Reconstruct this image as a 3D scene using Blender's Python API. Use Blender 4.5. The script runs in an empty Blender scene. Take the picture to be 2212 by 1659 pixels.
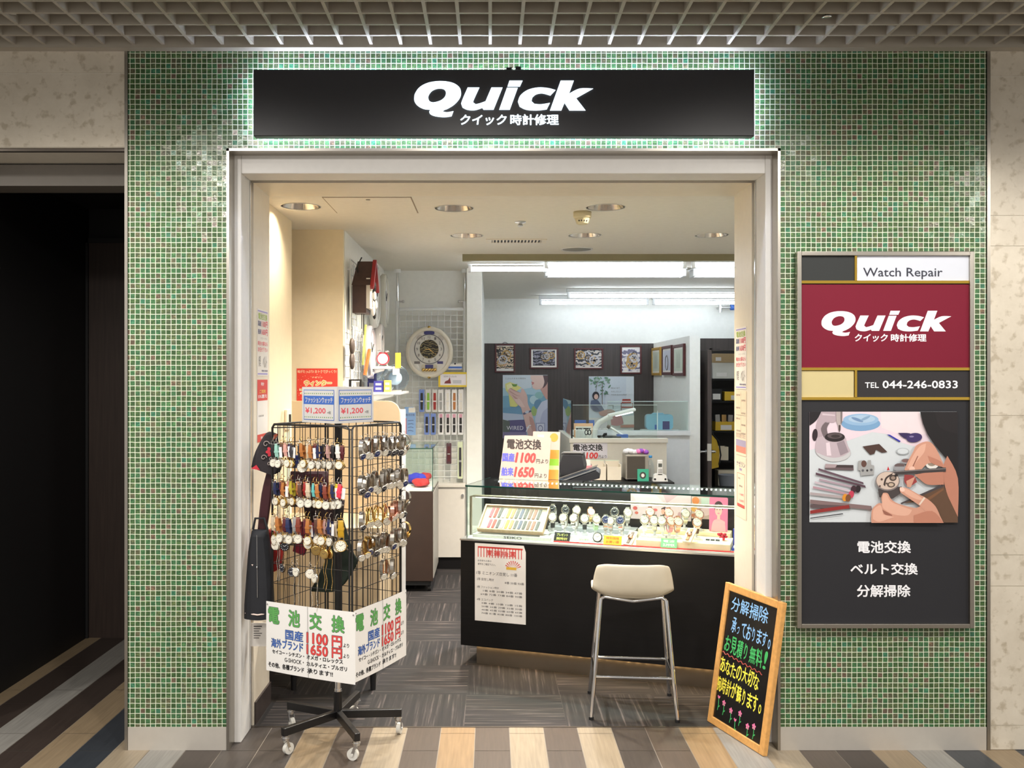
import bpy, math, random
from mathutils import Matrix, Vector
from mathutils.geometry import tessellate_polygon
random.seed(7)
SC = bpy.context.scene
COL = SC.collection
R = math.radians

# ---------------------------------------------------------------- camera, world, exposure
CAMZ, CAMD, F = 1.65, 4.1, 2000.0      # lens height, distance to the shop front, focal length in picture units
VX, VY = 1060.0, 815.0                 # where the optical axis meets the picture
cam = bpy.data.cameras.new('camera')
cam.sensor_width = 36.0
cam.lens = F / 2212 * 36.0
cam.shift_x = (1106 - VX) / 2212
cam.shift_y = (VY - 829.5) / 2212
cam_ob = bpy.data.objects.new('camera', cam)
cam_ob.location = (0, -CAMD, CAMZ)
cam_ob.rotation_euler = (R(90), 0, 0)
COL.objects.link(cam_ob)
SC.camera = cam_ob
SC.view_settings.view_transform = 'Standard'
SC.view_settings.look = 'None'
SC.view_settings.exposure = 0.42
SC.view_settings.gamma = 1.0
SC.view_settings.use_curve_mapping = False
wd = bpy.data.worlds.new('world')
SC.world = wd
wd.use_nodes = True
wd.node_tree.nodes['Background'].inputs[0].default_value = (1.0, 0.96, 0.91, 1)
wd.node_tree.nodes['Background'].inputs[1].default_value = 0.47


def lamp(name, kind, loc, power, color, rot=(0, 0, 0), size=.1, size_y=None, spot=None, blend=.5):
    l = bpy.data.lights.new(name, kind)
    l.energy = power
    l.color = color
    if kind == 'AREA':
        l.shape = 'RECTANGLE' if size_y else 'DISK'
        l.size = size
        if size_y:
            l.size_y = size_y
    else:
        l.shadow_soft_size = size
    if spot:
        l.spot_size = R(spot)
        l.spot_blend = blend
    o = bpy.data.objects.new(name, l)
    o.location = loc
    o.rotation_euler = rot
    COL.objects.link(o)
    return o


WARM = (1.0, .95, .885)
# the ceiling downlights of the arcade, in a row in front of the shop
for i, x in enumerate((-3.5, -1.5, -.1, 1.4, 3.5)):
    lamp('arcade_downlight', 'SPOT', (x, -2.1, 3.02), 130 if x < -3 else 76 if x < 3 else 70, WARM, (R(24), 0, 0), size=.07, spot=128, blend=.45)
for x in (-1.62, 1.64):
    lamp('arcade_downlight', 'SPOT', (x, -1.1, 3.04), 46, WARM, size=.06, spot=150, blend=.4)
for x in (-2.2, 0.0, 2.2):
    lamp('arcade_downlight', 'SPOT', (x, -4.6, 3.02), 70, WARM, size=.07, spot=150, blend=.5)


# ---------------------------------------------------------------- helpers
def W(px, py, d):
    """the place seen at picture position (px, py) at distance d from the lens"""
    return Vector(((px - VX) * d / F, d - CAMD, CAMZ - (py - VY) * d / F))


def XX(px, d):
    return (px - VX) * d / F


def ZZ(py, d):
    return CAMZ - (py - VY) * d / F


def FD(py, z=0.0):
    """distance of a level surface of height z seen at picture row py"""
    return (CAMZ - z) * F / (py - VY)


def C(r, g, b):
    def f(v):
        v /= 255.0
        return v / 12.92 if v <= .04045 else ((v + .055) / 1.055) ** 2.4
    return (f(r), f(g), f(b), 1.0)


MATS = {}


def nn(nt, t, **kw):
    n = nt.nodes.new(t)
    for k, v in kw.items():
        setattr(n, k, v)
    return n


def mat(name, rgb, rough=.5, metal=0.0, var=.05, scale=25.0, emit=0.0, coat=0.0):
    if name in MATS:
        return MATS[name]
    m = bpy.data.materials.new(name)
    MATS[name] = m
    m.use_nodes = True
    nt = m.node_tree
    p = nt.nodes['Principled BSDF']
    c = C(*rgb)
    p.inputs['Roughness'].default_value = rough
    p.inputs['Metallic'].default_value = metal
    if coat:
        p.inputs['Coat Weight'].default_value = coat
        p.inputs['Coat Roughness'].default_value = .08
    if emit:
        p.inputs['Base Color'].default_value = c
        p.inputs['Emission Color'].default_value = c
        p.inputs['Emission Strength'].default_value = emit
    elif var:
        tc = nn(nt, 'ShaderNodeTexCoord')
        no = nn(nt, 'ShaderNodeTexNoise')
        no.inputs['Scale'].default_value = scale
        no.inputs['Detail'].default_value = 3
        mx = nn(nt, 'ShaderNodeMixRGB')
        mx.inputs[1].default_value = [v * (1 - var) for v in c[:3]] + [1]
        mx.inputs[2].default_value = [min(1, v * (1 + var)) for v in c[:3]] + [1]
        nt.links.new(tc.outputs['Object'], no.inputs['Vector'])
        nt.links.new(no.outputs['Fac'], mx.inputs[0])
        nt.links.new(mx.outputs[0], p.inputs['Base Color'])
    else:
        p.inputs['Base Color'].default_value = c
    return m


def glass(name='clear_glass', tint=(.93, .97, .95), refl=.09):
    if name in MATS:
        return MATS[name]
    m = bpy.data.materials.new(name)
    MATS[name] = m
    m.use_nodes = True
    nt = m.node_tree
    nt.nodes.clear()
    out = nn(nt, 'ShaderNodeOutputMaterial')
    tr = nn(nt, 'ShaderNodeBsdfTransparent')
    tr.inputs[0].default_value = (*tint, 1)
    gl = nn(nt, 'ShaderNodeBsdfGlossy')
    gl.inputs['Roughness'].default_value = .02
    gl.inputs[0].default_value = (.95, 1, .98, 1)
    fr = nn(nt, 'ShaderNodeFresnel')
    fr.inputs[0].default_value = 1.45
    ma = nn(nt, 'ShaderNodeMath', operation='MULTIPLY')
    ma.inputs[1].default_value = refl / .04 * .5
    ma.use_clamp = True
    mx = nn(nt, 'ShaderNodeMixShader')
    nt.links.new(fr.outputs[0], ma.inputs[0])
    ge = nn(nt, 'ShaderNodeNewGeometry')          # mirror only where light enters, not again where it leaves
    iv = nn(nt, 'ShaderNodeMath', operation='SUBTRACT')
    iv.inputs[0].default_value = 1
    nt.links.new(ge.outputs['Backfacing'], iv.inputs[1])
    mb_ = nn(nt, 'ShaderNodeMath', operation='MULTIPLY')
    nt.links.new(ma.outputs[0], mb_.inputs[0])
    nt.links.new(iv.outputs[0], mb_.inputs[1])
    nt.links.new(mb_.outputs[0], mx.inputs[0])
    nt.links.new(tr.outputs[0], mx.inputs[1])
    nt.links.new(gl.outputs[0], mx.inputs[2])
    nt.links.new(mx.outputs[0], out.inputs[0])
    return m


def ramp(nt, stops, interp='LINEAR'):
    r = nn(nt, 'ShaderNodeValToRGB')
    e = r.color_ramp
    e.interpolation = interp
    while len(e.elements) > 1:
        e.elements.remove(e.elements[-1])
    e.elements[0].position, e.elements[0].color = stops[0]
    for pos, col in stops[1:]:
        k = e.elements.new(pos)
        k.color = col
    return r


def sm(pts, n=5, corner=50):
    """a closed outline rounded between its sharp corners"""
    P = [Vector(p) for p in pts]
    N = len(P)
    cor = []
    for i in range(N):
        a, b = P[i] - P[i - 1], P[(i + 1) % N] - P[i]
        if a.length > 1e-9 and b.length > 1e-9 and abs(a.angle_signed(b)) > R(corner):
            cor.append(i)
    cs = set(cor)
    out = []
    for i in range(N):
        p1, p2 = P[i], P[(i + 1) % N]
        p0 = p1 if i in cs else P[i - 1]
        p3 = p2 if (i + 1) % N in cs else P[(i + 2) % N]
        for k in range(n):
            t = k / n
            out.append(tuple(.5 * ((2 * p1) + (p2 - p0) * t + (2 * p0 - 5 * p1 + 4 * p2 - p3) * t * t + (3 * p1 - p0 - 3 * p2 + p3) * t ** 3)))
            if i in cs and (i + 1) % N in cs:
                break
    return out


def ell(cx, cy, rx, ry, n=24, rot=0):
    c, s = math.cos(R(rot)), math.sin(R(rot))
    return [(cx + rx * math.cos(t) * c - ry * math.sin(t) * s, cy + rx * math.cos(t) * s + ry * math.sin(t) * c) for t in [2 * math.pi * i / n for i in range(n)]]


def rrect(x0, y0, x1, y1, r, n=5):
    o = []
    for cx, cy, a in ((x1 - r, y0 + r, -90), (x1 - r, y1 - r, 0), (x0 + r, y1 - r, 90), (x0 + r, y0 + r, 180)):
        for k in range(n + 1):
            t = R(a + 90 * k / n)
            o.append((cx + r * math.cos(t), cy + r * math.sin(t)))
    return o


TXT = {}


def glyphs(body, bold):
    k = (body, bold)
    if k not in TXT:
        c = bpy.data.curves.new('t', 'FONT')
        c.body = body
        c.offset = bold
        c.resolution_u = 2
        o = bpy.data.objects.new('t', c)
        COL.objects.link(o)
        dg = bpy.context.evaluated_depsgraph_get()
        me = o.evaluated_get(dg).to_mesh()
        vs = [(v.co.x, v.co.y) for v in me.vertices]
        fs = [tuple(p.vertices) for p in me.polygons]
        o.evaluated_get(dg).to_mesh_clear()
        bpy.data.objects.remove(o)
        bpy.data.curves.remove(c)
        x0, x1 = min(v[0] for v in vs), max(v[0] for v in vs)
        y0, y1 = min(v[1] for v in vs), max(v[1] for v in vs)
        TXT[k] = ([((x - x0) / max(x1 - x0, 1e-6), (y - y0) / max(y1 - y0, 1e-6)) for x, y in vs], fs)
    return TXT[k]


class MB:
    def __init__(s):
        s.v, s.f, s.m, s.s = [], [], [], []

    def add(s, vs, fs, mi=0, smooth=False):
        o = len(s.v)
        s.v += [tuple(v) for v in vs]
        for f in fs:
            s.f.append(tuple(i + o for i in f))
            s.m.append(mi)
            s.s.append(smooth)
        return s

    def box(s, x0, y0, z0, x1, y1, z1, mi=0):
        x0, x1 = min(x0, x1), max(x0, x1)
        y0, y1 = min(y0, y1), max(y0, y1)
        z0, z1 = min(z0, z1), max(z0, z1)
        return s.add([(x0, y0, z0), (x1, y0, z0), (x1, y1, z0), (x0, y1, z0), (x0, y0, z1), (x1, y0, z1), (x1, y1, z1), (x0, y1, z1)],
                     [(0, 3, 2, 1), (4, 5, 6, 7), (0, 1, 5, 4), (1, 2, 6, 5), (2, 3, 7, 6), (3, 0, 4, 7)], mi)

    def beam(s, p0, p1, w, h, mi=0, up=(0, 0, 1)):
        """a square bar from p0 to p1, w wide and h tall"""
        p0, p1 = Vector(p0), Vector(p1)
        d = (p1 - p0).normalized()
        a = d.cross(Vector(up))
        if a.length < 1e-4:
            a = Vector((1, 0, 0))
        a.normalize()
        b = a.cross(d)
        vs = [p + a * i * w / 2 + b * j * h / 2 for p in (p0, p1) for i, j in ((-1, -1), (1, -1), (1, 1), (-1, 1))]
        return s.add(vs, [(0, 1, 2, 3), (7, 6, 5, 4), (0, 4, 5, 1), (1, 5, 6, 2), (2, 6, 7, 3), (3, 7, 4, 0)], mi)

    def cyl(s, p0, p1, r0, r1=None, n=14, mi=0, caps=True):
        r1 = r0 if r1 is None else r1
        p0, p1 = Vector(p0), Vector(p1)
        d = (p1 - p0).normalized()
        a = d.orthogonal().normalized()
        b = d.cross(a)
        vs = []
        for p, r in ((p0, r0), (p1, r1)):
            for i in range(n):
                t = 2 * math.pi * i / n
                vs.append(p + (a * math.cos(t) + b * math.sin(t)) * r)
        s.add(vs, [(i, (i + 1) % n, n + (i + 1) % n, n + i) for i in range(n)], mi, True)
        if caps:
            s.add(vs, [tuple(reversed(range(n))), tuple(range(n, 2 * n))], mi)
        return s

    def tube(s, pts, r, n=8, mi=0, closed=False, flat=1.0, up=None):
        P = [Vector(p) for p in pts]
        N = len(P)
        vs = []
        a = None
        for i in range(N):
            d = (P[(i + 1) % N] - P[i - 1]) if closed else (P[min(i + 1, N - 1)] - P[max(i - 1, 0)])
            d.normalize()
            if up is not None:
                a = Vector(up) - d * d.dot(Vector(up))
            elif a is None:
                a = d.orthogonal()
            else:
                a = a - d * a.dot(d)
            a.normalize()
            b = d.cross(a)
            for k in range(n):
                t = 2 * math.pi * (k + .5) / n
                vs.append(P[i] + a * math.cos(t) * r + b * math.sin(t) * r * flat)
        fs = []
        for i in range(N if closed else N - 1):
            j = (i + 1) % N
            fs += [(i * n + k, i * n + (k + 1) % n, j * n + (k + 1) % n, j * n + k) for k in range(n)]
        s.add(vs, fs, mi, n > 4)
        if not closed:
            s.add(vs, [tuple(reversed(range(n))), tuple(range((N - 1) * n, N * n))], mi)
        return s

    def lathe(s, prof, n=24, mi=0, o=(0, 0, 0), ax='z'):
        vs = []
        for r, h in prof:
            for i in range(n):
                t = 2 * math.pi * i / n
                x, y = r * math.cos(t), r * math.sin(t)
                v = {'z': (x, y, h), 'y': (x, h, y), 'x': (h, x, y)}[ax]
                vs.append((v[0] + o[0], v[1] + o[1], v[2] + o[2]))
        fs = []
        for k in range(len(prof) - 1):
            fs += [(k * n + i, k * n + (i + 1) % n, (k + 1) * n + (i + 1) % n, (k + 1) * n + i) for i in range(n)]
        return s.add(vs, fs, mi, True)

    def ball(s, c, r, mi=0, n=14, k=9):
        r = (r, r, r) if not hasattr(r, '__len__') else r
        vs, fs = [], []
        for j in range(k + 1):
            a = math.pi * j / k
            for i in range(n):
                t = 2 * math.pi * i / n
                vs.append((c[0] + r[0] * math.sin(a) * math.cos(t), c[1] + r[1] * math.sin(a) * math.sin(t), c[2] + r[2] * math.cos(a)))
        for j in range(k):
            fs += [(j * n + i, (j + 1) * n + i, (j + 1) * n + (i + 1) % n, j * n + (i + 1) % n) for i in range(n)]
        return s.add(vs, fs, mi, True)

    def poly(s, pts, z=0, mi=0, holes=()):
        """a flat filled outline in the local XY plane, facing +z"""
        loops = [[Vector((p[0], p[1], 0)) for p in pts]] + [[Vector((p[0], p[1], 0)) for p in h] for h in holes]
        al = [p for l in loops for p in l]
        tr = []
        for t in tessellate_polygon(loops):
            a, b, c = (al[i] for i in t)
            cr = (b - a).cross(c - a).z
            tr.append(tuple(t) if cr > 0 else tuple(reversed(t)))
        return s.add([(p.x, p.y, z) for p in al], tr, mi)

    def prism(s, pts, z0, z1, mi=0, holes=(), smooth=False):
        o = len(s.v)
        s.poly(pts, z1, mi, holes)
        n = len(s.f)
        s.poly(pts, z0, mi, holes)
        s.f[n:] = [tuple(reversed(f)) for f in s.f[n:]]
        for loop in [pts] + list(holes):
            k = len(loop)
            area = sum(loop[i][0] * loop[(i + 1) % k][1] - loop[(i + 1) % k][0] * loop[i][1] for i in range(k))
            L = loop if area > 0 else list(reversed(loop))
            if loop is not pts:
                L = list(reversed(L))
            s.add([(p[0], p[1], z0) for p in L] + [(p[0], p[1], z1) for p in L], [(i, (i + 1) % k, k + (i + 1) % k, k + i) for i in range(k)], mi, smooth)
        return s

    def text(s, body, x0, y0, x1, y1, z=0, mi=0, bold=.0, shear=0.0, rot=0.0):
        """lettering fitted to a box; a bold weight is laid on as shifted copies"""
        vs, fs = glyphs(body, 0.0)
        b = bold * (y1 - y0) * .9
        if b:
            x0, x1, y0, y1 = x0 + b, x1 - b, y0 + b, y1 - b
        w, h = x1 - x0, y1 - y0
        c, q = math.cos(R(rot)), math.sin(R(rot))
        cx, cy = (x0 + x1) / 2, (y0 + y1) / 2
        sh = [(0, 0)]
        if b:
            sh += [(b * math.cos(R(t)), b * math.sin(R(t))) for t in range(0, 360, 45 if bold > .05 else 60 if bold > .025 else 90)]
        for i, (bx, by) in enumerate(sh):
            o = []
            for x, y in vs:
                X, Y = x0 + x * w + shear * (y - .5) * h - cx + bx, y0 + y * h - cy + by
                o.append((cx + X * c - Y * q, cy + X * q + Y * c, z + i * 2e-6))
            s.add(o, fs, mi)
        return s

    def xform(s, M, since=0):
        s.v[since:] = [tuple(M @ Vector(v)) for v in s.v[since:]]
        return s

    def build(s, name, mats, parent=None, bevel=0, sub=0, M=None):
        me = bpy.data.meshes.new(name)
        me.from_pydata(s.v, [], s.f)
        for m in (mats if isinstance(mats, (list, tuple)) else [mats]):
            me.materials.append(m)
        me.polygons.foreach_set('material_index', s.m)
        me.polygons.foreach_set('use_smooth', s.s)
        me.update()
        o = bpy.data.objects.new(name, me)
        COL.objects.link(o)
        if parent is not None:
            o.parent = parent
        if M is not None:
            o.matrix_basis = M
        if bevel:
            b = o.modifiers.new('bevel', 'BEVEL')
            b.width = bevel
            b.segments = 2
            b.limit_method = 'ANGLE'
        if sub:
            b = o.modifiers.new('sub', 'SUBSURF')
            b.levels = b.render_levels = sub
        return o


def tag(o, label, cat, group=None):
    o['label'] = label
    o['category'] = cat
    if group:
        o['group'] = group
    return o


def thing(name, label, cat, M=None, group=None):
    o = bpy.data.objects.new(name, None)
    o.empty_display_size = .05
    COL.objects.link(o)
    if M is not None:
        o.matrix_basis = M
    return tag(o, label, cat, group)


def struct(name, mb, mats, bevel=0):
    o = mb.build(name, mats, bevel=bevel)
    o['kind'] = 'structure'
    return o


def clone(root, M, label=None, group=None):
    r = root.copy()
    COL.objects.link(r)
    r.matrix_basis = M
    if label:
        r['label'] = label
    if group:
        r['group'] = group
    for ch in root.children:
        c = ch.copy()
        COL.objects.link(c)
        c.parent = r
        for g in ch.children:
            e = g.copy()
            COL.objects.link(e)
            e.parent = c
    return r


def frame(o, u=(1, 0), tilt=0.0):
    """local x along u, local y up, local z out towards the viewer; tilt leans the top backwards"""
    u = Vector((u[0], u[1], 0)).normalized()
    n = Vector((u.y, -u.x, 0))
    up = Vector((0, 0, 1)) * math.cos(R(tilt)) - n * math.sin(R(tilt))
    n2 = u.cross(up)
    M = Matrix(((u.x, up.x, n2.x, o[0]), (u.y, up.y, n2.y, o[1]), (u.z, up.z, n2.z, o[2]), (0, 0, 0, 1)))
    return M


def T(x, y, z, rz=0.0):
    return Matrix.Translation((x, y, z)) @ Matrix.Rotation(R(rz), 4, 'Z')


class Px:
    """local picture-plane measures: maps picture positions on an upright face at distance d to local metres"""
    def __init__(s, px0, py1, d, ox=1700, oy=0, k=1.0):
        s.a, s.b, s.d, s.ox, s.oy, s.k = px0, py1, d, ox, oy, k
        s.M = frame(W(px0, py1, d))

    def __call__(s, x, y):
        x, y = s.ox + x / s.k, s.oy + y / s.k
        return ((x - s.a) * s.d / F, (s.b - y) * s.d / F)

    def L(s, pts):
        return [s(x, y) for x, y in pts]

    def R4(s, x0, y0, x1, y1):
        a, b = s(x0, y1), s(x1, y0)
        return a[0], a[1], b[0], b[1]


def rect(x0, y0, x1, y1):
    return [(x0, y0), (x1, y0), (x1, y1), (x0, y1)]


ORD = ['first', 'second', 'third', 'fourth', 'fifth', 'sixth', 'seventh', 'eighth', 'ninth', 'tenth', 'eleventh', 'twelfth', 'thirteenth', 'fourteenth', 'fifteenth',
       'sixteenth', 'seventeenth', 'eighteenth', 'nineteenth', 'twentieth', 'twenty-first', 'twenty-second']
# ---------------------------------------------------------------- materials of the large surfaces
def mosaic():
    m = bpy.data.materials.new('green_glass_mosaic')
    m.use_nodes = True
    nt = m.node_tree
    L = nt.links.new
    p = nt.nodes['Principled BSDF']
    ge = nn(nt, 'ShaderNodeNewGeometry')
    P = .02267

    def vm(op, a, b=None):
        n = nn(nt, 'ShaderNodeVectorMath', operation=op)
        L(a, n.inputs[0])
        if b is not None:
            if isinstance(b, tuple):
                n.inputs[1].default_value = b
            else:
                L(b, n.inputs[1])
        return n.outputs[0]

    def mm(op, a, b=0.0, c=None):
        n = nn(nt, 'ShaderNodeMath', operation=op)
        for i, q in enumerate((a, b) if c is None else (a, b, c)):
            if isinstance(q, (int, float)):
                n.inputs[i].default_value = q
            else:
                L(q, n.inputs[i])
        return n.outputs[0]
    sc = vm('MULTIPLY', ge.outputs['Position'], (1 / P, .31, 1 / P))
    sc = vm('ADD', sc, (.45, .5, -.1))
    # slightly uneven joints
    wob = nn(nt, 'ShaderNodeTexNoise')
    wob.inputs['Scale'].default_value = .35
    L(sc, wob.inputs['Vector'])
    wv = vm('SUBTRACT', wob.outputs['Color'], (.5, .5, .5))
    wv = vm('MULTIPLY', wv, (.16, 0, .16))
    sc = vm('ADD', sc, wv)
    fl = vm('FLOOR', sc)
    fr = vm('FRACTION', sc)
    sx = nn(nt, 'ShaderNodeSeparateXYZ')
    L(fr, sx.inputs[0])
    ex = mm('ABSOLUTE', mm('SUBTRACT', sx.outputs[0], .5))
    ez = mm('ABSOLUTE', mm('SUBTRACT', sx.outputs[2], .5))
    edge = mm('MAXIMUM', ex, ez)
    mask = mm('GREATER_THAN', edge, .442)
    wn = nn(nt, 'ShaderNodeTexWhiteNoise')
    L(fl, wn.inputs['Vector'])
    rp = ramp(nt, [(0, C(66, 94, 58)), (.2, C(74, 104, 66)), (.4, C(84, 102, 68)), (.55, C(66, 108, 74)), (.68, C(86, 98, 72)), (.79, C(70, 114, 74)), (.89, C(96, 97, 74)), (.95, C(62, 118, 90)), (.975, C(106, 92, 76))], 'CONSTANT')
    L(wn.outputs['Value'], rp.inputs[0])
    # marbled streaks inside each chip
    st = nn(nt, 'ShaderNodeTexNoise')
    st.inputs['Scale'].default_value = 1.3
    st.inputs['Detail'].default_value = 4
    st.inputs['Distortion'].default_value = 1.5
    off = vm('MULTIPLY', wn.outputs['Color'], (37, 37, 37))
    stv = vm('MULTIPLY', vm('ADD', sc, off), (1.0, 1.0, 2.2))
    L(stv, st.inputs['Vector'])
    sr = ramp(nt, [(.42, (.72, .72, .72, 1)), (.56, (1, 1, 1, 1)), (.66, (1.9, 1.65, 1.35, 1))])
    L(st.outputs['Fac'], sr.inputs[0])
    mu = nn(nt, 'ShaderNodeMixRGB', blend_type='MULTIPLY')
    mu.inputs[0].default_value = 1
    L(rp.outputs[0], mu.inputs[1])
    L(sr.outputs[0], mu.inputs[2])
    mx = nn(nt, 'ShaderNodeMixRGB')
    L(mask, mx.inputs[0])
    L(mu.outputs[0], mx.inputs[1])
    mx.inputs[2].default_value = C(222, 228, 204)
    L(mx.outputs[0], p.inputs['Base Color'])
    L(mm('MULTIPLY_ADD', mask, .5, .22), p.inputs['Roughness'])
    # every chip sits at a slightly different angle
    tl = vm('MULTIPLY', vm('SUBTRACT', wn.outputs['Color'], (.5, .5, .5)), (.09, 0, .09))
    st2 = vm('MULTIPLY', vm('SUBTRACT', st.outputs['Color'], (.5, .5, .5)), (.22, 0, .22))
    tn = vm('NORMALIZE', vm('ADD', vm('ADD', ge.outputs['Normal'], tl), st2))
    mxn = nn(nt, 'ShaderNodeMixRGB')
    L(mask, mxn.inputs[0])
    L(tn, mxn.inputs[1])
    L(ge.outputs['Normal'], mxn.inputs[2])
    L(mxn.outputs[0], p.inputs['Normal'])
    return m


def stone():
    m = bpy.data.materials.new('beige_limestone')
    m.use_nodes = True
    nt = m.node_tree
    L = nt.links.new
    p = nt.nodes['Principled BSDF']
    tc = nn(nt, 'ShaderNodeTexCoord')
    a = nn(nt, 'ShaderNodeTexNoise')
    a.inputs['Scale'].default_value = 5
    a.inputs['Detail'].default_value = 8
    a.inputs['Roughness'].default_value = .7
    b = nn(nt, 'ShaderNodeTexNoise')
    b.inputs['Scale'].default_value = 24
    b.inputs['Detail'].default_value = 5
    L(tc.outputs['Object'], a.inputs['Vector'])
    L(tc.outputs['Object'], b.inputs['Vector'])
    ra = ramp(nt, [(.3, C(196, 186, 168)), (.7, C(216, 207, 190))])
    rb = ramp(nt, [(.54, (1, 1, 1, 1)), (.66, (.74, .71, .66, 1))])
    L(a.outputs['Fac'], ra.inputs[0])
    L(b.outputs['Fac'], rb.inputs[0])
    mu = nn(nt, 'ShaderNodeMixRGB', blend_type='MULTIPLY')
    mu.inputs[0].default_value = 1
    L(ra.outputs[0], mu.inputs[1])
    L(rb.outputs[0], mu.inputs[2])
    L(mu.outputs[0], p.inputs['Base Color'])
    p.inputs['Roughness'].default_value = .45
    return m


def planky(name, rgb, k=.16, rough=.4, sx=40, sy=2.2, sz=40):
    """wood grain running along y (or along the axis with the small scale)"""
    if name in MATS:
        return MATS[name]
    m = bpy.data.materials.new(name)
    MATS[name] = m
    m.use_nodes = True
    nt = m.node_tree
    L = nt.links.new
    p = nt.nodes['Principled BSDF']
    tc = nn(nt, 'ShaderNodeTexCoord')
    mp = nn(nt, 'ShaderNodeMapping')
    mp.inputs['Scale'].default_value = (sx, sy, sz)
    n = nn(nt, 'ShaderNodeTexNoise')
    n.inputs['Scale'].default_value = 1.6
    n.inputs['Detail'].default_value = 6
    n.inputs['Distortion'].default_value = .3
    L(tc.outputs['Object'], mp.inputs[0])
    L(mp.outputs[0], n.inputs['Vector'])
    c = C(*rgb)
    r = ramp(nt, [(.3, tuple(v * (1 - k) for v in c[:3]) + (1,)), (.7, tuple(min(1, v * (1 + k)) for v in c[:3]) + (1,))])
    L(n.outputs['Fac'], r.inputs[0])
    L(r.outputs[0], p.inputs['Base Color'])
    p.inputs['Roughness'].default_value = rough
    return m


def carpet():
    m = bpy.data.materials.new('striped_carpet_tile')
    m.use_nodes = True
    nt = m.node_tree
    L = nt.links.new
    p = nt.nodes['Principled BSDF']
    tc = nn(nt, 'ShaderNodeTexCoord')
    mp = nn(nt, 'ShaderNodeMapping')
    q = .484
    mp.inputs['Location'].default_value = (.1246 / q + 10, -.233 / q + 10, 0)
    mp.inputs['Scale'].default_value = (1 / q, 1 / q, 1)
    L(tc.outputs['Object'], mp.inputs[0])
    ck = nn(nt, 'ShaderNodeTexChecker')
    ck.inputs['Scale'].default_value = 1
    ck.inputs[1].default_value = (0, 0, 0, 1)
    ck.inputs[2].default_value = (1, 1, 1, 1)
    sep0 = nn(nt, 'ShaderNodeSeparateXYZ')
    L(mp.outputs[0], sep0.inputs[0])
    cm = nn(nt, 'ShaderNodeCombineXYZ')
    L(sep0.outputs[0], cm.inputs[0])
    L(sep0.outputs[1], cm.inputs[1])
    cm.inputs[2].default_value = .5
    L(cm.outputs[0], ck.inputs['Vector'])
    outs = []
    for s in ((3.5, 90, 1), (90, 2.2, 1)):
        mq = nn(nt, 'ShaderNodeMapping')
        mq.inputs['Scale'].default_value = s
        n = nn(nt, 'ShaderNodeTexNoise')
        n.inputs['Scale'].default_value = .55
        n.inputs['Detail'].default_value = 6
        n.inputs['Roughness'].default_value = .65
        L(tc.outputs['Object'], mq.inputs[0])
        L(mq.outputs[0], n.inputs['Vector'])
        outs.append(n.outputs['Fac'])
    mx = nn(nt, 'ShaderNodeMixRGB')
    L(ck.outputs['Fac'], mx.inputs[0])
    L(outs[0], mx.inputs[1])
    L(outs[1], mx.inputs[2])
    r = ramp(nt, [(.32, C(14, 12, 12)), (.44, C(26, 23, 22)), (.53, C(36, 31, 30)), (.60, C(62, 55, 52)), (.70, C(104, 94, 90))])
    L(mx.outputs[0], r.inputs[0])
    L(r.outputs[0], p.inputs['Base Color'])
    p.inputs['Roughness'].default_value = .8
    return m


MOS, STONE, CARPET = mosaic(), stone(), carpet()
STEEL = mat('brushed_steel', (176, 170, 160), .32, 1, .05, 60)
STEELD = mat('dark_steel', (120, 112, 104), .35, 1)
CHROME = mat('chrome', (225, 225, 225), .08, 1, 0)
BRASS = mat('polished_brass', (225, 185, 80), .12, 1, .03)
WHITE = mat('white_paint', (226, 224, 220), .5)
CREAM = mat('cream_paint', (232, 222, 203), .45)
WALLW = mat('pale_wall_paper', (240, 240, 235), .7)
WALLC = mat('cream_wall_paper', (236, 220, 188), .7)
BLACK = mat('black_gloss', (24, 24, 27), .3)
BLACKM = mat('black_matt', (22, 21, 22), .6)
DARKW = planky('dark_wood_veneer', (66, 58, 56), .22, .4, 30, 30, 1.2)
ESPR = planky('espresso_veneer', (15, 13, 13), .25, .5, 1.5, 1.5, 60)
ESPR.node_tree.nodes['Principled BSDF'].inputs['Specular IOR Level'].default_value = .3
PAPER = mat('white_paper', (236, 232, 226), .7, 0, .02)
TXTW = mat('white_print', (240, 240, 244), .5, 0, 0)
TXTK = mat('black_print', (26, 25, 28), .5, 0, 0)
RED = mat('red_print', (214, 62, 56), .5, 0, 0)
BLUE = mat('blue_print', (62, 104, 186), .5, 0, 0)
GREEN = mat('green_print', (96, 168, 88), .5, 0, 0)
GLASS = glass()
BASEM = mat('satin_base_steel', (206, 200, 190), .45, .45)

# ---------------------------------------------------------------- the setting
k = 4.1 / F
XL0, XL1, XR0, XR1 = XX(277, 4.1), XX(490, 4.1), XX(1685, 4.1), XX(2130, 4.1)
ZT, ZO = ZZ(105, 4.1), ZZ(321, 4.1)
SK = ZZ(1570, 4.1)
m = MB()
m.box(XL0, 0, SK, XL1, .5, ZT)
m.box(XR0, 0, SK, XR1, .5, ZT)
m.box(XL1, 0, ZO, XR0, .5, ZT)
struct('wall_front', m, MOS)
struct('baseboard_left', MB().box(XL0, -.004, 0, XL1, .49, SK), BASEM)
struct('baseboard_right', MB().box(XR0, -.004, 0, XR1, .49, SK), BASEM)
# corner trims of the mosaic
m = MB()
m.box(XX(270, 4.1), -.006, 0, XX(276.5, 4.1), .45, ZT)
struct('trim_1', m, STEEL)
struct('trim_2', MB().box(XX(2131, 4.1), -.006, 0, XX(2138, 4.1), .1, ZT), STEEL)
# outer steel frame of the opening
m = MB()
e = .012
m.box(XL1, -.008, 0, XL1 + e, .08, ZO)
m.box(XR0 - e, -.008, 0, XR0, .08, ZO)
m.box(XL1, -.008, ZO - e, XR0, .08, ZO)
struct('trim_3', m, STEEL)
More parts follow.
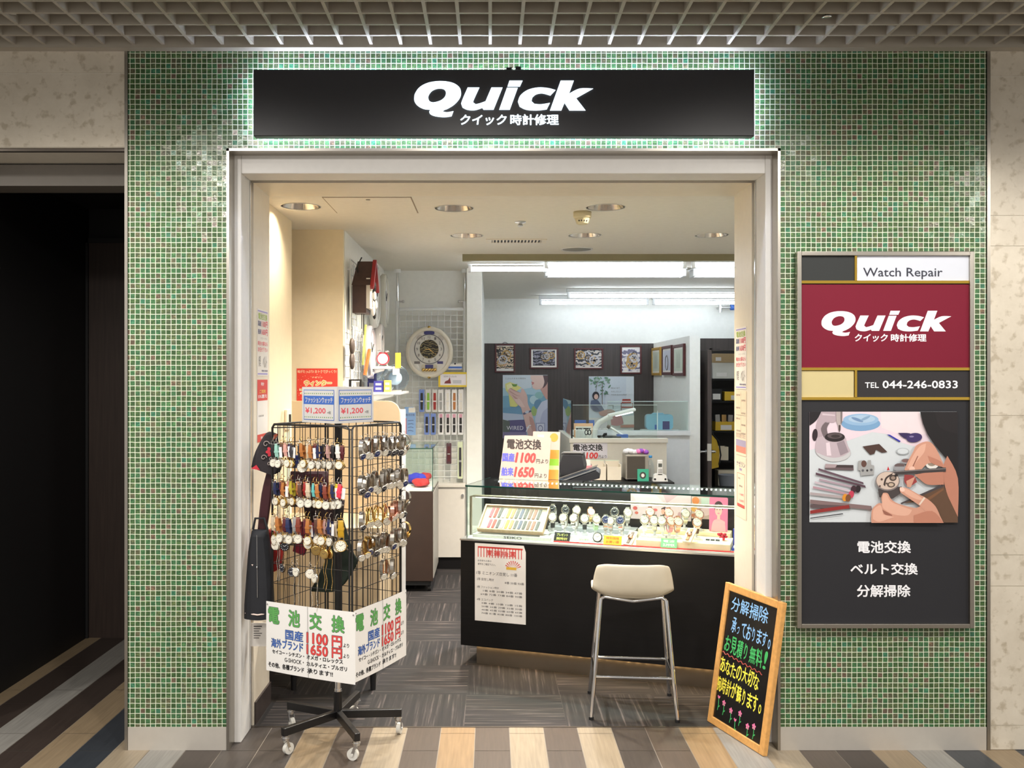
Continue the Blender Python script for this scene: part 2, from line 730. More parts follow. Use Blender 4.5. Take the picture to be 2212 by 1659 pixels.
# white frame, dark shutter slot, cream jamb lining
XJL, XJR, ZJ = -1.1265, 1.2400, 2.57


def portal(y0, y1, xl, xr, zz, mi=0):
    mb = MB()
    mb.box(XL1, y0, 0, xl, y1, ZO - .001, mi)
    mb.box(xr, y0, 0, XR0, y1, ZO - .001, mi)
    mb.box(xl, y0, zz, xr, y1, ZO - .001, mi)
    return mb


struct('trim_4', portal(.08, .23, XJL, XJR, ZJ), WHITE, .004)
struct('trim_5', portal(.23, .285, XJL - .03, XJR + .03, ZJ + .03), mat('dark_shutter_slot', (48, 42, 38), .4, .6))
m = MB()
for x in (XJL - .002, XJR - .004):
    m.box(x, .232, 0, x + .006, .242, ZJ)
struct('trim_6', m, CHROME)
struct('trim_7', portal(.285, .60, XJL + .003, XJR - .003, ZJ), CREAM)
# stone walls beside the mosaic
m = MB()
j = .004


def courses(mb, x0, x1, rows, y1):
    for a, b in zip(rows[:-1], rows[1:]):
        mb.box(x0, 0, ZZ(b, 4.1) + .002, x1, y1, ZZ(a, 4.1) - .002)
    mb.box(x0, .004, ZZ(rows[-1], 4.1), x1, y1 - .01, ZZ(rows[0], 4.1), 1)


GROUT = mat('pale_stone_joint', (232, 226, 212), .8)
courses(m, -3.9, XX(270, 4.1), (103, 158.5, 318), .35)
struct('wall_left', m, [STONE, GROUT])
m = MB()
courses(m, XX(2138, 4.1), 3.9, (103, 165, 466, 532, 898, 1199, 1266, 1567, 1620), .35)
struct('wall_right', m, [STONE, GROUT])
# dark passage on the left
PW = mat('passage_black_wall', (18, 17, 18), .6)  # near black colour holds the darkness of the unlit passage
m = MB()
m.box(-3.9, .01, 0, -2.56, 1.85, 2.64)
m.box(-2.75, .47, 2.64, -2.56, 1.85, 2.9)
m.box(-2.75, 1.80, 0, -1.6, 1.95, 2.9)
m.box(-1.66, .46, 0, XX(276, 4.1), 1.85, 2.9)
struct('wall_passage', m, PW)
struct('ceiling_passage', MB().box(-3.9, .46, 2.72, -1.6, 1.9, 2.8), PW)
m = MB()
m.box(-2.56, .36, ZZ(330, 4.1), XX(270, 4.1), .47, 2.72)
m.box(-3.9, .02, ZZ(318, 4.1) - .012, XX(270, 4.1), .05, ZZ(318, 4.1) - .001, 1)
m.box(-2.56, .30, 2.56, XX(270, 4.1), .47, 2.66)
struct('trim_8', m, [mat('grey_lintel', (132, 126, 118), .5), STEELD])
dw = planky('passage_door_veneer', (58, 46, 40), .2, .5, 40, 40, 2)
m = MB()
m.box(-2.545, 1.765, 0, -1.62, 1.80, 2.50)
m.box(-2.56, 1.75, 0, -2.545, 1.80, 2.53, 1)
m.box(-2.56, 1.75, 2.50, -1.62, 1.80, 2.53, 1)
struct('door_1', m, [dw, BLACKM])
t = thing('recessed_lamp', 'round unlit lamp in the ceiling of the dark passage', 'lamp', T(*W(163, 417, 5.0).xy, 2.715))
MB().lathe([(.0, -.012), (.055, -.012), (.07, -.002), (.072, .01), (0, .01)], 20).build('bezel', WHITE, t)
MB().lathe([(.0, -.016), (.045, -.014), (.05, -.008), (0, -.008)], 16).build('diffuser', mat('unlit_diffuser', (150, 140, 120), .5), t)

# arcade floor of striped stone planks
cols = [('tile_grey_brown', (68, 62, 58)), ('tile_taupe', (84, 73, 64)), ('tile_beige', (140, 122, 97)), ('tile_cream', (150, 136, 115)),
        ('tile_light_grey', (140, 137, 131)), ('tile_slate', (52, 56, 61)), ('tile_brown', (60, 51, 46)), ('tile_honey', (146, 120, 88))]
seq = {-16: 4, -15: 2, -14: 6, -13: 4, -12: 6, -11: 2, -10: 5, -9: 3, -8: 4, -7: 6, -6: 0, -5: 0, -4: 2, -3: 1, -2: 3, -1: 1, 0: 7, 1: 1, 2: 3, 3: 1, 4: 3, 5: 0, 6: 1, 7: 7, 8: 4, 9: 3, 10: 1, 11: 6, 12: 2, 13: 4, 14: 5, 15: 2, 16: 5}
pat = [1, 3, 6, 2, 5, 4, 0, 7]
m = MB()
X0, PWD = -.2321, .1596
for c in range(-26, 27):
    mi = seq.get(c, pat[c % 8])
    x0, x1 = X0 + c * PWD + .0015, X0 + (c + 1) * PWD - .0015
    ym = .27 if x0 > -1.62 and x1 < 1.4 else (1.8 if x1 < -1.55 else .27)
    y = -6.0 + (.2 if mi in (2, 3, 4, 7) else .0) + .04
    while y < ym:
        a, b = y + .0015, min(y + .595 - .0015, ym)
        if b > a:
            m.add([(x0, a, 0), (x1, a, 0), (x1, b, 0), (x0, b, 0)], [(0, 1, 2, 3)], mi)
        y += .595
m.add([(-4.5, -6, -.0015), (4.5, -6, -.0015), (4.5, 1.9, -.0015), (-4.5, 1.9, -.0015)], [(0, 1, 2, 3)], 8)
m.box(-4.5, -6, -.1, 4.5, 1.9, -.01, 8)
struct('floor', m, [planky(n, r, .14, .38, 60, 3, 60) for n, r in cols] + [mat('floor_joint', (150, 142, 130), .8)])
m = MB().box(-1.6, .27, -.05, 3.2, 7.4, 0.0005)
m.box(-1.13, .262, 0, 1.24, .272, .002, 1)
struct('floor_shop', m, [CARPET, STEELD])

# arcade ceiling: open grid of deep bars
m = MB()
gx, gy, zb, hb = .1301, .1205, ZT, .085
x = -.6527 - gx * 20
while x < 2.9:
    m.box(x - .007, -2.2, zb, x + .007, -.035, zb + hb)
    x += gx
y = -.035 - gy
while y > -2.2:
    m.box(-3.2, y - .007, zb + .0005, 2.9, y + .007, zb + hb - .0005)
    y -= gy
m.box(-3.9, -.05, zb - .012, 3.9, 0, zb + hb, 0)
m.box(-3.9, -2.2, zb + .22, 3.9, .02, zb + .26, 1)
struct('ceiling_grid', m, [mat('taupe_ceiling_bar', (166, 158, 144), .55), mat('dark_plenum', (44, 40, 38), .8)])
for px, py in ((24, 20), (1786, 28)):
    d = (zb + .03 - CAMZ) * F / (VY - py)
    t = thing('sprinkler_head', 'small metal sprinkler in the ceiling grid above the ' + ('passage' if px < 500 else 'right green wall'), 'sprinkler', T(XX(px, d), d - CAMD, zb + .01), 'grid ceiling sprinklers')
    MB().cyl((0, 0, .03), (0, 0, .20), .014).build('pipe', STEELD, t)
    MB().lathe([(0, 0), (.02, 0), (.02, .006), (.008, .01), (.012, .03), (0, .03)], 14).build('deflector', CHROME, t)

# ---------------------------------------------------------------- shop shell
ZC = 2.6
holes = [(650, 446, 1), (981, 450, 2), (1308, 448, 1), (1008, 509, 1), (1263, 508, 2), (1537, 508, 1)]


def ceil_at(px, py, z=ZC):
    d = (z - CAMZ) * F / (VY - py)
    return Vector((XX(px, d), d - CAMD, z))


m = MB().box(-1.6, .60, ZC, 3.2, 7.3, ZC + .25)
ce = struct('ceiling', m, mat('shop_ceiling_white', (232, 226, 214), .7))
cut = MB()
for px, py, kk in holes:
    p = ceil_at(px, py)
    cut.cyl((p.x, p.y, ZC - .1), (p.x, p.y, ZC + .12), .1, n=40)
co = cut.build('cutter', WHITE)
bo = ce.modifiers.new('b', 'BOOLEAN')
bo.object = co
bo.solver = 'EXACT'
me = bpy.data.meshes.new_from_object(ce.evaluated_get(bpy.context.evaluated_depsgraph_get()))
ce.modifiers.clear()
ce.data = me
bpy.data.objects.remove(co)
REFL = mat('silver_reflector', (215, 208, 200), .18, 1, 0)
for i, (px, py, kk) in enumerate(holes):
    p = ceil_at(px, py)
    where = ['at the left end of the front row', 'in the middle of the front row', 'at the right end of the front row', 'behind, left of the air vent', 'behind, right of the air vent', 'near the right jamb'][i]
    t = thing('downlight', 'round recessed silver downlight in shop ceiling ' + where, 'light', T(p.x, p.y, ZC), 'recessed shop downlights')
    MB().lathe([(.098, .006), (.108, -.001), (.112, -.004), (.112, .0), (.1, .0)], 40).build('rim', WHITE, t)
    MB().lathe([(.0985, .0), (.075, .07), (.05, .105), (0, .112)], 40).build('reflector', REFL, t)
    MB().lathe([(.048, .1), (.046, .092), (0, .088)], 20).build('bulb', mat('warm_bulb' if kk == 1 else 'cool_bulb', (255, 214, 160) if kk == 1 else (225, 240, 255), .5, 0, 0, 1, 3.0), t)
    lamp('downlight_beam', 'SPOT', (p.x, p.y, ZC + .075), (46, 112, 120, 290, 215, 190)[i], (1, .86, .68) if kk == 1 else (.92, .96, 1), size=.06, spot=(140, 118, 118, 138, 118, 118)[i], blend=(1 if i == 0 else .8))

# walls of the shop
struct('wall_niche', MB().box(-1.5, .60, 0, -1.212, 1.54, ZC), WALLC)
m = MB().box(-1.5, 1.856, 0, -.95, 4.3, ZC)
struct('wall_column', m, [WALLC])
struct('wall_shelf_side', MB().box(-.95, 1.90, 0, -.945, 4.15, ZC), WALLW)
struct('wall_behind_grid', MB().box(-.95, 4.15, 0, -.205, 4.3, ZC), WALLW)
m = MB().box(-.209, 3.95, 0, -.0765, 7.2, ZC)
struct('wall_pillar', m, WALLW, .004)
struct('wall_back', MB().box(-.3, 7.1, 0, 3.2, 7.3, ZC), WALLW)
DB = 11.2
m = MB().box(-.0765, 7.08, 0, 1.966, 7.1, ZZ(742, DB))
struct('wall_panelling', m, DARKW)
struct('wall_partition', MB().box(1.966, 5.05, 0, 2.07, 7.1, 2.06), WALLW)
struct('wall_far_right', MB().box(3.0, .3, 0, 3.2, 7.3, ZC), WALLW)
struct('wall_front_right', MB().box(1.28, .5, 0, 3.0, .62, ZC), WALLW)
struct('wall_low', MB().box(XX(1300, 9.15), 5.05, 0, 1.966, 5.17, ZZ(940, 9.15)).box(XX(1235, 9.15), 5.02, ZZ(940, 9.15), 1.966, 5.2, ZZ(931, 9.15)), mat('white_laminate', (228, 230, 232), .35))
m = MB().box(-.218, 3.04, ZC - .052, 3.0, 3.10, ZC + .0)
struct('trim_9', m, mat('olive_fascia', (150, 143, 112), .5))
struct('baseboard_niche', MB().box(-1.212, .60, 0, -1.2, 1.54, .12), DARKW)
struct('baseboard_jamb', MB().box(XJL + .003, .30, 0, XJL + .012, .60, .105), DARKW)
# doorway to the store room
D5 = 9.76 - CAMD
m = MB()
xa, xb, zd = XX(1537, 9.76), 2.95, ZZ(757, 9.76)
m.box(2.07, D5, 0, xa, D5 + .12, 2.06)
m.box(xa, D5, zd, 3.0, D5 + .12, 2.06)
m.box(xa - .02, D5 - .012, 0, xa, D5, zd + .02)
m.box(xa - .02, D5 - .012, zd, 3.0, D5, zd + .02)
struct('wall_store', m, DARKW)
struct('wall_store_back', MB().box(2.08, D5 + .7, 0, 3.0, D5 + .74, 2.06), BLACKM)
t = MB().box(2.155, D5 - .56, .01, 2.195, D5 - .012, zd - .01).build('door_2', [planky('store_door_veneer', (76, 66, 64), .2, .4, 30, 30, 1.5)], bevel=.002)
t['kind'] = 'structure'
m = MB()
hz = ZZ(977, 9.2)
m.box(2.152, D5 - .562, hz - .085, 2.192, D5 - .556, hz + .085)
m.cyl((2.175, D5 - .565, hz + .02), (2.175, D5 - .559, hz + .02), .01)
m.build('lock_plate', mat('satin_silver', (205, 205, 205), .3, 1), t)
m = MB()
for s in (-1, 1):
    x0 = 2.175 + s * .02
    m.cyl((x0, D5 - .5, hz), (x0 + s * .05, D5 - .5, hz), .011)
    m.cyl((x0, D5 - .5, hz), (x0 + s * .008, D5 - .5, hz), .025)
    m.tube([(x0 + s * .05, D5 - .5, hz), (x0 + s * .052, D5 - .44, hz), (x0 + s * .05, D5 - .39, hz)], .01)
m.build('handle', mat('satin_silver', (205, 205, 205), .3, 1), t)
# glazed screen above the low wall
xg0, xg1, zg0, zg1 = 1.16, 1.96, ZZ(931, 9.15), ZZ(868, 9.15)
t = MB().box(xg0, 5.10, zg0, xg1, 5.106, zg1).build('window_1', GLASS)
t['kind'] = 'structure'
m = MB().box(xg0, 5.097, zg1, xg1, 5.109, zg1 + .006)
m.box(XX(1421, 9.15), 5.09, zg0, XX(1421, 9.15) + .008, 5.11, ZZ(888, 9.15))
m.build('window_frame', mat('clear_edge', (205, 225, 222), .2), t)
# ceiling fittings
p = ceil_at(1115, 520)
t = thing('air_vent', 'slotted rectangular air vent in the shop ceiling between downlights', 'vent', T(p.x, p.y, ZC))
m = MB()
m.box(-.21, -.085, -.006, .21, -.065, 0).box(-.21, .065, -.006, .21, .085, 0).box(-.21, -.065, -.006, -.17, .065, 0).box(.17, -.065, -.006, .21, .065, 0)
m.build('frame', CREAM, t)
MB().box(-.17, -.065, -.002, .17, .065, -.0005).build('backing', BLACKM, t)
m = MB()
for i in range(15):
    m.box(-.165 + i * .0236, -.065, -.006, -.155 + i * .0236, .065, -.001)
m.build('slat', CREAM, t)
p = ceil_at(1246, 538)
t = thing('ceiling_speaker', 'flat round grey speaker grille in ceiling before the olive beam', 'speaker', T(p.x, p.y, ZC))
MB().lathe([(.105, 0), (.118, -.008), (.12, 0)], 36).build('rim', WHITE, t)
MB().lathe([(0, -.006), (.105, -.003), (.105, 0)], 36).build('grille', mat('speaker_mesh_grey', (150, 148, 142), .6), t)
p = ceil_at(1258, 458)
t = thing('smoke_detector', 'cream round smoke detector hanging under the shop ceiling', 'smoke detector', T(p.x, p.y, ZC))
MB().lathe([(.0, 0), (.052, 0), (.052, -.03), (.044, -.038), (0, -.038)], 28).build('base', mat('aged_cream_plastic', (214, 204, 168), .5), t)
MB().lathe([(.044, -.038), (.034, -.066), (.026, -.072), (0, -.073)], 28).build('sensor', mat('aged_cream_plastic', (214, 204, 168), .5), t)
m = MB()
for i in range(4):
    a = R(-125 + i * 23)
    m.ball((.037 * math.cos(a), .037 * math.sin(a), -.054), .005, 0, 8, 5)
m.build('slot', BLACKM, t)
p = ceil_at(1124, 479)
t = thing('sprinkler_head', 'tiny chrome sprinkler in shop ceiling above the air vent', 'sprinkler', T(p.x, p.y, ZC))
MB().lathe([(.0, 0), (.035, 0), (.033, -.005), (.012, -.008), (.012, -.02), (.02, -.022), (.014, -.028), (0, -.028)], 18).build('deflector', mat('satin_silver', (205, 205, 205), .3, 1), t)
p0, p1 = ceil_at(690, 426), ceil_at(893, 460)
t = thing('access_hatch', 'square access hatch flush in shop ceiling beside the left downlight', 'hatch', T(p0.x + .02, p0.y, ZC))
m = MB()
w, h, e = .46, .46, .003
MB().box(0, 0, -.003, w, h, 0).build('hatch_panel', MATS['shop_ceiling_white'], t)
m.box(-.006, -.006, -.002, 0, h + .006, 0).box(w, -.006, -.002, w + .006, h + .006, 0).box(0, -.006, -.002, w, 0, 0).box(0, h, -.002, w, h + .006, 0)
m.build('frame', mat('hatch_shadow_gap', (150, 132, 112), .6), t)
MB().cyl((w / 2, .05, -.006), (w / 2, .05, -.003), .012).build('latch', STEEL, t)

# fluorescent battens of the back room
TUBE = mat('fluorescent_tube', (236, 246, 255), .5, 0, 0, 1, 10.5)
WENAM = mat('white_enamel', (235, 238, 240), .35)
lights = [(1015, 1178, 581, 7.44, 'front batten, left end, against the olive beam'), (1180, 1478, 572, 7.35, 'short-fronted batten highest under the beam'), (1498, 1700, 572, 7.35, 'batten high at the right jamb'),
          (1180, 1475, 592, 8.1, 'broad bright twin batten in the middle'), (1497, 1790, 592, 8.1, 'broad bright twin batten by the right jamb'),
          (1228, 1590, 639, 9.9, 'long batten of the rear rows'), (1168, 1398, 654, 10.75, 'rearmost batten by the back wall, left one'), (1412, 1640, 654, 10.75, 'rearmost batten by the back wall, right one')]
for i, (a, b, py, d, wh) in enumerate(lights):
    x0, x1, z = XX(a, d), XX(b, d), ZZ(py, d)
    x1 = min(x1, 2.95)
    t = thing('fluorescent_light', 'white fluorescent light, ' + wh, 'light', T(x0, d - CAMD, z), 'fluorescent battens')
    L = x1 - x0
    twin = i in (3, 4)
    for yy, zz in (((-.075, 0), (.075, 0)) if twin else ((0, 0),)):
        MB().cyl((.015, yy, zz), (L - .015, yy, zz), .019, n=16).build('tube', TUBE, t)
    hw_ = .1 if twin else .035
    m = MB().box(-.02, -hw_, .035, L + .02, hw_, max(.05, ZC - z - .001))
    m.build('housing', WENAM, t, bevel=.004)
    for x in (0, L):
        m = MB().box(x - .014, .02 - hw_, -.026, x + .014, hw_ - .02 if twin else .02, .036)
        m.build('lamp_holder', WENAM, t, bevel=.003)
t = thing('wall_tap', 'small pipe valve with blue handle high on the back wall', 'valve', frame(W(1556, 664, 11.05)))
MB().cyl((0, 0, -.14), (0, 0, .02), .014).cyl((-.0, -.06, 0), (0, .03, 0), .02).cyl((0, 0, 0), (.12, 0, 0), .012).build('body', mat('satin_silver', (205, 205, 205), .3, 1), t)
MB().cyl((.12, 0, 0), (.17, 0, 0), .035).build('handle', BLUE, t)
# ---------------------------------------------------------------- signs on the front
LOGO_Q = [(335, 770), (342, 742), (372, 703), (430, 674), (510, 663), (590, 672), (640, 700), (655, 738), (645, 776), (610, 815), (566, 842), (540, 852), (528, 862), (560, 867), (603, 860), (590, 893), (540, 899), (480, 893), (446, 880), (437, 864), (445, 850), (400, 845), (360, 825), (338, 798)]
LOGO_QH = [(434, 785), (432, 760), (455, 728), (495, 712), (535, 715), (551, 735), (545, 765), (515, 790), (470, 802), (445, 798)]
LOGO = [[(700, 705), (780, 705), (742, 785), (738, 803), (755, 815), (785, 808), (822, 795), (862, 705), (938, 705), (877, 850), (808, 850), (800, 838), (750, 853), (700, 851), (665, 836), (655, 810), (668, 775)],
        [(985, 660), (1075, 660), (1057, 698), (972, 698)], [(968, 707), (1042, 707), (988, 850), (915, 850)],
        [(1300, 722), (1250, 709), (1180, 705), (1110, 721), (1060, 757), (1043, 797), (1055, 830), (1100, 850), (1170, 855), (1240, 848), (1262, 806), (1200, 815), (1155, 812), (1136, 795), (1142, 770), (1167, 750), (1210, 743), (1265, 757)],
        [(1335, 660), (1425, 660), (1393, 745), (1465, 712), (1557, 712), (1440, 775), (1505, 855), (1395, 855), (1362, 805), (1340, 855), (1262, 855)]]


def logo(mb, x0, y0, x1, y1, z, mi, th=0):
    def q(pts):
        return [(x0 + (x - 335) / 1222 * (x1 - x0), y1 - (y - 660) / 240 * (y1 - y0)) for x, y in pts]
    h = q(sm(LOGO_QH, 4))
    f = (lambda p, holes=(): mb.prism(p, z, z + th, mi, holes)) if th else (lambda p, holes=(): mb.poly(p, z, mi, holes))
    f(q(sm(LOGO_Q, 4)), [h])
    for s in LOGO:
        f(q(sm(s, 4, 35)))


DS = 4.0
t = thing('fascia_sign', 'long black box sign with glowing white lettering above the shop opening', 'sign', frame(W(547, 294, DS)))
p = Px(547, 294, DS, 0, 0)
w, h = p(1630, 150)
MB().box(0, 0, -.05, w, h, 0).build('sign_box', mat('sign_black', (44, 44, 48), .4), t, bevel=.004)
LIT = mat('lit_white_acrylic', (226, 244, 255), .5, 0, 0, 1, 1.15)
m = MB()
a = p.R4(895, 175, 1281, 254)
logo(m, a[0], a[1], a[2], a[3], .001, 0, .006)
m.text('クイック', *p.R4(994, 248, 1094, 271), .004, 0, .035, .12)
m.text('時計修理', *p.R4(1102, 247, 1207, 271), .004, 0, .035)
m.build('lettering', LIT, t)
LED = mat('cool_led', (214, 226, 255), .5, 0, 0, 1, 115.0)
m = MB()
for y in (.04, h - .02):
    m.box(.02, y, -.066, w - .02, y + .008, -.062)
for x in (.012, w - .02):
    m.box(x, .02, -.066, x + .008, h - .02, -.062)
m.build('led_strip', LED, t)
for i in range(5):
    x = .1 + i * (w - .2) / 4
    MB().box(x - .02, .08, -.1, x + .02, h - .08, -.05).build('bracket', STEELD, t)
m = MB()
for px, py in ((1100, 148), (1120, 146)):
    x, y = p(px, py)
    m.box(x - .012, y - .01, -.045, x + .012, y + .012, -.02)
m.build('cable_clip', BLACKM, t)

# tall panel sign on the right
DP = 4.06
t = thing('panel_sign', 'tall framed shop panel with maroon logo field, phone number and workbench photograph', 'sign', frame(W(1722, 1357, DP)))
p = Px(1722, 1357, DP, 0, 0)
w, h = p(2104, 543)
e = .019
m = MB()
m.box(0, 0, -.035, e, h, .004).box(w - e, 0, -.035, w, h, .004).box(e, 0, -.035, w - e, e, .004).box(e, h - e, -.035, w - e, h, .004)
m.build('frame', STEEL, t, bevel=.002)
MB().box(e, e, -.035, w - e, h - e, -.012).build('backing', mat('panel_black', (30, 30, 35), .6), t)
z = -.0115
for nm, r4, c in (('black_field', (1729, 550, 1847, 607), (52, 54, 54)), ('white_field', (1853, 550, 2096, 607), (204, 208, 218)), ('maroon_field', (1729, 614, 2096, 794), (116, 26, 46)),
                  ('gold_field', (1729, 801, 1846, 858), (200, 186, 138)), ('charcoal_field', (1853, 801, 2096, 858), (52, 50, 52))):
    a = p.R4(*r4)
    o = MB().box(a[0], a[1], z, a[2], a[3], z + .003).build('panel', mat(nm, c, .65, 0, .02), t)
    MATS[nm].node_tree.nodes['Principled BSDF'].inputs['Specular IOR Level'].default_value = .2
    o['label'] = nm.replace('_', ' ')
m = MB()
for r4 in ((1729, 606, 2096, 612), (1729, 794, 2096, 800), (1729, 858, 2096, 864), (1847, 550, 1852, 607), (1847, 800, 1852, 859)):
    a = p.R4(*r4)
    m.box(a[0], a[1], z, a[2], a[3], z + .009)
m.build('brass_strip', BRASS, t)
m = MB()
m.text('Watch Repair', *p.R4(1866, 578, 2038, 603), z + .0036, 1, .012)
m.build('lettering', [TXTW, mat('dark_navy_print', (40, 42, 56), .5, 0, 0)], t)
m = MB()
logo(m, *p.R4(1776, 671, 2057, 726), z + .0036, 0)
m.build('logo', TXTW, t)
m = MB()
m.text('クイック', *p.R4(1848, 721, 1919, 738), z + .0036, 0, .03, .12)
m.text('時計修理', *p.R4(1926, 721, 2003, 738), z + .0036, 0, .03)
m.build('lettering', [TXTW, mat('dark_navy_print', (40, 42, 56), .5, 0, 0)], t)
m = MB()
m.text('TEL', *p.R4(1870, 826, 1900, 838), z + .0036, 0, .02)
m.text('044-246-0833', *p.R4(1908, 822, 2071, 839), z + .0036, 0, .03)
m.build('phone_lettering', TXTW, t)
m = MB()
m.text('電池交換', *p.R4(1854, 1169, 1970, 1196), z + .001, 0, .03)
m.build('service_lettering', TXTW, t)
m = MB()
m.text('ベルト交換', *p.R4(1839, 1217, 1985, 1243), z + .001, 0, .03)
m.build('service_lettering', TXTW, t)
m = MB()
m.text('分解掃除', *p.R4(1853, 1264, 1969, 1291), z + .001, 0, .03)
m.build('service_lettering', TXTW, t)


def art(name, parent, P, layers, z=0.0, dz=.00025, rough=.45):
    """a printed picture: flat shapes laid over each other; layers = (colour, outline, rounded?)"""
    mb, mats, idx = MB(), [], {}
    for i, (c, pts, rd) in enumerate(layers):
        if c not in idx:
            idx[c] = len(mats)
            mats.append(mat('print_%02x%02x%02x' % c, c, rough, 0, .03, 40))
        L = P.L(pts)
        if rd:
            L = sm(L, 4, 60)
        ar = sum(L[i - 1][0] * L[i][1] - L[i][0] * L[i - 1][1] for i in range(len(L)))
        mb.poly(L if ar > 0 else L[::-1], z + dz * i, idx[c])
    return mb.build(name, mats, parent)


q = Px(1722, 1357, DP, 1700, 860, 5.144)
SK1, SK2, SK3, SK4 = (205, 150, 128), (186, 126, 104), (222, 172, 150), (150, 96, 80)
LY = [((206, 212, 216), rect(258, 152, 1897, 1383), 0),
      ((226, 208, 218), [(258, 152), (1480, 152), (1600, 470), (1460, 545), (1290, 500), (1110, 400), (960, 378), (700, 470), (258, 580)], 0),
      ((232, 216, 220), [(1050, 152), (1480, 152), (1560, 400), (1300, 420), (1060, 330)], 0),
      ((120, 160, 198), ell(830, 285, 218, 82), 0), ((146, 180, 212), ell(830, 240, 198, 66), 0), ((168, 194, 218), ell(840, 232, 150, 44), 0), ((110, 140, 178), ell(790, 240, 70, 16, 20, 20), 0), ((130, 160, 190), ell(880, 225, 60, 14, 20, -25), 0),
      ((28, 24, 28), [(258, 152), (388, 152), (360, 210), (320, 262), (258, 308)], 1),
      ((178, 160, 168), [(388, 152), (555, 152), (560, 250), (520, 275), (440, 268), (390, 330), (400, 420), (330, 520), (330, 300)], 1), ((206, 190, 198), [(400, 170), (540, 185), (540, 200), (400, 190)], 1),
      ((46, 34, 40), ell(318, 410, 30, 68, 20, 5), 0),
      ((188, 172, 180), [(380, 430), (660, 440), (680, 520), (712, 590), (708, 640), (640, 690), (500, 708), (380, 660), (325, 600), (330, 480)], 1), ((224, 208, 216), [(440, 500), (480, 490), (500, 640), (450, 640)], 1), ((150, 136, 144), [(560, 500), (640, 470), (690, 600), (600, 640)], 1), ((196, 196, 198), [(325, 600), (480, 660), (620, 650), (712, 590), (706, 640), (640, 690), (500, 708), (380, 660)], 1),
      ((110, 98, 102), [(385, 340), (430, 270), (480, 275), (450, 340), (470, 430), (420, 440)], 1),
      ((40, 32, 34), ell(538, 434, 112, 52), 0), ((88, 76, 78), ell(538, 420, 84, 32), 0), ((54, 46, 46), ell(545, 424, 50, 18), 0),
      ((178, 166, 164), [(552, 152), (622, 152), (618, 270), (602, 300), (602, 350), (588, 382), (578, 350), (572, 300), (555, 260)], 0), ((66, 56, 56), [(580, 300), (602, 300), (598, 360), (588, 385), (580, 350)], 0), ((120, 110, 110), [(600, 152), (622, 152), (618, 270), (602, 290)], 0),
      ((74, 52, 46), [(845, 538), (1030, 510), (1122, 600), (1060, 608), (995, 572), (978, 618), (930, 632)], 0), ((40, 42, 160), [(1112, 402), (1150, 408), (1270, 478), (1255, 490)], 0),
      ((52, 40, 84), [(1240, 388), (1370, 392), (1420, 440), (1320, 450)], 1), ((60, 46, 98), ell(1420, 440, 88, 52, 24, -8), 0), ((130, 118, 160), ell(1390, 428, 26, 10), 0),
      ((170, 176, 180), ell(1292, 592, 72, 38), 0), ((206, 212, 216), ell(1292, 590, 60, 30), 0),
      ((100, 84, 88), [(432, 740), (742, 745), (745, 805), (425, 790)], 0), ((168, 150, 154), [(432, 730), (560, 738), (540, 775), (424, 775)], 0), ((64, 52, 54), [(560, 742), (742, 747), (738, 775), (550, 770)], 0),
      ((160, 160, 160), [(795, 700), (840, 690), (850, 720), (900, 720), (900, 690), (935, 688), (938, 740), (972, 750), (970, 850), (822, 865), (818, 808), (792, 800)], 0), ((96, 66, 58), ell(858, 730, 30, 38), 0), ((40, 36, 36), ell(895, 805, 12, 12), 0), ((92, 92, 96), ell(846, 805, 14, 14), 0), ((92, 92, 96), ell(940, 798, 14, 14), 0)]
for a, b, wd_, c in (((352, 790), (850, 948), 24, (98, 76, 88)), ((322, 840), (872, 985), 26, (86, 62, 74)), ((360, 905), (800, 1005), 22, (168, 148, 160)), ((310, 935), (740, 1045), 24, (196, 182, 190)), ((290, 990), (720, 1075), 24, (176, 142, 152)), ((258, 1060), (650, 1105), 30, (170, 158, 160)), ((258, 1150), (940, 1222), 46, (128, 106, 106)), ((258, 1200), (700, 1215), 40, (92, 76, 78)), ((258, 1268), (690, 1205), 38, (140, 42, 40)), ((258, 1335), (620, 1285), 10, (46, 44, 50))):
    LY.append((c, [(a[0], a[1] - wd_ / 2), (b[0], b[1] - wd_ / 2), (b[0] + 6, b[1] + wd_ / 2), (a[0], a[1] + wd_ / 2)], 0))
for x, y, c in ((790, 1010, (40, 28, 34)), (740, 1012, (60, 34, 44)), (715, 1070, (190, 60, 84)), (645, 1105, (214, 140, 40)), (680, 1110, (120, 74, 44))):
    LY.append((c, ell(x, y, 30, 42, 16, 10), 0))
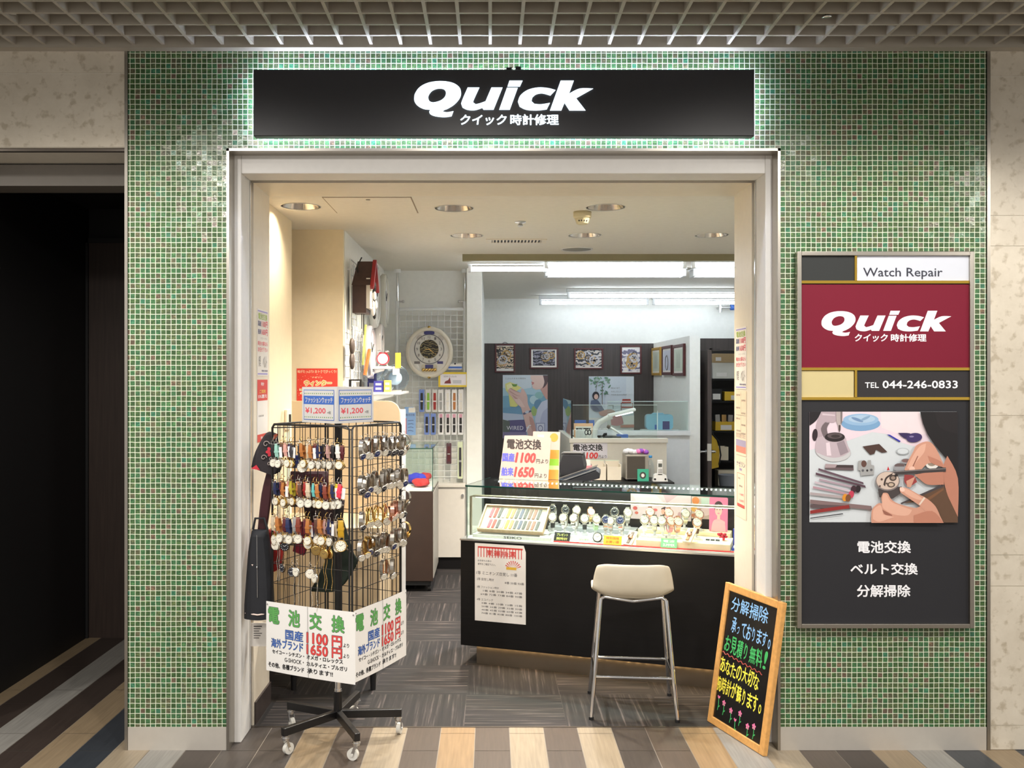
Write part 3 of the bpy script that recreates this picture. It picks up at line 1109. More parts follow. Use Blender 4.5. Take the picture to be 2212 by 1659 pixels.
LY += [((24, 20, 22), [(1480, 152), (1897, 152), (1897, 900), (1800, 700), (1740, 640), (1640, 520), (1560, 400), (1510, 280)], 0), ((30, 25, 27), [(1640, 152), (1897, 152), (1897, 400), (1700, 330)], 1),
       ((96, 70, 52), [(1260, 1170), (1735, 965), (1897, 1300), (1897, 1383), (1740, 1383), (1520, 1150)], 0), ((70, 62, 64), [(1260, 1165), (1735, 955), (1735, 985), (1270, 1180)], 0), ((120, 82, 56), [(1540, 1120), (1735, 1000), (1740, 1020), (1560, 1150)], 0),
       (SK2, [(1780, 640), (1897, 890), (1897, 1320), (1830, 1180), (1770, 1040), (1725, 800)], 1),
       ((150, 150, 154), ell(1250, 770, 70, 48), 0), ((100, 84, 84), ell(1250, 750, 56, 26), 0), ((150, 150, 154), ell(1320, 700, 60, 30), 0), ((120, 92, 90), ell(1320, 695, 46, 20), 0), ((150, 150, 154), rect(1190, 760, 1300, 800), 0),
       ((226, 222, 216), ell(1610, 730, 72, 58), 0), ((146, 132, 116), ell(1605, 725, 46, 30), 0), ((60, 54, 50), ell(1625, 720, 14, 9), 0),
       (SK1, [(1440, 520), (1560, 480), (1640, 540), (1720, 700), (1740, 760), (1580, 720), (1490, 790), (1420, 832), (1350, 825), (1300, 795), (1340, 700), (1400, 590)], 1),
       (SK3, [(1470, 535), (1540, 505), (1520, 600), (1440, 700), (1380, 790), (1330, 780), (1390, 650)], 1), (SK4, [(1445, 640), (1455, 645), (1400, 760), (1385, 765)], 1), (SK2, [(1560, 640), (1700, 700), (1740, 770), (1600, 720)], 1), ((232, 190, 172), ell(1385, 790, 32, 34, 16, 30), 0),
       (SK2, [(1410, 850), (1730, 790), (1740, 960), (1560, 960), (1470, 900)], 1), ((150, 60, 60), [(1300, 850), (1400, 860), (1440, 930), (1350, 990), (1300, 930)], 1), (SK1, [(1320, 920), (1420, 870), (1370, 990), (1330, 985)], 1),
       ((62, 56, 56), [(1140, 815), (1760, 770), (1760, 815), (1240, 845), (1140, 838)], 0), ((130, 124, 124), [(1140, 815), (1760, 778), (1760, 786), (1140, 824)], 0),
       ((190, 30, 40), [(1105, 800), (1118, 755), (1135, 800)], 0),
       ((70, 62, 62), [(1005, 1010), (1270, 980), (1250, 1060), (1170, 1115), (1020, 1100)], 0), ((130, 120, 118), ell(1112, 920, 136, 108), 0), ((206, 186, 172), ell(1112, 915, 124, 98), 0),
       ((60, 48, 44), [(1065, 960), (1090, 880), (1170, 830), (1160, 850), (1100, 900), (1085, 980)], 1), ((70, 58, 52), ell(1170, 885, 40, 34), 0), ((150, 130, 116), ell(1172, 885, 24, 20), 0), ((90, 76, 68), ell(1150, 960, 44, 30), 0), ((190, 170, 150), ell(1150, 960, 28, 18), 0), ((90, 70, 64), ell(1045, 900, 12, 12), 0), ((90, 70, 64), ell(1025, 975, 10, 10), 0), ((90, 76, 68), ell(1100, 945, 10, 10), 0), ((40, 34, 34), ell(1205, 855, 20, 14), 0),
       (SK1, [(1060, 1050), (1110, 1055), (1150, 1120), (1230, 1170), (1400, 1215), (1470, 1200), (1540, 1160), (1640, 1220), (1730, 1383), (930, 1383), (928, 1320), (940, 1230), (1000, 1170), (1048, 1165), (1040, 1100)], 1),
       (SK3, [(1060, 1060), (1100, 1070), (1140, 1140), (1240, 1190), (1380, 1240), (1330, 1300), (1180, 1290), (1060, 1220), (1050, 1140)], 1), (SK4, [(1050, 1235), (1150, 1290), (1160, 1305), (1080, 1290)], 1), (SK3, [(950, 1240), (1010, 1190), (1040, 1200), (1060, 1290), (1180, 1320), (1020, 1370), (945, 1340)], 1),
       (SK1, [(1245, 985), (1330, 1000), (1440, 1060), (1540, 1110), (1640, 1200), (1700, 1330), (1560, 1280), (1460, 1190), (1330, 1100), (1250, 1040)], 1), (SK3, [(1255, 990), (1330, 1010), (1440, 1075), (1520, 1130), (1430, 1120), (1310, 1060)], 1), ((238, 200, 184), ell(1270, 1012, 30, 24, 16, 30), 0),
       ((226, 206, 190), [(1510, 1095), (1528, 1108), (1470, 1185), (1452, 1178)], 0), (SK2, [(1400, 1300), (1600, 1250), (1730, 1383), (1400, 1383)], 1)]
art('photograph', t, q, [(c, [(min(max(x, 258), 1897), min(max(y, 152), 1383)) for x, y in pts], rd) for c, pts, rd in LY], z + .0015, .0002)

# chalk board leaning at the right jamb
B0, B1 = Vector((XX(1527, 4.441), .341)), Vector((XX(1648, 4.024), -.076))
u = B1 - B0
M = frame((B0.x, B0.y, .002), u, 8.9)
w, h = u.length, .668
t = thing('chalkboard', 'wood framed black board with colourful handwritten Japanese leaning on the right jamb', 'chalkboard', M)
OAK = planky('light_oak', (214, 160, 92), .12, .4, 30, 30, 30)
e = .034
m = MB()
m.box(0, 0, -.024, e, h, 0).box(w - e, 0, -.024, w, h, 0).box(e, 0, -.024, w - e, e, 0).box(e, h - e, -.024, w - e, h, 0)
m.build('frame', OAK, t, bevel=.003)
MB().box(e, e, -.02, w - e, h - e, -.008).build('board', mat('blackboard', (16, 16, 18), .25), t)
PB, PG, PY, PK = mat('chalk_blue', (140, 190, 238), .6, 0, 0), mat('chalk_green', (64, 176, 96), .6, 0, 0), mat('chalk_yellow', (238, 226, 76), .6, 0, 0), mat('chalk_pink', (236, 120, 170), .6, 0, 0)
PR = mat('chalk_red', (176, 76, 66), .6, 0, 0)
m = MB()
z = -.0075
for s, x0, y0, x1, y1, mi, b in (('分解掃除', .062, .548, .35, .622, 0, .012), ('承っております。', .085, .448, .40, .522, 0, .012), ('お見積り無料!', .05, .352, .395, .436, 1, .016), ('あなたの大切な', .035, .252, .345, .326, 2, .016), ('腕時計が蘇ります。', .025, .158, .395, .238, 2, .016)):
    m = MB()
    n = len(s)
    cw = (x1 - x0) / n
    for i, ch in enumerate(s):
        small = ch in 'っ。り!'
        sh = .62 if ch in 'っ。' else 1
        m.text(ch, x0 + i * cw + (cw * .15 if small else .0), y0 + random.uniform(-.004, .004), x0 + i * cw + cw * (.62 if small else .93), y0 + (y1 - y0) * sh * random.uniform(.86, 1), z, mi, b, random.uniform(-.05, .1), random.uniform(-3, 3))
    m.build('handwriting', [PB, PG, PY, PK, PR], t)
m = MB()
wv = [(.04 + i * .0085, .342 - i * .0003 + .005 * math.sin(i * 1.5), z) for i in range(38)]
m.tube(wv, .0022, 4, 4)
m.build('wavy_line', [PB, PG, PY, PK, PR], t)
m = MB()
for i, (x, y) in enumerate(((.06, .128), (.105, .12), (.165, .105), (.205, .07), (.235, .115), (.30, .08), (.345, .095))):
    m.tube([(x, y, z), (x + .004, y - .03, z), (x, y - .055, z)], .0018, 4, 1)
    m.poly(ell(x + .009, y - .035, .008, .003, 10, 40), z, 1)
    if i in (0, 3):
        m.poly(sm([(x, y - .006), (x + .011, y + .009), (x + .006, y + .014), (x, y + .008), (x - .006, y + .014), (x - .011, y + .009)], 3), z, 3)
    else:
        for k_ in range(5):
            m.poly(ell(x + .008 * math.cos(k_ * 1.257 + 1.57), y + .008 * math.sin(k_ * 1.257 + 1.57), .0065, .005, 10, k_ * 72 + 90), z + .0001 * k_, 3)
m.build('flower_drawing', [PB, PG, PY, PK, PR], t)

# notices on the jamb linings
def jamb_notice(nm, side, pxs, pys, label, rows, base=PAPER, extra=()):
    """a paper on the lining that faces across the opening; rows = (text, y0, y1, mat, bold) in fractions"""
    X = XJL + .003 if side < 0 else XJR - .003
    d0, d1 = X * F / (pxs[0] - VX), X * F / (pxs[1] - VX)
    dn, df = min(d0, d1), max(d0, d1)
    py0, py1 = pys
    zt, zb = ZZ(py0, df), ZZ(py1, df)
    wid, hei = df - dn, zt - zb
    if side < 0:
        M = frame((X + .001, dn - CAMD, zb), (0, 1))
    else:
        M = frame((X - .001, df - CAMD, zb), (0, -1))
    o = thing(nm, label, 'notice', M, 'notices on the jambs')
    MB().box(0, 0, 0, wid, hei, .0008).build('sheet', base, o)
    mats, mb = [], MB()
    for s, x0, x1, y0, y1, c, b in rows:
        if c not in mats:
            mats.append(c)
        i = mats.index(c)
        if s is None:
            mb.poly(rect(x0 * wid, y0 * hei, x1 * wid, y1 * hei), .0012, i)
        else:
            mb.text(s, x0 * wid, y0 * hei, x1 * wid, y1 * hei, .0016, i, b)
    mb.build('print', mats, o)
    return o


LILAC = mat('lilac_print', (160, 150, 214), .5, 0, 0)
PINK = mat('pink_print', (226, 96, 110), .5, 0, 0)
NAVY = mat('navy_print', (70, 66, 120), .5, 0, 0)
GREY = mat('grey_print', (120, 116, 116), .5, 0, 0)
LIME = mat('lime_print', (168, 190, 96), .5, 0, 0)
ROW1 = [(None, .04, .96, .955, .975, LILAC, 0), (None, .04, .96, .02, .04, LILAC, 0), ('電池交換', .08, .92, .84, .94, LIME, .04), ('国産', .06, .34, .74, .82, NAVY, .03), ('1100円', .38, .95, .73, .83, PINK, .04), ('舶来', .06, .34, .62, .70, NAVY, .03), ('1650円', .38, .95, .61, .71, PINK, .04),
        ('セイコー・シチズン', .3, .9, .55, .58, GREY, 0), ('時計の事なら', .05, .95, .45, .52, PINK, .02), ('お任せ下さい', .05, .95, .36, .43, PINK, .02), ('修理', .1, .3, .14, .3, GREY, 0), ('ベルト', .5, .9, .12, .3, GREY, 0), ('時計修理', .4, .95, .06, .09, NAVY, .02)]
jamb_notice('price_notice', -1, (555, 578), (672, 812), 'upper paper price notice with lilac bars on left jamb', ROW1)
ROW2 = [(None, 0, 1, .66, 1, RED, 0), (None, .0, 1, .0, .12, RED, 0), ('時計', .35, .65, .9, .96, TXTW, .02), ('ご成約', .2, .8, .78, .84, mat('yellow_print', (240, 214, 90), .5, 0, 0), .02), ('5%還元', .08, .92, .70, .76, TXTW, .03), ('対象店舗', .1, .6, .4, .43, GREY, 0), ('還元', .3, .7, .04, .08, TXTW, .02)]
jamb_notice('red_notice', -1, (555, 577), (820, 950), 'red and white paper notice on left jamb under the price notice', ROW2)
jamb_notice('price_notice', 1, (1613, 1590), (709, 840), 'uppermost paper price notice with lilac bars on right jamb', [r for r in ROW1])
rows = [(None, .5, .51, .3, .98, GREY, 0), (None, .04, .96, .62, .625, GREY, 0), (None, .04, .96, .04, .14, mat('salmon_print', (226, 140, 120), .5, 0, 0), 0), (None, .04, .96, .14, .24, mat('mauve_print', (170, 160, 190), .5, 0, 0), 0)]
for i in range(5):
    rows.append(('時計修理のご案内', .06, .94 - .1 * (i % 2), .27 + i * .015, .28 + i * .015, GREY, 0))
for x, y in ((.05, .92), (.55, .84), (.05, .72), (.55, .64), (.05, .55), (.55, .46), (.08, .36), (.55, .33)):
    rows.append(('修理作業', x, x + .38, y, y + .03, GREY, 0))
jamb_notice('guide_notice', 1, (1613, 1590), (844, 980), 'cream leaflet with small sketches in middle of right jamb', rows, mat('cream_paper', (238, 216, 190), .7))
rows = [('ナゼリン', .1, .9, .83, .92, NAVY, .0), (None, .15, .85, .17, .175, RED, 0), (None, .15, .85, .715, .72, RED, 0), (None, .15, .17, .17, .72, RED, 0), (None, .83, .85, .17, .72, RED, 0), (None, .15, .85, .17, .22, RED, 0), ('時計', .38, .62, .76, .81, LILAC, .02), ('保証', .25, .45, .62, .65, GREY, 0), ('電池', .35, .65, .5, .53, GREY, 0), ('1,100円', .35, .75, .36, .4, PINK, .01), ('2,200円', .35, .75, .26, .3, PINK, .01)]
jamb_notice('framed_price_notice', 1, (1613, 1590), (982, 1112), 'lowest paper on right jamb with red bordered box', rows, mat('cream_paper', (238, 216, 190), .7))
p = Px(542, 1396, 4.30, 0, 0)
t = thing('notice_card', 'small white typed card at knee height by the left jamb under the bags', 'notice', frame(W(542, 1396, 4.30)))
a = p.R4(542, 1346, 578, 1396)
MB().box(*a[:2], -.003, *a[2:], 0).build('card', PAPER, t)
m = MB()
for i in range(6):
    b = p.R4(548, 1352 + i * 5, 566 - (i % 3) * 3, 1354 + i * 5)
    m.poly(rect(*b), .0006, 0 if i == 0 else 1)
m.build('print', [TXTK, GREY], t)
# ---------------------------------------------------------------- watch rack
RC = Vector((-.699, 4.236 - CAMD))
AR = R(20)
rr = .30
PF = RC + rr * Vector((math.sin(AR), -math.cos(AR)))
PL = RC + rr * Vector((-math.cos(AR), -math.sin(AR)))
PR_ = RC + rr * Vector((math.cos(AR), math.sin(AR)))
PK_ = RC + rr * Vector((-math.sin(AR), math.cos(AR)))
ZR0, ZR1 = .375, 1.44
BLKW = mat('black_wire', (18, 17, 18), .4)
rack = thing('revolving_rack', 'black wire revolving rack on wheeled star base, hung with watches at the entrance', 'display rack', T(RC.x, RC.y, 0))
loc = lambda v, z: (v.x - RC.x, v.y - RC.y, z)
for a, b, nm in ((PL, PF, 'left'), (PF, PR_, 'right'), (PR_, PK_, 'far right'), (PK_, PL, 'far left')):
    m = MB()
    i0, i1 = .02, .98
    f = lambda s, z: loc(a + (b - a) * s, z)
    m.tube([f(i0, ZR0), f(i0, ZR1 - .015), f(i0 + .03, ZR1), f(i1 - .03, ZR1), f(i1, ZR1 - .015), f(i1, ZR0)], .0045, 6)
    m.tube([f(i0, ZR0), f(i1, ZR0)], .0035, 6)
    for i in range(1, 10):
        s = i0 + (i1 - i0) * i / 10
        m.tube([f(s, ZR0), f(s, ZR1)], .0016 if i % 3 else .0024, 5)
    for i in range(1, 12):
        z = ZR1 - i * .0885
        m.tube([f(i0, z), f(i1, z)], .0017, 5)
    m.build('grid_panel', BLKW, rack)
MB().cyl((0, 0, .30), (0, 0, 1.46), .0155, n=20).build('upper_pole', BLKW, rack)
MB().cyl((0, 0, .20), (0, 0, .37), .0145, n=20).cyl((0, 0, .215), (0, 0, .225), .017, n=20).build('chrome_pole', CHROME, rack)
MB().cyl((0, 0, .10), (0, 0, .215), .019, n=20).build('sleeve', BLKW, rack)
for z in (.42, .9, 1.425):
    m = MB()
    for v in (PF, PL, PR_, PK_):
        m.beam((0, 0, z), loc(RC + (v - RC) * .97, z), .008, .005)
    m.build('support_arm', BLKW, rack)
SILV = mat('satin_silver', (205, 205, 205), .3, 1)
WHEEL = mat('white_nylon_wheel', (214, 212, 204), .35)
for i in range(5):
    a = R(8 + i * 72)
    dx, dy = math.cos(a), math.sin(a)
    m = MB().beam((0, 0, .112), (dx * .29, dy * .29, .103), .026, .036)
    leg = m.build('leg', BLKW, rack, bevel=.003)
    cx, cy = dx * .275, dy * .275
    q = a + 1.2 + i * .7
    sx, sy = math.cos(q), math.sin(q)
    m = MB().cyl((cx, cy, .086), (cx, cy, .066), .015).cyl((cx, cy, .078), (cx, cy, .074), .018)
    for s in (-1, 1):
        o = Vector((-sy, sx, 0)) * s * .012
        m.beam(Vector((cx, cy, .068)) + o, Vector((cx + sx * .016, cy + sy * .016, .024)) + o, .012, .002, 0, (-sy, sx, 0))
    c = m.build('caster', SILV, leg)
    wc = Vector((cx + sx * .016, cy + sy * .016, .025))
    ax = Vector((-sy, sx, 0))
    MB().cyl(wc - ax * .009, wc + ax * .009, .025, n=20).cyl(wc - ax * .0155, wc + ax * .0155, .006).build('wheel', WHEEL, leg)

# cardboard price cube on the rack
S0 = Vector((RC.x, RC.y))
AS = R(7)
sv = lambda q: S0 + .16 * Vector((math.sin(AS + q), -math.cos(AS + q)))
c0, c1, c2, c3 = sv(0), sv(R(90)), sv(R(180)), sv(R(-90))
t = thing('price_sign', 'grey cardboard four sided price sign standing on top of the rack', 'sign', T(0, 0, 1.446))
CARD = mat('pale_grey_card', (206, 204, 200), .7)
m = MB()
for a, b in ((c3, c0), (c0, c1), (c1, c2), (c2, c3)):
    m.beam((a.x, a.y, .08), (b.x, b.y, .08), .003, .16)
m.build('card_box', CARD, t)
for a, b in ((c3, c0), (c0, c1)):
    w, h = (b - a).length, .16
    u = (b - a).normalized()
    m = MB()
    x0, y0, x1, y1 = .012, .012, w - .012, h - .012
    z = .0005
    m.poly(rect(x0, y0, x1, y1), z, 0).poly(rect(x0 + .003, y0 + .003, x1 - .003, y1 - .003), z + .0004, 1)
    m.poly(rect(x0, .083, x1, .121), z + .0008, 0)
    m.text('ファッションウォッチ', x0 + .012, .089, x1 - .008, .115, z + .0012, 1, .02)
    m.text('¥1,200', x0 + .012, .038, x0 + .148, .068, z + .0008, 2, .03)
    m.text('+税', x0 + .158, .040, x0 + .182, .054, z + .0008, 3, 0)
    for i in range(15):
        for y in (.025, .131):
            m.poly(ell(x0 + .01 + i * .013, y + .0, .003, .003, 8), z + .0008, 4 if i % 2 else 5)
    o = m.build('price_print', [BLUE, CARD, mat('red_pink_print', (214, 70, 84), .5, 0, 0), TXTK, mat('olive_dots', (120, 150, 60), .5, 0, 0), mat('green_dots', (60, 130, 70), .5, 0, 0)], t)
    n = Vector((u.y, -u.x))
    o.matrix_basis = frame((a.x + n.x * .002, a.y + n.y * .002, 0), u)

# paper banners round the foot of the rack
for a, b, lab, wid in ((PL, PF, 'white hand cut price banner wrapped on left face of the watch rack', .47), (PF, PR_, 'white hand cut price banner wrapped on right face of the watch rack', .44)):
    u = (b - a).normalized()
    n = Vector((u.y, -u.x))
    s0 = -.015 if a is PL else .002
    og = a + u * s0 + n * .018
    t = thing('price_banner', lab, 'banner', frame((og.x, og.y, .345), u), 'price banners on the watch rack')
    h = .308
    bend = lambda x: .008 * math.sin(x / wid * math.pi) - .004
    m = MB()
    N = 12
    vs = [(i * wid / N, y, bend(i * wid / N)) for y in (0, h) for i in range(N + 1)]
    m.add(vs, [(i, i + 1, N + 2 + i, N + 1 + i) for i in range(N)], 0, True)
    m.build('paper', mat('banner_paper', (238, 236, 232), .6, 0, .02), t)
    m = MB()
    OUT = mat('grey_outline', (96, 100, 104), .5, 0, 0)

    def T2(s, x0, y0, x1, y1, mi, b, out=True, shear=0):
        if out:
            m.text(s, x0 - .002, y0 - .002, x1 + .002, y1 + .002, .0005, 3, b + .018, shear)
        m.text(s, x0, y0, x1, y1, .0012, mi, b, shear)
    for i, ch in enumerate('電池交換'):
        T2(ch, .012 + i * .114, .212, .075 + i * .114, .285, 0, .03)
    T2('国産', .110, .152, .205, .195, 1, .02)
    T2('1100', .225, .15, .335, .198, 2, .045)
    T2('円', .355, .15, .405, .198, 2, .035)
    T2('海外ブランド', .03, .108, .205, .148, 1, .02)
    T2('1650', .225, .102, .335, .146, 2, .045)
    T2('円', .355, .102, .405, .146, 2, .035)
    for y in (.153, .108):
        m.text('より', .412, y, .44, y + .018, .001, 4, .015)
    m.text('セイコー・シチズン・', .035, .081, .212, .1, .001, 4, .035)
    m.text('オメガ・ロレックス', .225, .08, .41, .1, .001, 4, .035)
    m.text('G-SHOCK・', .105, .053, .21, .071, .001, 4, .015)
    m.text('カルティエ・ブルガリ', .225, .051, .43, .072, .001, 4, .035)
    m.text('その他、各種ブランド', .012, .018, .212, .042, .001, 4, .035)
    m.text('承ります!!', .228, .02, .36, .042, .001, 4, .035)
    k2 = wid / .47
    m.v = [(x * k2, y, z + bend(x * k2)) for x, y, z in m.v]
    m.build('lettering', [GREEN, BLUE, mat('banner_red', (222, 72, 70), .5, 0, 0), OUT, TXTK], t)
    m = MB()
    for x in (.008, wid - .008):
        m.ball((x, h - .012, 0), .003, 0, 8, 5)
    m.tube([(.235 * k2, .0, .006), (.234 * k2, .15, .008), (.23 * k2, h, .006)], .0008, 4)
    m.build('string_tie', GREY, t)

# watches hung on the rack ------------------------------------------------
GOLD = mat('gold_metal', (216, 180, 110), .22, 1)
WSIL = mat('watch_steel', (196, 190, 180), .24, 1)
DIALS = {'white': mat('dial_white', (238, 232, 216), .3, 0, 0), 'dark': mat('dial_dark', (40, 40, 46), .25, 0, 0), 'blue': mat('dial_blue', (34, 46, 96), .25, 0, 0)}
TAGM = mat('swing_tag', (240, 240, 240), .6, 0, 0)


def dial_mb(r, z, mb=None, n=18, ax=None):
    mb = mb or MB()
    mb.poly(ell(0, 0, r * .84, r * .84, n), z, 0)
    for i in range(12):
        a = i * math.pi / 6
        q = r * (.70 if i % 3 else .66)
        mb.poly(ell(math.sin(a) * q, math.cos(a) * q, r * .045, r * .09, 6, -i * 30), z + .0003, 1)
    for a, l in ((R(52), .5), (R(-60), .36)):
        dx, dy = math.sin(a), math.cos(a)
        mb.poly([(-dy * r * .03, dx * r * .03), (dy * r * .03, -dx * r * .03), (dx * r * l + dy * r * .03, dy * r * l - dx * r * .03), (dx * r * l - dy * r * .03, dy * r * l + dx * r * .03)], z + .0004, 1)
    return mb


STRAPS = {'black': (34, 32, 34), 'mint': (150, 198, 184), 'brown': (92, 56, 42), 'pink': (214, 160, 148), 'navy': (36, 44, 84), 'charcoal': (58, 56, 62), 'tan': (178, 112, 54), 'beige': (206, 190, 164), 'maroon': (92, 32, 40), 'white': (226, 222, 214),
          'olive yellow': (186, 172, 52), 'red': (160, 36, 32), 'turquoise': (110, 198, 196), 'yellow': (226, 206, 50), 'coral': (236, 62, 86), 'grey': (156, 156, 156), 'mustard': (190, 148, 28), 'rust': (130, 58, 40), 'dusky pink': (190, 150, 142)}
PROTO = {}


def strap_watch(col, L, big, metal, dial, tagged):
    """hangs from its buckle: strap above, round case at the foot; origin at the hook, local x right, y up, z out"""
    key = (col, big, metal, dial, tagged)
    if key in PROTO:
        return None
    r = .0185 if big else .0145
    w = .0085 if big else .0068
    t = thing('strap_watch', 'x', 'watch')
    sm_ = mat('strap_' + col.replace(' ', '_'), STRAPS[col], .5, 0, .08, 60)
    m = MB()
    top, bot = -.018, -L + r * 1.6
    for zo, tp in ((.004, 0), (-.006, -.006)):
        N = 8
        vs = []
        for i in range(N + 1):
            y = top + tp + (bot - top) * i / N
            ww = w * (.82 + .18 * i / N)
            zz = zo + .003 * math.sin(i / N * math.pi) * (1 if zo > 0 else -1)
            vs += [(-ww, y, zz - .001), (ww, y, zz - .001), (ww, y, zz + .001), (-ww, y, zz + .001)]
        fs = []
        for i in range(N):
            for k_ in range(4):
                fs.append((i * 4 + k_, i * 4 + (k_ + 1) % 4, i * 4 + 4 + (k_ + 1) % 4, i * 4 + 4 + k_))
        m.add(vs, fs + [(0, 3, 2, 1), (N * 4, N * 4 + 1, N * 4 + 2, N * 4 + 3)], 0)
    m.box(-w - .001, top - .03, -.008, w + .001, top - .024, .0085)
    m.build('strap', sm_, t)
    MT = GOLD if metal == 'gold' else WSIL
    m = MB()
    cy = -L
    m.lathe([(0, -.0035), (r * .9, -.0035), (r, -.001), (r, .003), (r * .9, .005), (r * .85, .0042)], 20, 0, (0, 0, 0))
    m.v = [(x, y + cy, z) for x, y, z in m.v]
    for s in (-1, 1):
        m.box(s * w - .0012, cy + r * .85, -.002, s * w + .0012, cy + r * 1.3, .003)
    m.cyl((r, cy, 0), (r + .003, cy, 0), .0022, n=8)
    m.build('case', MT, t)
    m = dial_mb(r, .0044)
    m.v = [(x, y + cy, z) for x, y, z in m.v]
    m.build('dial', [DIALS[dial], TXTK if dial == 'white' else TXTW], t)
    m = MB()
    m.tube([(-w, -.012, .004), (w, -.012, .004), (w, -.022, .005), (-w, -.022, .005)], .0011, 5, 0, True)
    m.tube([(0, -.013, .004), (0, -.004, .003), (0, .003, -.003), (0, .0, -.006)], .0009, 5)
    m.build('buckle', MT, t)
    if tagged:
        m = MB().box(w + .001, -L + .02, .0, w + .013, -L + .055, .001)
        m.build('price_tag', TAGM, t)
    PROTO[key] = t
    return t


def place(proto, key, M, label, group):
    global USED
    if key not in USED:
        USED.add(key)
        proto.matrix_basis = M
        proto['label'] = label
        proto['group'] = group
        return proto
    return clone(proto, M, label, group)


USED = set()


def hang(cols, z, a, b, L, rowname, group, seed, dial='white'):
    rnd = random.Random(seed)
    u = (b - a).normalized()
    n = Vector((u.y, -u.x))
    N = len(cols)
    for i, c in enumerate(cols):
        big = c.endswith('*')
        c = c.strip('*')
        s = .02 + .386 * (i + .5) / N + rnd.uniform(-.003, .003)
        zo = .019 + (.012 if i % 2 else 0)
        o = a + u * s + n * zo
        LL = .085 if not big else .095
        metal = 'gold' if rnd.random() < .55 else 'steel'
        tg = rnd.random() < .25
        key = (c, big, metal, dial, tg)
        strap_watch(c, LL, big, metal, dial, tg)
        M = frame((o.x, o.y, z + rnd.uniform(-.004, .004)), u, 0) @ Matrix.Rotation(R(rnd.uniform(-7, 7)), 4, 'Z') @ Matrix.Rotation(R(rnd.uniform(-25, 25)), 4, 'Y')
        sc = L / .085 * 1.06
        place(PROTO[key], ('s',) + key, M @ Matrix.Scale(sc, 4), '%s strap watch, %s case, %s from left in %s row of rack' % (c, metal, ORD[i], rowname), group)


hang(['black', 'mint', 'brown', 'pink', 'navy', 'charcoal', 'black*', 'tan', 'beige', 'tan', 'maroon', 'navy', 'black', 'dusky pink', 'black', 'white', 'maroon'], 1.385, PL, PF, .106, 'top', 'strap watches in the top row of the rack', 1)
hang(['charcoal', 'navy', 'maroon*', 'tan', 'pink', 'olive yellow', 'tan', 'brown', 'red', 'beige', 'turquoise', 'tan', 'navy', 'rust', 'tan', 'navy', 'yellow', 'coral'], 1.216, PL, PF, .106, 'second', 'strap watches in the second row of the rack', 2)
hang(['beige*', 'tan', 'maroon', 'navy', 'grey', 'rust', 'maroon*', 'tan', 'brown', 'tan', 'dusky pink', 'navy', 'beige*', 'mustard*'], 1.064, PL, PF, .114, 'third', 'strap watches in the third row of the rack', 3)


def pocket(metal, dark):
    key = ('pocket', metal, dark)
    if key in PROTO:
        return key
    t = thing('pocket_watch', 'x', 'watch')
    MT = {'gold': GOLD, 'silver': WSIL, 'bronze': mat('antique_bronze', (120, 104, 84), .35, 1)}[metal]
    r = .0225
    m = MB().lathe([(0, -.006), (r * .8, -.006), (r, 0), (r * .9, .004), (r * .8, .005), (0, .0055 if not dark else .0045)], 22)
    m.v = [(x, y - .05, z) for x, y, z in m.v]
    m.cyl((0, -.05 + r, 0), (0, -.05 + r + .008, 0), .004, .005, n=10)
    m.build('case', MT, t)
    m = MB()
    m.tube([(.008 * math.cos(a), -.016 + .008 * math.sin(a), 0) for a in [i * math.pi / 6 for i in range(12)]], .0012, 5, 0, True)
    m.tube([(0, -.01, 0), (0, -.002, .001), (0, .004, -.006), (0, .001, -.01)], .0009, 5)
    m.build('bow', MT, t)
    m = dial_mb(r, .006)
    m.v = [(x, y - .05, z) for x, y, z in m.v]
    m.build('dial', [DIALS['dark' if dark else 'white'] if metal != 'gold' else GOLD, mat('dial_brown', (90, 70, 50), .4, 0, 0) if not dark else TXTW], t)
    m = MB()
    N = 36
    for i in range(N):
        m.ball((.006 + .004 * math.sin(i * .3), -.06 - i * .0042, -.007), (.0014, .0026, .0014), 0, 6, 4)
    m.build('chain', MT, t)
    PROTO[key] = t
    return key


u = (PF - PL).normalized()
n = Vector((u.y, -u.x))
for i, (s, z, mt, dk) in enumerate(((.035, .955, 'silver', False), (.055, .958, 'silver', False), (.088, .955, 'bronze', True), (.262, .952, 'gold', False), (.285, .945, 'gold', False), (.305, .94, 'gold', False), (.325, .94, 'gold', False),
                                     (.085, .862, 'bronze', True), (.125, .845, 'silver', True), (.158, .85, 'silver', False), (.222, .845, 'silver', False), (.256, .832, 'silver', False))):
    o = PL + u * s + n * (.014 + .012 * (i % 2))
    key = pocket(mt, dk)
    M = frame((o.x, o.y, z), u) @ Matrix.Rotation(R(random.uniform(-28, 28)), 4, 'Y')
    row = 'upper' if i < 7 else 'lower'
    k_ = i if i < 7 else i - 7
    place(PROTO[key], key, M, '%s pocket watch on chain, %s from left in %s pocket watch row' % (mt, ORD[k_], row), 'pocket watches on the rack')


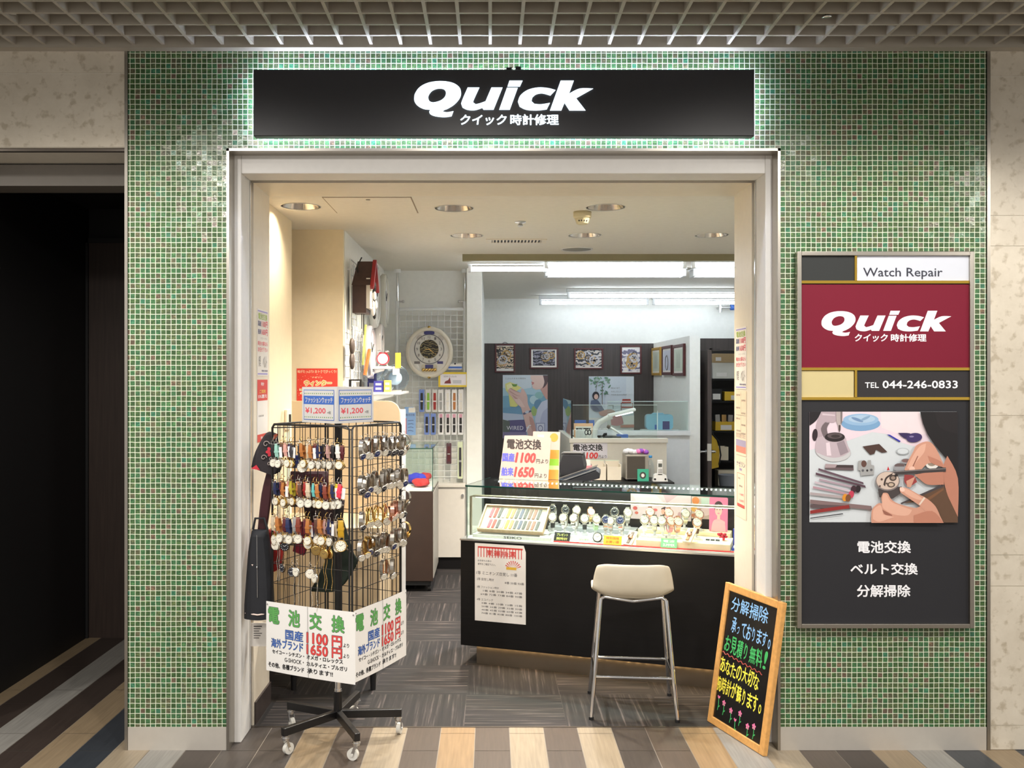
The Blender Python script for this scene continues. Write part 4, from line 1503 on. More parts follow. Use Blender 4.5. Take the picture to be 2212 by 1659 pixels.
def bangle(metal, dial, kind):
    """closed bracelet hung on its hook, seen nearly edge on"""
    key = ('bangle', metal, dial, kind)
    if key in PROTO:
        return key
    t = thing('bracelet_watch', 'x', 'watch')
    MT = {'steel': WSIL, 'gold': GOLD, 'rose': mat('rose_gold', (222, 168, 146), .22, 1)}[metal]
    a, b = (.020, .034) if kind == 0 else (.026, .030)
    m = MB()
    N = 30
    pts = [(a * math.sin(i * 2 * math.pi / N), -.036 - b * math.cos(i * 2 * math.pi / N), 0) for i in range(N)]
    if kind == 2:
        m.tube(pts, .0032, 6, 0, True)
    else:
        vs, fs = [], []
        for i, (x, y, z_) in enumerate(pts):
            cx, cy = x, y + .036
            l = math.hypot(cx, cy)
            for f_, zz in ((1, -.007), (1, .007), (.93, .007), (.93, -.007)):
                g = f_ * (1 if i % 2 else .985)
                vs.append((cx * g, cy * g - .036, zz))
        for i in range(N):
            j_ = (i + 1) % N
            for k_ in range(4):
                fs.append((i * 4 + k_, i * 4 + (k_ + 1) % 4, j_ * 4 + (k_ + 1) % 4, j_ * 4 + k_))
        m.add(vs, fs, 0)
    m.build('bracelet', MT, t)
    r = .014
    cy = -.036 - b * .92
    m = MB().lathe([(0, -.004), (r * .9, -.004), (r, 0), (r * .95, .004), (r * .85, .005)], 18)
    Mx = Matrix.Translation((-a * .42, cy + .004, .004)) @ Matrix.Rotation(R(-35), 4, 'Y') @ Matrix.Rotation(R(28), 4, 'X')
    m.xform(Mx)
    m.build('case', MT, t)
    dial_mb(r, .0047).xform(Mx).build('dial', [DIALS[dial], TXTK if dial == 'white' else TXTW], t)
    m = MB()
    m.tube([(0, -.004, .0), (0, .004, .002), (0, .008, -.004), (0, .006, -.01)], .001, 5)
    m.build('hook', WSIL, t)
    if kind == 0:
        MB().box(.0, -.06, -.012, .014, -.026, -.011).build('price_tag', mat('kraft_tag', (170, 104, 56), .6, 0, .05), t)
    PROTO[key] = t
    return key


u = (PR_ - PF).normalized()
n = Vector((u.y, -u.x))
rows = [('top', 1.392, ['steel'] * 11, 11), ('second', 1.238, ['steel'] * 12, 12), ('third', 1.09, ['steel', 'gold', 'gold', 'gold', 'gold', 'gold', 'rose', 'rose', 'rose', 'steel', 'steel'], 13), ('fourth', .965, ['steel', 'gold', 'steel', 'steel', 'steel', 'steel', 'steel', 'steel', 'steel', 'steel', 'steel'], 14), ('lowest', .845, ['steel', 'steel'], 15)]
for rn, z, ms, sd in rows:
    rnd = random.Random(sd)
    N = len(ms)
    for i, mt in enumerate(ms):
        s = .02 + .385 * (i + .5) / N if N > 3 else .22 + .06 * i
        kind = rnd.choice((0, 0, 1, 1)) if rn != 'third' else (2 if mt == 'gold' else 1)
        dial = rnd.choice(('white', 'white', 'dark', 'blue')) if mt == 'steel' else 'white'
        key = bangle(mt, dial, kind)
        o = PF + u * s + n * (.03 + .006 * (i % 2))
        M = frame((o.x, o.y, z + rnd.uniform(-.012, .006)), u) @ Matrix.Rotation(R(rnd.uniform(-5, 28)), 4, 'Y') @ Matrix.Scale(1.28, 4)
        place(PROTO[key], key, M, '%s bracelet watch, %s dial, %s from front corner in %s row of rack' % (mt.replace('rose', 'rose gold'), dial, ORD[i], rn), 'bracelet watches in the %s row of the rack' % rn)
for i, (z, w_) in enumerate(((1.39, 'top'), (1.13, 'middle'), (.98, 'low'))):
    key = bangle('steel' if i < 2 else 'gold', 'white', 1)
    o = PR_ + u * .012 + n * .01
    place(PROTO[key], key, frame((o.x, o.y, z), n * -1) @ Matrix.Scale(1.15, 4), '%s bracelet watch hooked %s on the right corner post of the rack' % ('steel' if i < 2 else 'gold', w_), 'bracelet watches on the corner post of the rack')

# bags hung on the far faces of the rack
def bag(nm, label, M, outline, depth, cm, extra=None, cat='bag'):
    t = thing(nm, label, cat, M, 'bags hung on the watch rack')
    m = MB()
    L = sm(outline, 4, 70)
    cx = sum(p_[0] for p_ in L) / len(L)
    N = len(L)
    rings = [(1.0, 0.0), (.97, depth * .35), (.72, depth * .5)]
    vs = []
    for sgn in (1, -1):
        for f_, z_ in rings:
            vs += [(cx + (x - cx) * f_, y * (1 - (1 - f_) * .25) + (min(q[1] for q in L)) * (1 - f_) * .25, z_ * sgn) for x, y in L]
    fs = []
    for h_ in range(2):
        for r_ in range(2):
            o = h_ * 3 * N + r_ * N
            for i in range(N):
                f_ = (o + i, o + (i + 1) % N, o + N + (i + 1) % N, o + N + i)
                fs.append(f_ if h_ == 0 else f_[::-1])
    m.add(vs, fs, 0, True)
    for h_ in range(2):
        o = h_ * 3 * N + 2 * N
        lp = [(vs[o + i][0], vs[o + i][1]) for i in range(N)]
        ar = sum(lp[i - 1][0] * lp[i][1] - lp[i][0] * lp[i - 1][1] for i in range(N))
        m.poly(lp if ar > 0 else lp[::-1], vs[o][2])
    m.build('body', cm, t)
    if extra:
        extra(t)
    return t


FL = mat('dark_floral_cloth', (40, 34, 38), .8, 0, .3, 60)
BKC = mat('black_nylon', (26, 28, 34), .7, 0, .2, 40)
RDC = mat('red_leather', (168, 40, 34), .5)
MRC = mat('maroon_leather', (64, 24, 32), .45)
TRIM = mat('cream_piping', (220, 200, 190), .6)


def ex_floral(t):
    m = MB()
    for cx, cy, r in ((-.02, -.05, .016), (-.035, -.11, .014), (.0, -.12, .013), (-.012, -.14, .01), (.03, -.06, .014)):
        m.tube([(cx + r * (1 - k_ / 14) * math.cos(k_ * .6), cy + r * (1 - k_ / 14) * math.sin(k_ * .6), .031) for k_ in range(12)], .0022, 5, 0)
    for k_ in range(6):
        m.poly(ell(.0 + .012 * math.cos(k_ * 1.047), -.085 + .012 * math.sin(k_ * 1.047), .012, .008, 10, k_ * 60), .032 + k_ * .0003, 1)
    m.poly([(-.095, -.155), (-.055, -.165), (-.07, -.14)], .031, 1)
    m.poly(ell(.02, -.02, .02, .008, 12, 40), .031, 2)
    m.build('flower_print', [mat('grey_scroll', (150, 138, 134), .7), mat('flower_red', (196, 44, 60), .7), mat('rust_print', (150, 70, 44), .7)], t)


def ex_black(t):
    m = MB().tube([(-.058, -.372, .028), (0, -.378, .04), (.058, -.372, .028)], .004, 6)
    m.tube([(-.04, -.15, .028), (-.02, -.155, .034)], .006, 6)
    m.build('piping', TRIM, t)
    m = MB().tube([(-.03, 0, 0), (-.02, .05, 0), (.02, .05, 0), (.035, 0, 0)], .006, 6)
    m.build('handle', BKC, t)
    m = MB().tube([(-.004, -.02, .036), (.0, -.3, .041)], .0018, 5)
    m.ball((-.002, -.165, .042), (.004, .007, .003), 0, 8, 5)
    m.build('zip', SILV, t)


n2 = Vector((-.908, .422))


def gl(px, d, z, rz=0):
    return frame((XX(px, d), d - CAMD, z), (1, 0)) @ Matrix.Rotation(R(rz), 4, 'Z')


bag('floral_pouch', 'black cloth pouch with red flower and grey scrolls hung at left of rack', gl(586, 4.2, 1.40, 4), [(-.02, 0), (.02, -.005), (.03, -.06), (.035, -.16), (-.005, -.19), (-.10, -.15), (-.075, -.08)], .05, FL, ex_floral)
bag('maroon_case', 'long narrow maroon leather case hung below the floral pouch', gl(580, 4.235, 1.24), [(-.0, 0), (.028, -.005), (.012, -.15), (-.012, -.29), (-.05, -.30), (-.03, -.12)], .03, MRC)
bag('black_bag', 'tall black nylon bag with cream piping hung low at left of rack', gl(561, 4.20, .96), [(-.03, 0), (.035, .0), (.05, -.12), (.064, -.37), (.05, -.40), (-.05, -.40), (-.066, -.375), (-.055, -.2), (-.045, -.08)], .075, BKC, ex_black)
bag('red_bag', 'red leather bag hung between the black bag and the rack', gl(588, 4.30, .945), [(-.03, 0), (.04, -.01), (.05, -.08), (.04, -.18), (-.035, -.20), (-.035, -.08)], .05, RDC)
cx, cy = RC
for nm, lab, px, d, z, ol, cm in (('crimson_pouch', 'crimson cloth pouch inside the wire rack behind pocket watches', 655, 4.40, .965, [(-.02, 0), (.05, -.005), (.045, -.06), (.0, -.16), (-.05, -.14)], mat('crimson_cloth', (130, 28, 48), .6)),
                                  ('navy_pouch', 'navy blue cloth pouch inside the wire rack beside the crimson one', 672, 4.43, .95, [(-.02, 0), (.02, -.005), (.015, -.05), (-.0, -.09), (-.03, -.09)], mat('navy_cloth', (28, 36, 92), .6)),
                                  ('green_apron', 'dark green pointed cloth hanging inside the foot of the rack', 733, 4.42, .97, [(-.01, 0), (.02, 0), (.07, -.16), (.09, -.2), (.0, -.33), (-.14, -.34), (-.07, -.2)], mat('dark_green_cloth', (28, 40, 30), .8)),
                                  ('maroon_bag', 'maroon bag hanging inside the rack behind third strap row', 668, 4.44, 1.20, [(-.09, 0), (.09, 0), (.1, -.14), (.09, -.17), (-.09, -.17), (-.1, -.12)], MRC),
                                  ('navy_bag', 'navy blue bag hanging inside the rack behind top strap row', 640, 4.40, 1.28, [(-.03, 0), (.03, 0), (.04, -.06), (-.04, -.06)], mat('navy_cloth', (28, 36, 92), .6)),
                                  ('dark_shawl', 'dark striped scarf hanging inside the rack below third row', 700, 4.45, 1.06, [(-.1, 0), (.1, 0), (.09, -.1), (-.09, -.11)], mat('dark_brown_cloth', (44, 26, 28), .8, 0, .3))):
    bag(nm, lab, gl(px, d, z), ol, .03, cm)
# ---------------------------------------------------------------- glass display counter
CU, CV = Vector((.9462, -.3236)), Vector((.3236, .9462))
CO = Vector((-.173, 5.32))                       # left front corner: x, distance from the lens
MC = Matrix(((CU.x, CV.x, 0, CO.x), (CU.y, CV.y, 0, CO.y - CAMD), (0, 0, 1, 0), (0, 0, 0, 1)))


def cu(px, v=0.0):
    """how far along the counter the picture column px lies, for things v behind its front"""
    r = (px - VX) / F
    return (r * (CO.y + v * CV.y) - CO.x - v * CV.x) / (CU.x - r * CU.y)


def cz(px, py, v=0.0):
    u_ = cu(px, v)
    return ZZ(py, CO.y + u_ * CU.y + v * CV.y)


LC = 1.62
ct = thing('display_counter', 'dark wood counter with lit glass showcase top running behind the stool', 'counter', MC)
MB().box(0, 0, .1125, LC, .47, .715).build('body', ESPR, ct, bevel=.002)
KS = mat('kick_steel', (150, 138, 122), .38, .8, .05)
KS.node_tree.nodes['Principled BSDF'].inputs['Anisotropic Rotation'].default_value = 0
KS.node_tree.nodes['Principled BSDF'].inputs['Anisotropic'].default_value = .9
tg = nn(KS.node_tree, 'ShaderNodeCombineXYZ')
tg.inputs[0].default_value, tg.inputs[1].default_value = CU.x, CU.y
KS.node_tree.links.new(tg.outputs[0], KS.node_tree.nodes['Principled BSDF'].inputs['Tangent'])
MB().box(.08, .05, 0, LC - .03, .42, .1125).build('kick_plate', KS, ct)
m = MB()
for i in range(30):
    m.box(.1 + i * .0535, .040, .1040, .106 + i * .0535, .0455, .1118)
m.build('under_light', mat('warm_led', (255, 214, 150), .5, 0, 0, 1, 120.0), ct)
MB().box(-.004, -.004, .715, LC, .47, .724).build('base_edge', mat('satin_silver', (205, 205, 205), .3, 1), ct)
MB().box(.03, .03, .724, LC, .45, .727).build('case_floor', mat('case_white', (232, 230, 226), .5), ct)
MB().box(.028, .030, .724, LC, .034, 1.02).build('front_pane', GLASS, ct)
MB().box(.028, .034, .724, .032, .45, 1.02).build('side_pane', GLASS, ct)
MB().box(.02, .026, 1.02, LC, .47, 1.028).build('top_pane', glass('top_glass', (.90, .96, .93), .13), ct)
GE = mat('green_glass_edge', (20, 60, 50), .15)
m = MB().box(.02, .0245, 1.0195, LC, .026, 1.0285).box(.0185, .026, 1.0195, .02, .47, 1.0285).box(.0265, .0285, .724, .0285, .036, 1.02)
m.build('glass_edge', GE, ct)
MB().box(.03, .45, .724, LC, .456, 1.0).build('back_panel', mat('case_back_dark', (40, 38, 40), .35), ct)
m = MB().tube([(.045, .05, .74), (.045, .05, .962), (.07, .05, .967), (LC, .05, .967)], .0075, 8)
m.build('rail', STEEL, ct)
MB().box(.075, .048, .9572, LC, .052, .9592).build('rail_light', mat('case_led', (255, 250, 240), .5, 0, 0, 1, 9.0), ct)
m = MB()
for i in range(58):
    m.box(.09 + i * .026, .4135, 1.006, .098 + i * .026, .4195, 1.014)
m.build('rear_light', mat('case_led_bead', (255, 255, 250), .5, 0, 0, 1, 22.0), ct)  # glowing beads added to draw the row of dots reflected in the top glass
MB().box(.06, .42, 1.012, LC, .44, 1.0185).build('light_bar', mat('satin_silver', (205, 205, 205), .3, 1), ct)  # bar added to carry the reflected dots
o = MB().text('SEIKO', cu(1089, .06), .0, cu(1128, .06), .014, 0, 0, .02).build('lettering', TXTK, ct)
MB().box(cu(1022, .06), .05, .727, cu(1190, .06), .33, .745).build('tray_base', mat('pale_grey_card', (206, 204, 200), .7), ct)
o.matrix_basis = Matrix.Translation((0, .0495, .729)) @ Matrix.Rotation(R(90), 4, 'X')
# announcement sheet on the counter front
u0, u1 = cu(1026), cu(1136)
t = thing('winners_sheet', 'white printed sheet with red striped heading taped on the dark counter front', 'poster', MC @ Matrix.Translation((u0, -.001, .262)) @ Matrix.Rotation(R(90), 4, 'X'))
w, h = u1 - u0, .442
MB().prism([(0, 0), (w, 0), (w, h - .035), (w - .012, h), (0, h)], 0, .0008).build('sheet', PAPER, t)
m = MB()
z = .0012
for i in range(16):
    x = .018 + i * .0172
    m.poly(rect(x, h - .078, x + .0045, h - .02), z, 0)
m.poly(rect(.018, h - .026, w - .018, h - .017), z, 0)
m.text('開運抽選', .07, h - .068, w - .06, h - .036, z + .0004, 0, .02)
for i in range(9):
    a = R(25 + i * 16)
    cx, cy = w - .075, h - .138
    m.poly([(cx + .015 * math.cos(a), cy + .015 * math.sin(a)), (cx + .05 * math.cos(a - .06), cy + .05 * math.sin(a - .06)), (cx + .05 * math.cos(a + .06), cy + .05 * math.sin(a + .06))], z, 0)
m.poly(rect(w - .115, h - .14, w - .055, h - .125), z + .0003, 2)
m.build('print', [RED, mat('grey_black_print', (70, 66, 68), .5, 0, 0), mat('gold_print', (226, 180, 60), .5, 0, 0)], t)
m = MB()
m.text('お手持ちの券の', .018, h - .104, .10, h - .093, z, 1)
m.text('番号をご確認下さい。', .018, h - .124, .125, h - .112, z, 1)
m.text('1等 ミニオンズ目覚し 11番', .01, h - .178, w - .05, h - .158, z, 1)
m.text('2等 目覚し時計', .012, h - .212, .115, h - .196, z, 1)
m.text('8番 50番 93番', .18, h - .222, w - .01, h - .208, z, 1)
m.build('lettering', [RED, MATS['grey_black_print']], t)
m = MB()
m.text('3等 ファッション時計', .012, h - .255, .145, h - .242, z, 1)
m.text('1番 8番 20番 34番 47番', .05, h - .275, w - .02, h - .263, z, 1)
m.text('69番 72番 77番 84番 90番', .035, h - .295, w - .02, h - .283, z, 1)
m.text('4等 エコバッグ', .012, h - .327, .11, h - .313, z, 1)
for i, s in enumerate(('3番 4番 10番 12番 15番', '20番 26番 29番 32番 33番', '40番 45番 52番 60番 65番', '74番 81番 82番 88番 100番')):
    m.text(s, .04, h - .345 - i * .019, w - .02, h - .334 - i * .019, z, 1)
m.build('lettering', [RED, MATS['grey_black_print']], t)

# strap tray
x0, x1 = cu(1030, .07), cu(1172, .07)
Mt = MC @ Matrix.Translation((x0, .075, .768)) @ Matrix.Rotation(R(38), 4, 'X')
t = thing('strap_tray', 'tilted wood rimmed tray with two rows of coloured straps in glass case', 'tray', Mt)
w, h = x1 - x0, .20
WOODT = planky('tray_wood', (190, 164, 136), .12, .5, 30, 30, 30)
m = MB().box(0, 0, -.02, w, .01, .008).box(0, h - .01, -.02, w, h, .008).box(0, .01, -.02, .01, h - .01, .008).box(w - .01, .01, -.02, w, h - .01, .008)
m.build('rim', WOODT, t, bevel=.001)
MB().box(.01, .01, -.018, w - .01, h - .01, -.004).build('bed', mat('ivory_felt', (180, 174, 158), .9), t)
sc_ = ['coral', 'red', 'charcoal', 'beige', 'mustard', 'tan', 'charcoal', 'navy', 'black', 'brown', 'rust', 'black']
for r_ in range(2):
    for i, c in enumerate(sc_):
        x = .05 + i * (w - .08) / 12 + (.01 if r_ == 0 else 0)
        L = .075 if r_ else .065
        o = MB()
        y0 = .105 if r_ else .022
        o.prism([(-.0068, 0), (.0068, 0), (.0082, L * .6), (.0075, L), (-.0075, L), (-.0082, L * .6)], 0, .003)
        o = o.build('watch_strap', mat('strap_' + c, STRAPS[c], .5, 0, .08, 60))
        o.matrix_basis = Mt @ Matrix.Translation((x, y0, -.0035)) @ Matrix.Rotation(R(-4), 4, 'Z')
        tag(o, 'short %s watch strap, %s from left in the tray\'s %s row' % (c, ORD[i], 'upper' if r_ else 'lower'), 'strap', 'watch straps in the showcase tray')

# display steps and watches on stands
FELT = mat('cream_felt_step', (240, 228, 196), .9)
m = MB().box(cu(1195, .2), .13, .7275, cu(1372, .2), .26, .752)
tag(m.build('display_step', mat('white_acrylic_step', (232, 234, 240), .3), M=MC, bevel=.002), 'low white acrylic step under the left watch group in showcase', 'stand')
m = MB().box(cu(1376, .1), .07, .7275, cu(1578, .1), .30, .762)
tag(m.build('display_step', FELT, M=MC, bevel=.002), 'broad cream step under pink watches at right of the showcase', 'stand')
m = MB().box(cu(1185, .3), .285, .7275, cu(1372, .3), .41, .775)
tag(m.build('display_step', mat('grey_acrylic_step', (170, 172, 178), .3), M=MC, bevel=.002), 'grey back step behind the left watch group in showcase', 'stand')
m = MB().box(cu(1378, .3), .305, .7275, cu(1578, .3), .41, .785)
tag(m.build('display_step', FELT, M=MC, bevel=.002), 'cream back step behind the broad step in showcase', 'stand')
o = MB().box(cu(1195, .04), .042, .7275, cu(1585, .04), .066, .731).build('felt_strip', mat('red_felt', (196, 40, 44), .9), M=MC)
tag(o, 'thin red felt strip along the front of the glass case', 'strip')


def stand_watch(key, bc, dc, rd):
    t = thing('display_watch', 'x', 'watch')
    CL = mat('frosted_stand', (226, 226, 228), .25)
    m = MB().box(-.014, -.014, 0, .014, .018, .008)
    m.cyl((0, .006, .008), (0, .006, .032), .005, n=8)
    pts = [(0, .004 + .019 * math.cos(R(a)), .052 + .026 * math.sin(R(a))) for a in range(-60, 241, 25)]
    m.tube(pts, .0065, 6, 0, False, .25, (1, 0, 0))
    m.build('stand', CL, t)
    m = MB()
    N = 26
    vs, fs = [], []
    for i in range(N):
        a = 2 * math.pi * i / N
        for w_, f_ in ((-.008, 1), (.008, 1), (.008, .9), (-.008, .9)):
            g = f_ * (1 if i % 2 else .985)
            vs.append((w_, .004 + .024 * math.cos(a) * g, .052 + .032 * math.sin(a) * g))
    for i in range(N):
        j_ = (i + 1) % N
        for k_ in range(4):
            fs.append((i * 4 + k_, i * 4 + (k_ + 1) % 4, j_ * 4 + (k_ + 1) % 4, j_ * 4 + k_))
    m.add(vs, fs)
    m.build('bracelet', bc, t)
    Mx = Matrix.Translation((0, -.017, .066)) @ Matrix.Rotation(R(62), 4, 'X')
    m = MB().lathe([(0, -.005), (.0165, -.005), (.019, -.001), (.0185, .004), (.016, .0055)], 20)
    for s in (-1, 1):
        m.box(-.008, s * .017, -.003, .008, s * .024, .002)
    m.xform(Mx).build('case', rd, t)
    dial_mb(.018, .0052).xform(Mx).build('dial', [dc, TXTK if dc is not DIALS['dark'] and dc is not DIALS['blue'] else TXTW], t)
    PROTO[key] = t


ROSE = mat('rose_gold', (222, 168, 146), .22, 1)
BM = {'black': mat('strap_black', STRAPS['black'], .5), 'steel': WSIL, 'gold': GOLD, 'rose': ROSE, 'white': mat('white_ceramic', (236, 234, 232), .25), 'pink': mat('pink_strap', (226, 150, 164), .5), 'green': mat('pale_green_strap', (176, 206, 160), .5), 'brown': mat('strap_brown', STRAPS['brown'], .5), 'yellow': mat('strap_yellow', STRAPS['yellow'], .5)}
WL = [(1196, 1101, 'black', 'dark', 1), (1220, 1107, 'black', 'dark', 1), (1194, 1121, 'black', 'white', 0), (1219, 1124, 'steel', 'white', 0), (1246, 1103, 'yellow', 'white', 1), (1242, 1124, 'steel', 'white', 0), (1263, 1126, 'black', 'white', 0), (1275, 1111, 'gold', 'white', 1), (1287, 1124, 'green', 'white', 0),
      (1308, 1121, 'steel', 'blue', 0), (1329, 1110, 'steel', 'dark', 1), (1319, 1131, 'steel', 'white', 0), (1342, 1128, 'steel', 'blue', 0), (1355, 1108, 'steel', 'white', 1),
      (1392, 1128, 'white', 'white', 0), (1403, 1106, 'pink', 'white', 1), (1414, 1125, 'steel', 'white', 0), (1431, 1122, 'white', 'white', 0), (1443, 1103, 'pink', 'white', 1), (1447, 1127, 'pink', 'white', 0), (1463, 1126, 'rose', 'white', 0), (1479, 1099, 'steel', 'white', 1), (1508, 1103, 'rose', 'white', 1), (1504, 1122, 'brown', 'white', 0)]
cnt = [0, 0, 0]
for px, py, b_, d_, back in WL:
    left = px < 1375
    v = (.345 if back else .19)
    zb = (.775 if left else .785) if back else (.752 if left else .762)
    key = ('stand', b_, d_)
    if key not in PROTO:
        stand_watch(key, BM[b_], DIALS[d_], WSIL if b_ not in ('gold', 'rose', 'pink', 'brown') else ROSE)
    z = cz(px, py, v)
    s = max(1.2, min(1.42, (z - zb) / .054))
    M = MC @ Matrix.Translation((cu(px, v), v, zb + .0005)) @ Matrix.Rotation(R(random.uniform(-16, 16) + 10), 4, 'Z') @ Matrix.Scale(s, 4)
    gi = (0 if left else 1, back)
    n_ = sum(1 for q in WL if (q[0] < 1375) == left and q[4] == back and q[0] < px)
    place(PROTO[key], key, M, '%s watch with %s dial on stand, %s from left on %s %s step' % (b_, d_, ORD[n_], ('white' if not back else 'grey') if left else 'cream', 'back' if back else 'front'), 'watches on stands in the showcase')
# loose watch and small cards in the case
t = thing('round_watch', 'round white faced watch propped low before the step in showcase', 'watch', MC @ Matrix.Translation((cu(1290, .11), .11, .728)) @ Matrix.Rotation(R(70), 4, 'X'))
MB().lathe([(0, -.004), (.024, -.004), (.028, 0), (.026, .005), (.023, .006)], 24, 0, (0, .028, 0)).build('case', BLACKM, t)
dm = dial_mb(.027, .006)
dm.v = [(x, y + .028, z) for x, y, z in dm.v]
dm.build('dial', [DIALS['white'], TXTK], t)


def case_card(nm, label, px0, px1, v, hgt, tilt, cm, pm, txt, oval=False, zb=.7275):
    a, b = cu(px0, v), cu(px1, v)
    t = thing(nm, label, 'card', MC @ Matrix.Translation((a, v, zb)) @ Matrix.Rotation(R(tilt), 4, 'X'), 'small cards in the showcase')
    w_ = b - a
    sh = ell(w_ / 2, hgt / 2, w_ / 2, hgt / 2) if oval else rect(0, 0, w_, hgt)
    MB().prism(sh, -.002, 0).build('card', cm, t)
    m = MB()
    for i, s in enumerate(txt):
        y1 = hgt * (.88 - i * .42 / max(1, len(txt) - 1) * 1.0) if len(txt) > 1 else hgt * .7
        m.text(s, w_ * .14, y1 - hgt * .3, w_ * .86, y1, .0006, 0, .02)
    m.build('print', pm, t)


case_card('photo_card', 'dark framed card with green and yellow picture in showcase', 1196, 1230, .07, .055, 60, BLACKM, mat('yellow_green_print', (214, 220, 120), .5, 0, 0), ['プレゼント', '腕時計'])
case_card('price_card', 'white lettered card beside dark framed card in showcase', 1165, 1195, .06, .028, 70, PAPER, NAVY, ['特価品'])
case_card('oval_card', 'oval pale green card before the white step in showcase', 1246, 1275, .055, .036, 60, mat('mint_card', (214, 236, 214), .5), GREEN, ['ソーラー'], True)
case_card('yellow_card', 'bright yellow card standing on the red felt strip in showcase', 1303, 1342, .042, .05, 68, mat('yellow_card', (246, 204, 60), .5), mat('orange_print', (220, 120, 30), .5, 0, 0), ['特別価格', 'お買い得'], False, .731)
case_card('green_card', 'green and white card before the cream step in showcase', 1427, 1462, .05, .05, 68, mat('green_card', (130, 206, 150), .5), TXTW, ['電波', 'SUMMER'], False, .731)
case_card('white_label', 'white stand with black label at right on the cream step', 1518, 1560, .09, .036, 50, PAPER, TXTK, ['ーーー'], False, .7625)
for px, c, lab, v in ((1359, 'brown', 'open pale box with brown watch lying before the cream step', .1), (1486, 'tan', 'open cream box with tan watch leaning on the cream step', .09)):
    zb = .7275 if c == 'brown' else .763
    t = thing('watch_box', lab, 'box', MC @ Matrix.Translation((cu(px, v), v - .045, zb)) @ Matrix.Rotation(R(-16), 4, 'Z') @ Matrix.Rotation(R(36), 4, 'X'), 'open watch boxes')
    MB().box(-.025, 0, 0, .025, .105, .012).build('box', mat('cream_card', (240, 226, 200), .6), t, bevel=.002)
    MB().box(-.008, .01, .0125, .008, .095, .016).build('strap', mat('strap_' + c, STRAPS[c], .5, 0, .08, 60), t)
    MB().lathe([(0, .0), (.015, 0), (.015, .006), (0, .007)], 18, 0, (0, .055, .0165)).build('case', ROSE, t)
v = .425
for nm, lab, a, b, y0, y1, ls in (('showcase_poster', 'pale pink watch poster on dark back panel of the showcase', 1361, 1492, 1062, 1121, [((226, 208, 214), None, 0), ((238, 226, 232), [(1361, 1062), (1410, 1062), (1440, 1090), (1380, 1095)], 0), ((208, 180, 190), [(1430, 1062), (1470, 1062), (1440, 1085)], 0), ((210, 96, 96), ell(1371, 1098, 5, 4), 0), ((210, 110, 100), ell(1374, 1108, 4, 3), 0), ((214, 110, 110), ell(1415, 1100, 5, 3), 0), ((60, 44, 52), [(1428, 1096), (1436, 1092), (1443, 1100), (1441, 1118), (1432, 1116)], 1), ((222, 176, 160), ell(1432, 1103, 4, 6), 0), ((196, 160, 170), ell(1467, 1112, 4, 10), 0)]),
                                  ('watch_poster', 'poster of gold and pastel watches behind pink portrait in showcase', 1493, 1545, 1073, 1121, [((206, 190, 180), None, 0), ((226, 140, 80), ell(1502, 1082, 8, 8), 0), ((196, 222, 208), rect(1514, 1075, 1543, 1090), 0), ((220, 170, 90), ell(1499, 1100, 7, 6), 0), ((226, 206, 206), ell(1524, 1104, 10, 10), 0), ((190, 120, 90), ell(1498, 1114, 6, 4), 0)])):
    ua, ub = cu(a, v), cu(b, v)
    zt, zb = cz(a, y0, v), cz(a, y1, v)
    t = thing(nm, lab, 'poster', MC @ Matrix.Translation((ua, v + .02, zb)) @ Matrix.Rotation(R(90), 4, 'X'))
    w_, h_ = ub - ua, zt - zb
    MB().box(0, 0, -.002, w_, h_, 0).build('sheet', PAPER, t)

    class Q:
        @staticmethod
        def L(pts):
            return [((x - a) / (b - a) * w_, (y1 - y) / (y1 - y0) * h_) for x, y in pts]
    art('print', t, Q, [(c, pts or rect(a, y0, b, y1), r_) for c, pts, r_ in ls], .0003, .0002)
ua, ub = cu(1532, .34), cu(1572, .34)
zb = .7875
t = thing('portrait_card', 'bright pink portrait card with dark haired person standing in showcase', 'card', MC @ Matrix.Translation((ua, .33, zb)) @ Matrix.Rotation(R(82), 4, 'X'))
w_, h_ = ub - ua, .19
MB().prism(rrect(0, 0, w_, h_, .008), -.003, 0).build('card', mat('hot_pink_card', (236, 130, 170), .4), t)


class Q2:
    @staticmethod
    def L(pts):
        return [(x * w_, y * h_) for x, y in pts]


art('print', t, Q2, [((70, 44, 52), ell(.5, .72, .24, .17), 0), ((238, 196, 186), ell(.5, .62, .19, .17), 0), ((238, 196, 186), [(.42, .3), (.6, .3), (.58, .5), (.44, .5)], 0), ((240, 180, 190), [(.1, .0), (.9, 0), (.85, .3), (.6, .36), (.4, .36), (.2, .28)], 1), ((232, 150, 170), ell(.5, .53, .06, .02), 0), ((80, 50, 60), ell(.42, .64, .03, .012), 0), ((80, 50, 60), ell(.58, .64, .03, .012), 0)], .0004, .0003)
t = thing('red_flower', 'small red fabric flower before the pink portrait card in showcase', 'flower', MC @ Matrix.Translation((cu(1560, .2), .2, .763)))
m = MB()
for i in range(14):
    a, q = i * 2.4, .006 + .0012 * i
    m.ball((q * math.cos(a), q * math.sin(a), .022 + .012 * math.sin(i * 1.7)), (.009, .009, .007), 0, 8, 5)
m.build('blossom', mat('crimson_fabric', (190, 30, 60), .7), t)
t = thing('blue_box', 'dark blue watch box at the right end of showcase beside the jamb', 'box', MC @ Matrix.Translation((cu(1581, .12), .1, .7275)))
MB().box(0, 0, 0, .1, .11, .012).build('base', mat('royal_blue', (40, 60, 170), .4), t, bevel=.002)
MB().box(.0, .10, .012, .1, .12, .10).build('lid', mat('royal_blue', (40, 60, 170), .4), t, bevel=.002)
MB().box(.008, .01, .012, .092, .1, .018).build('lining', PAPER, t)

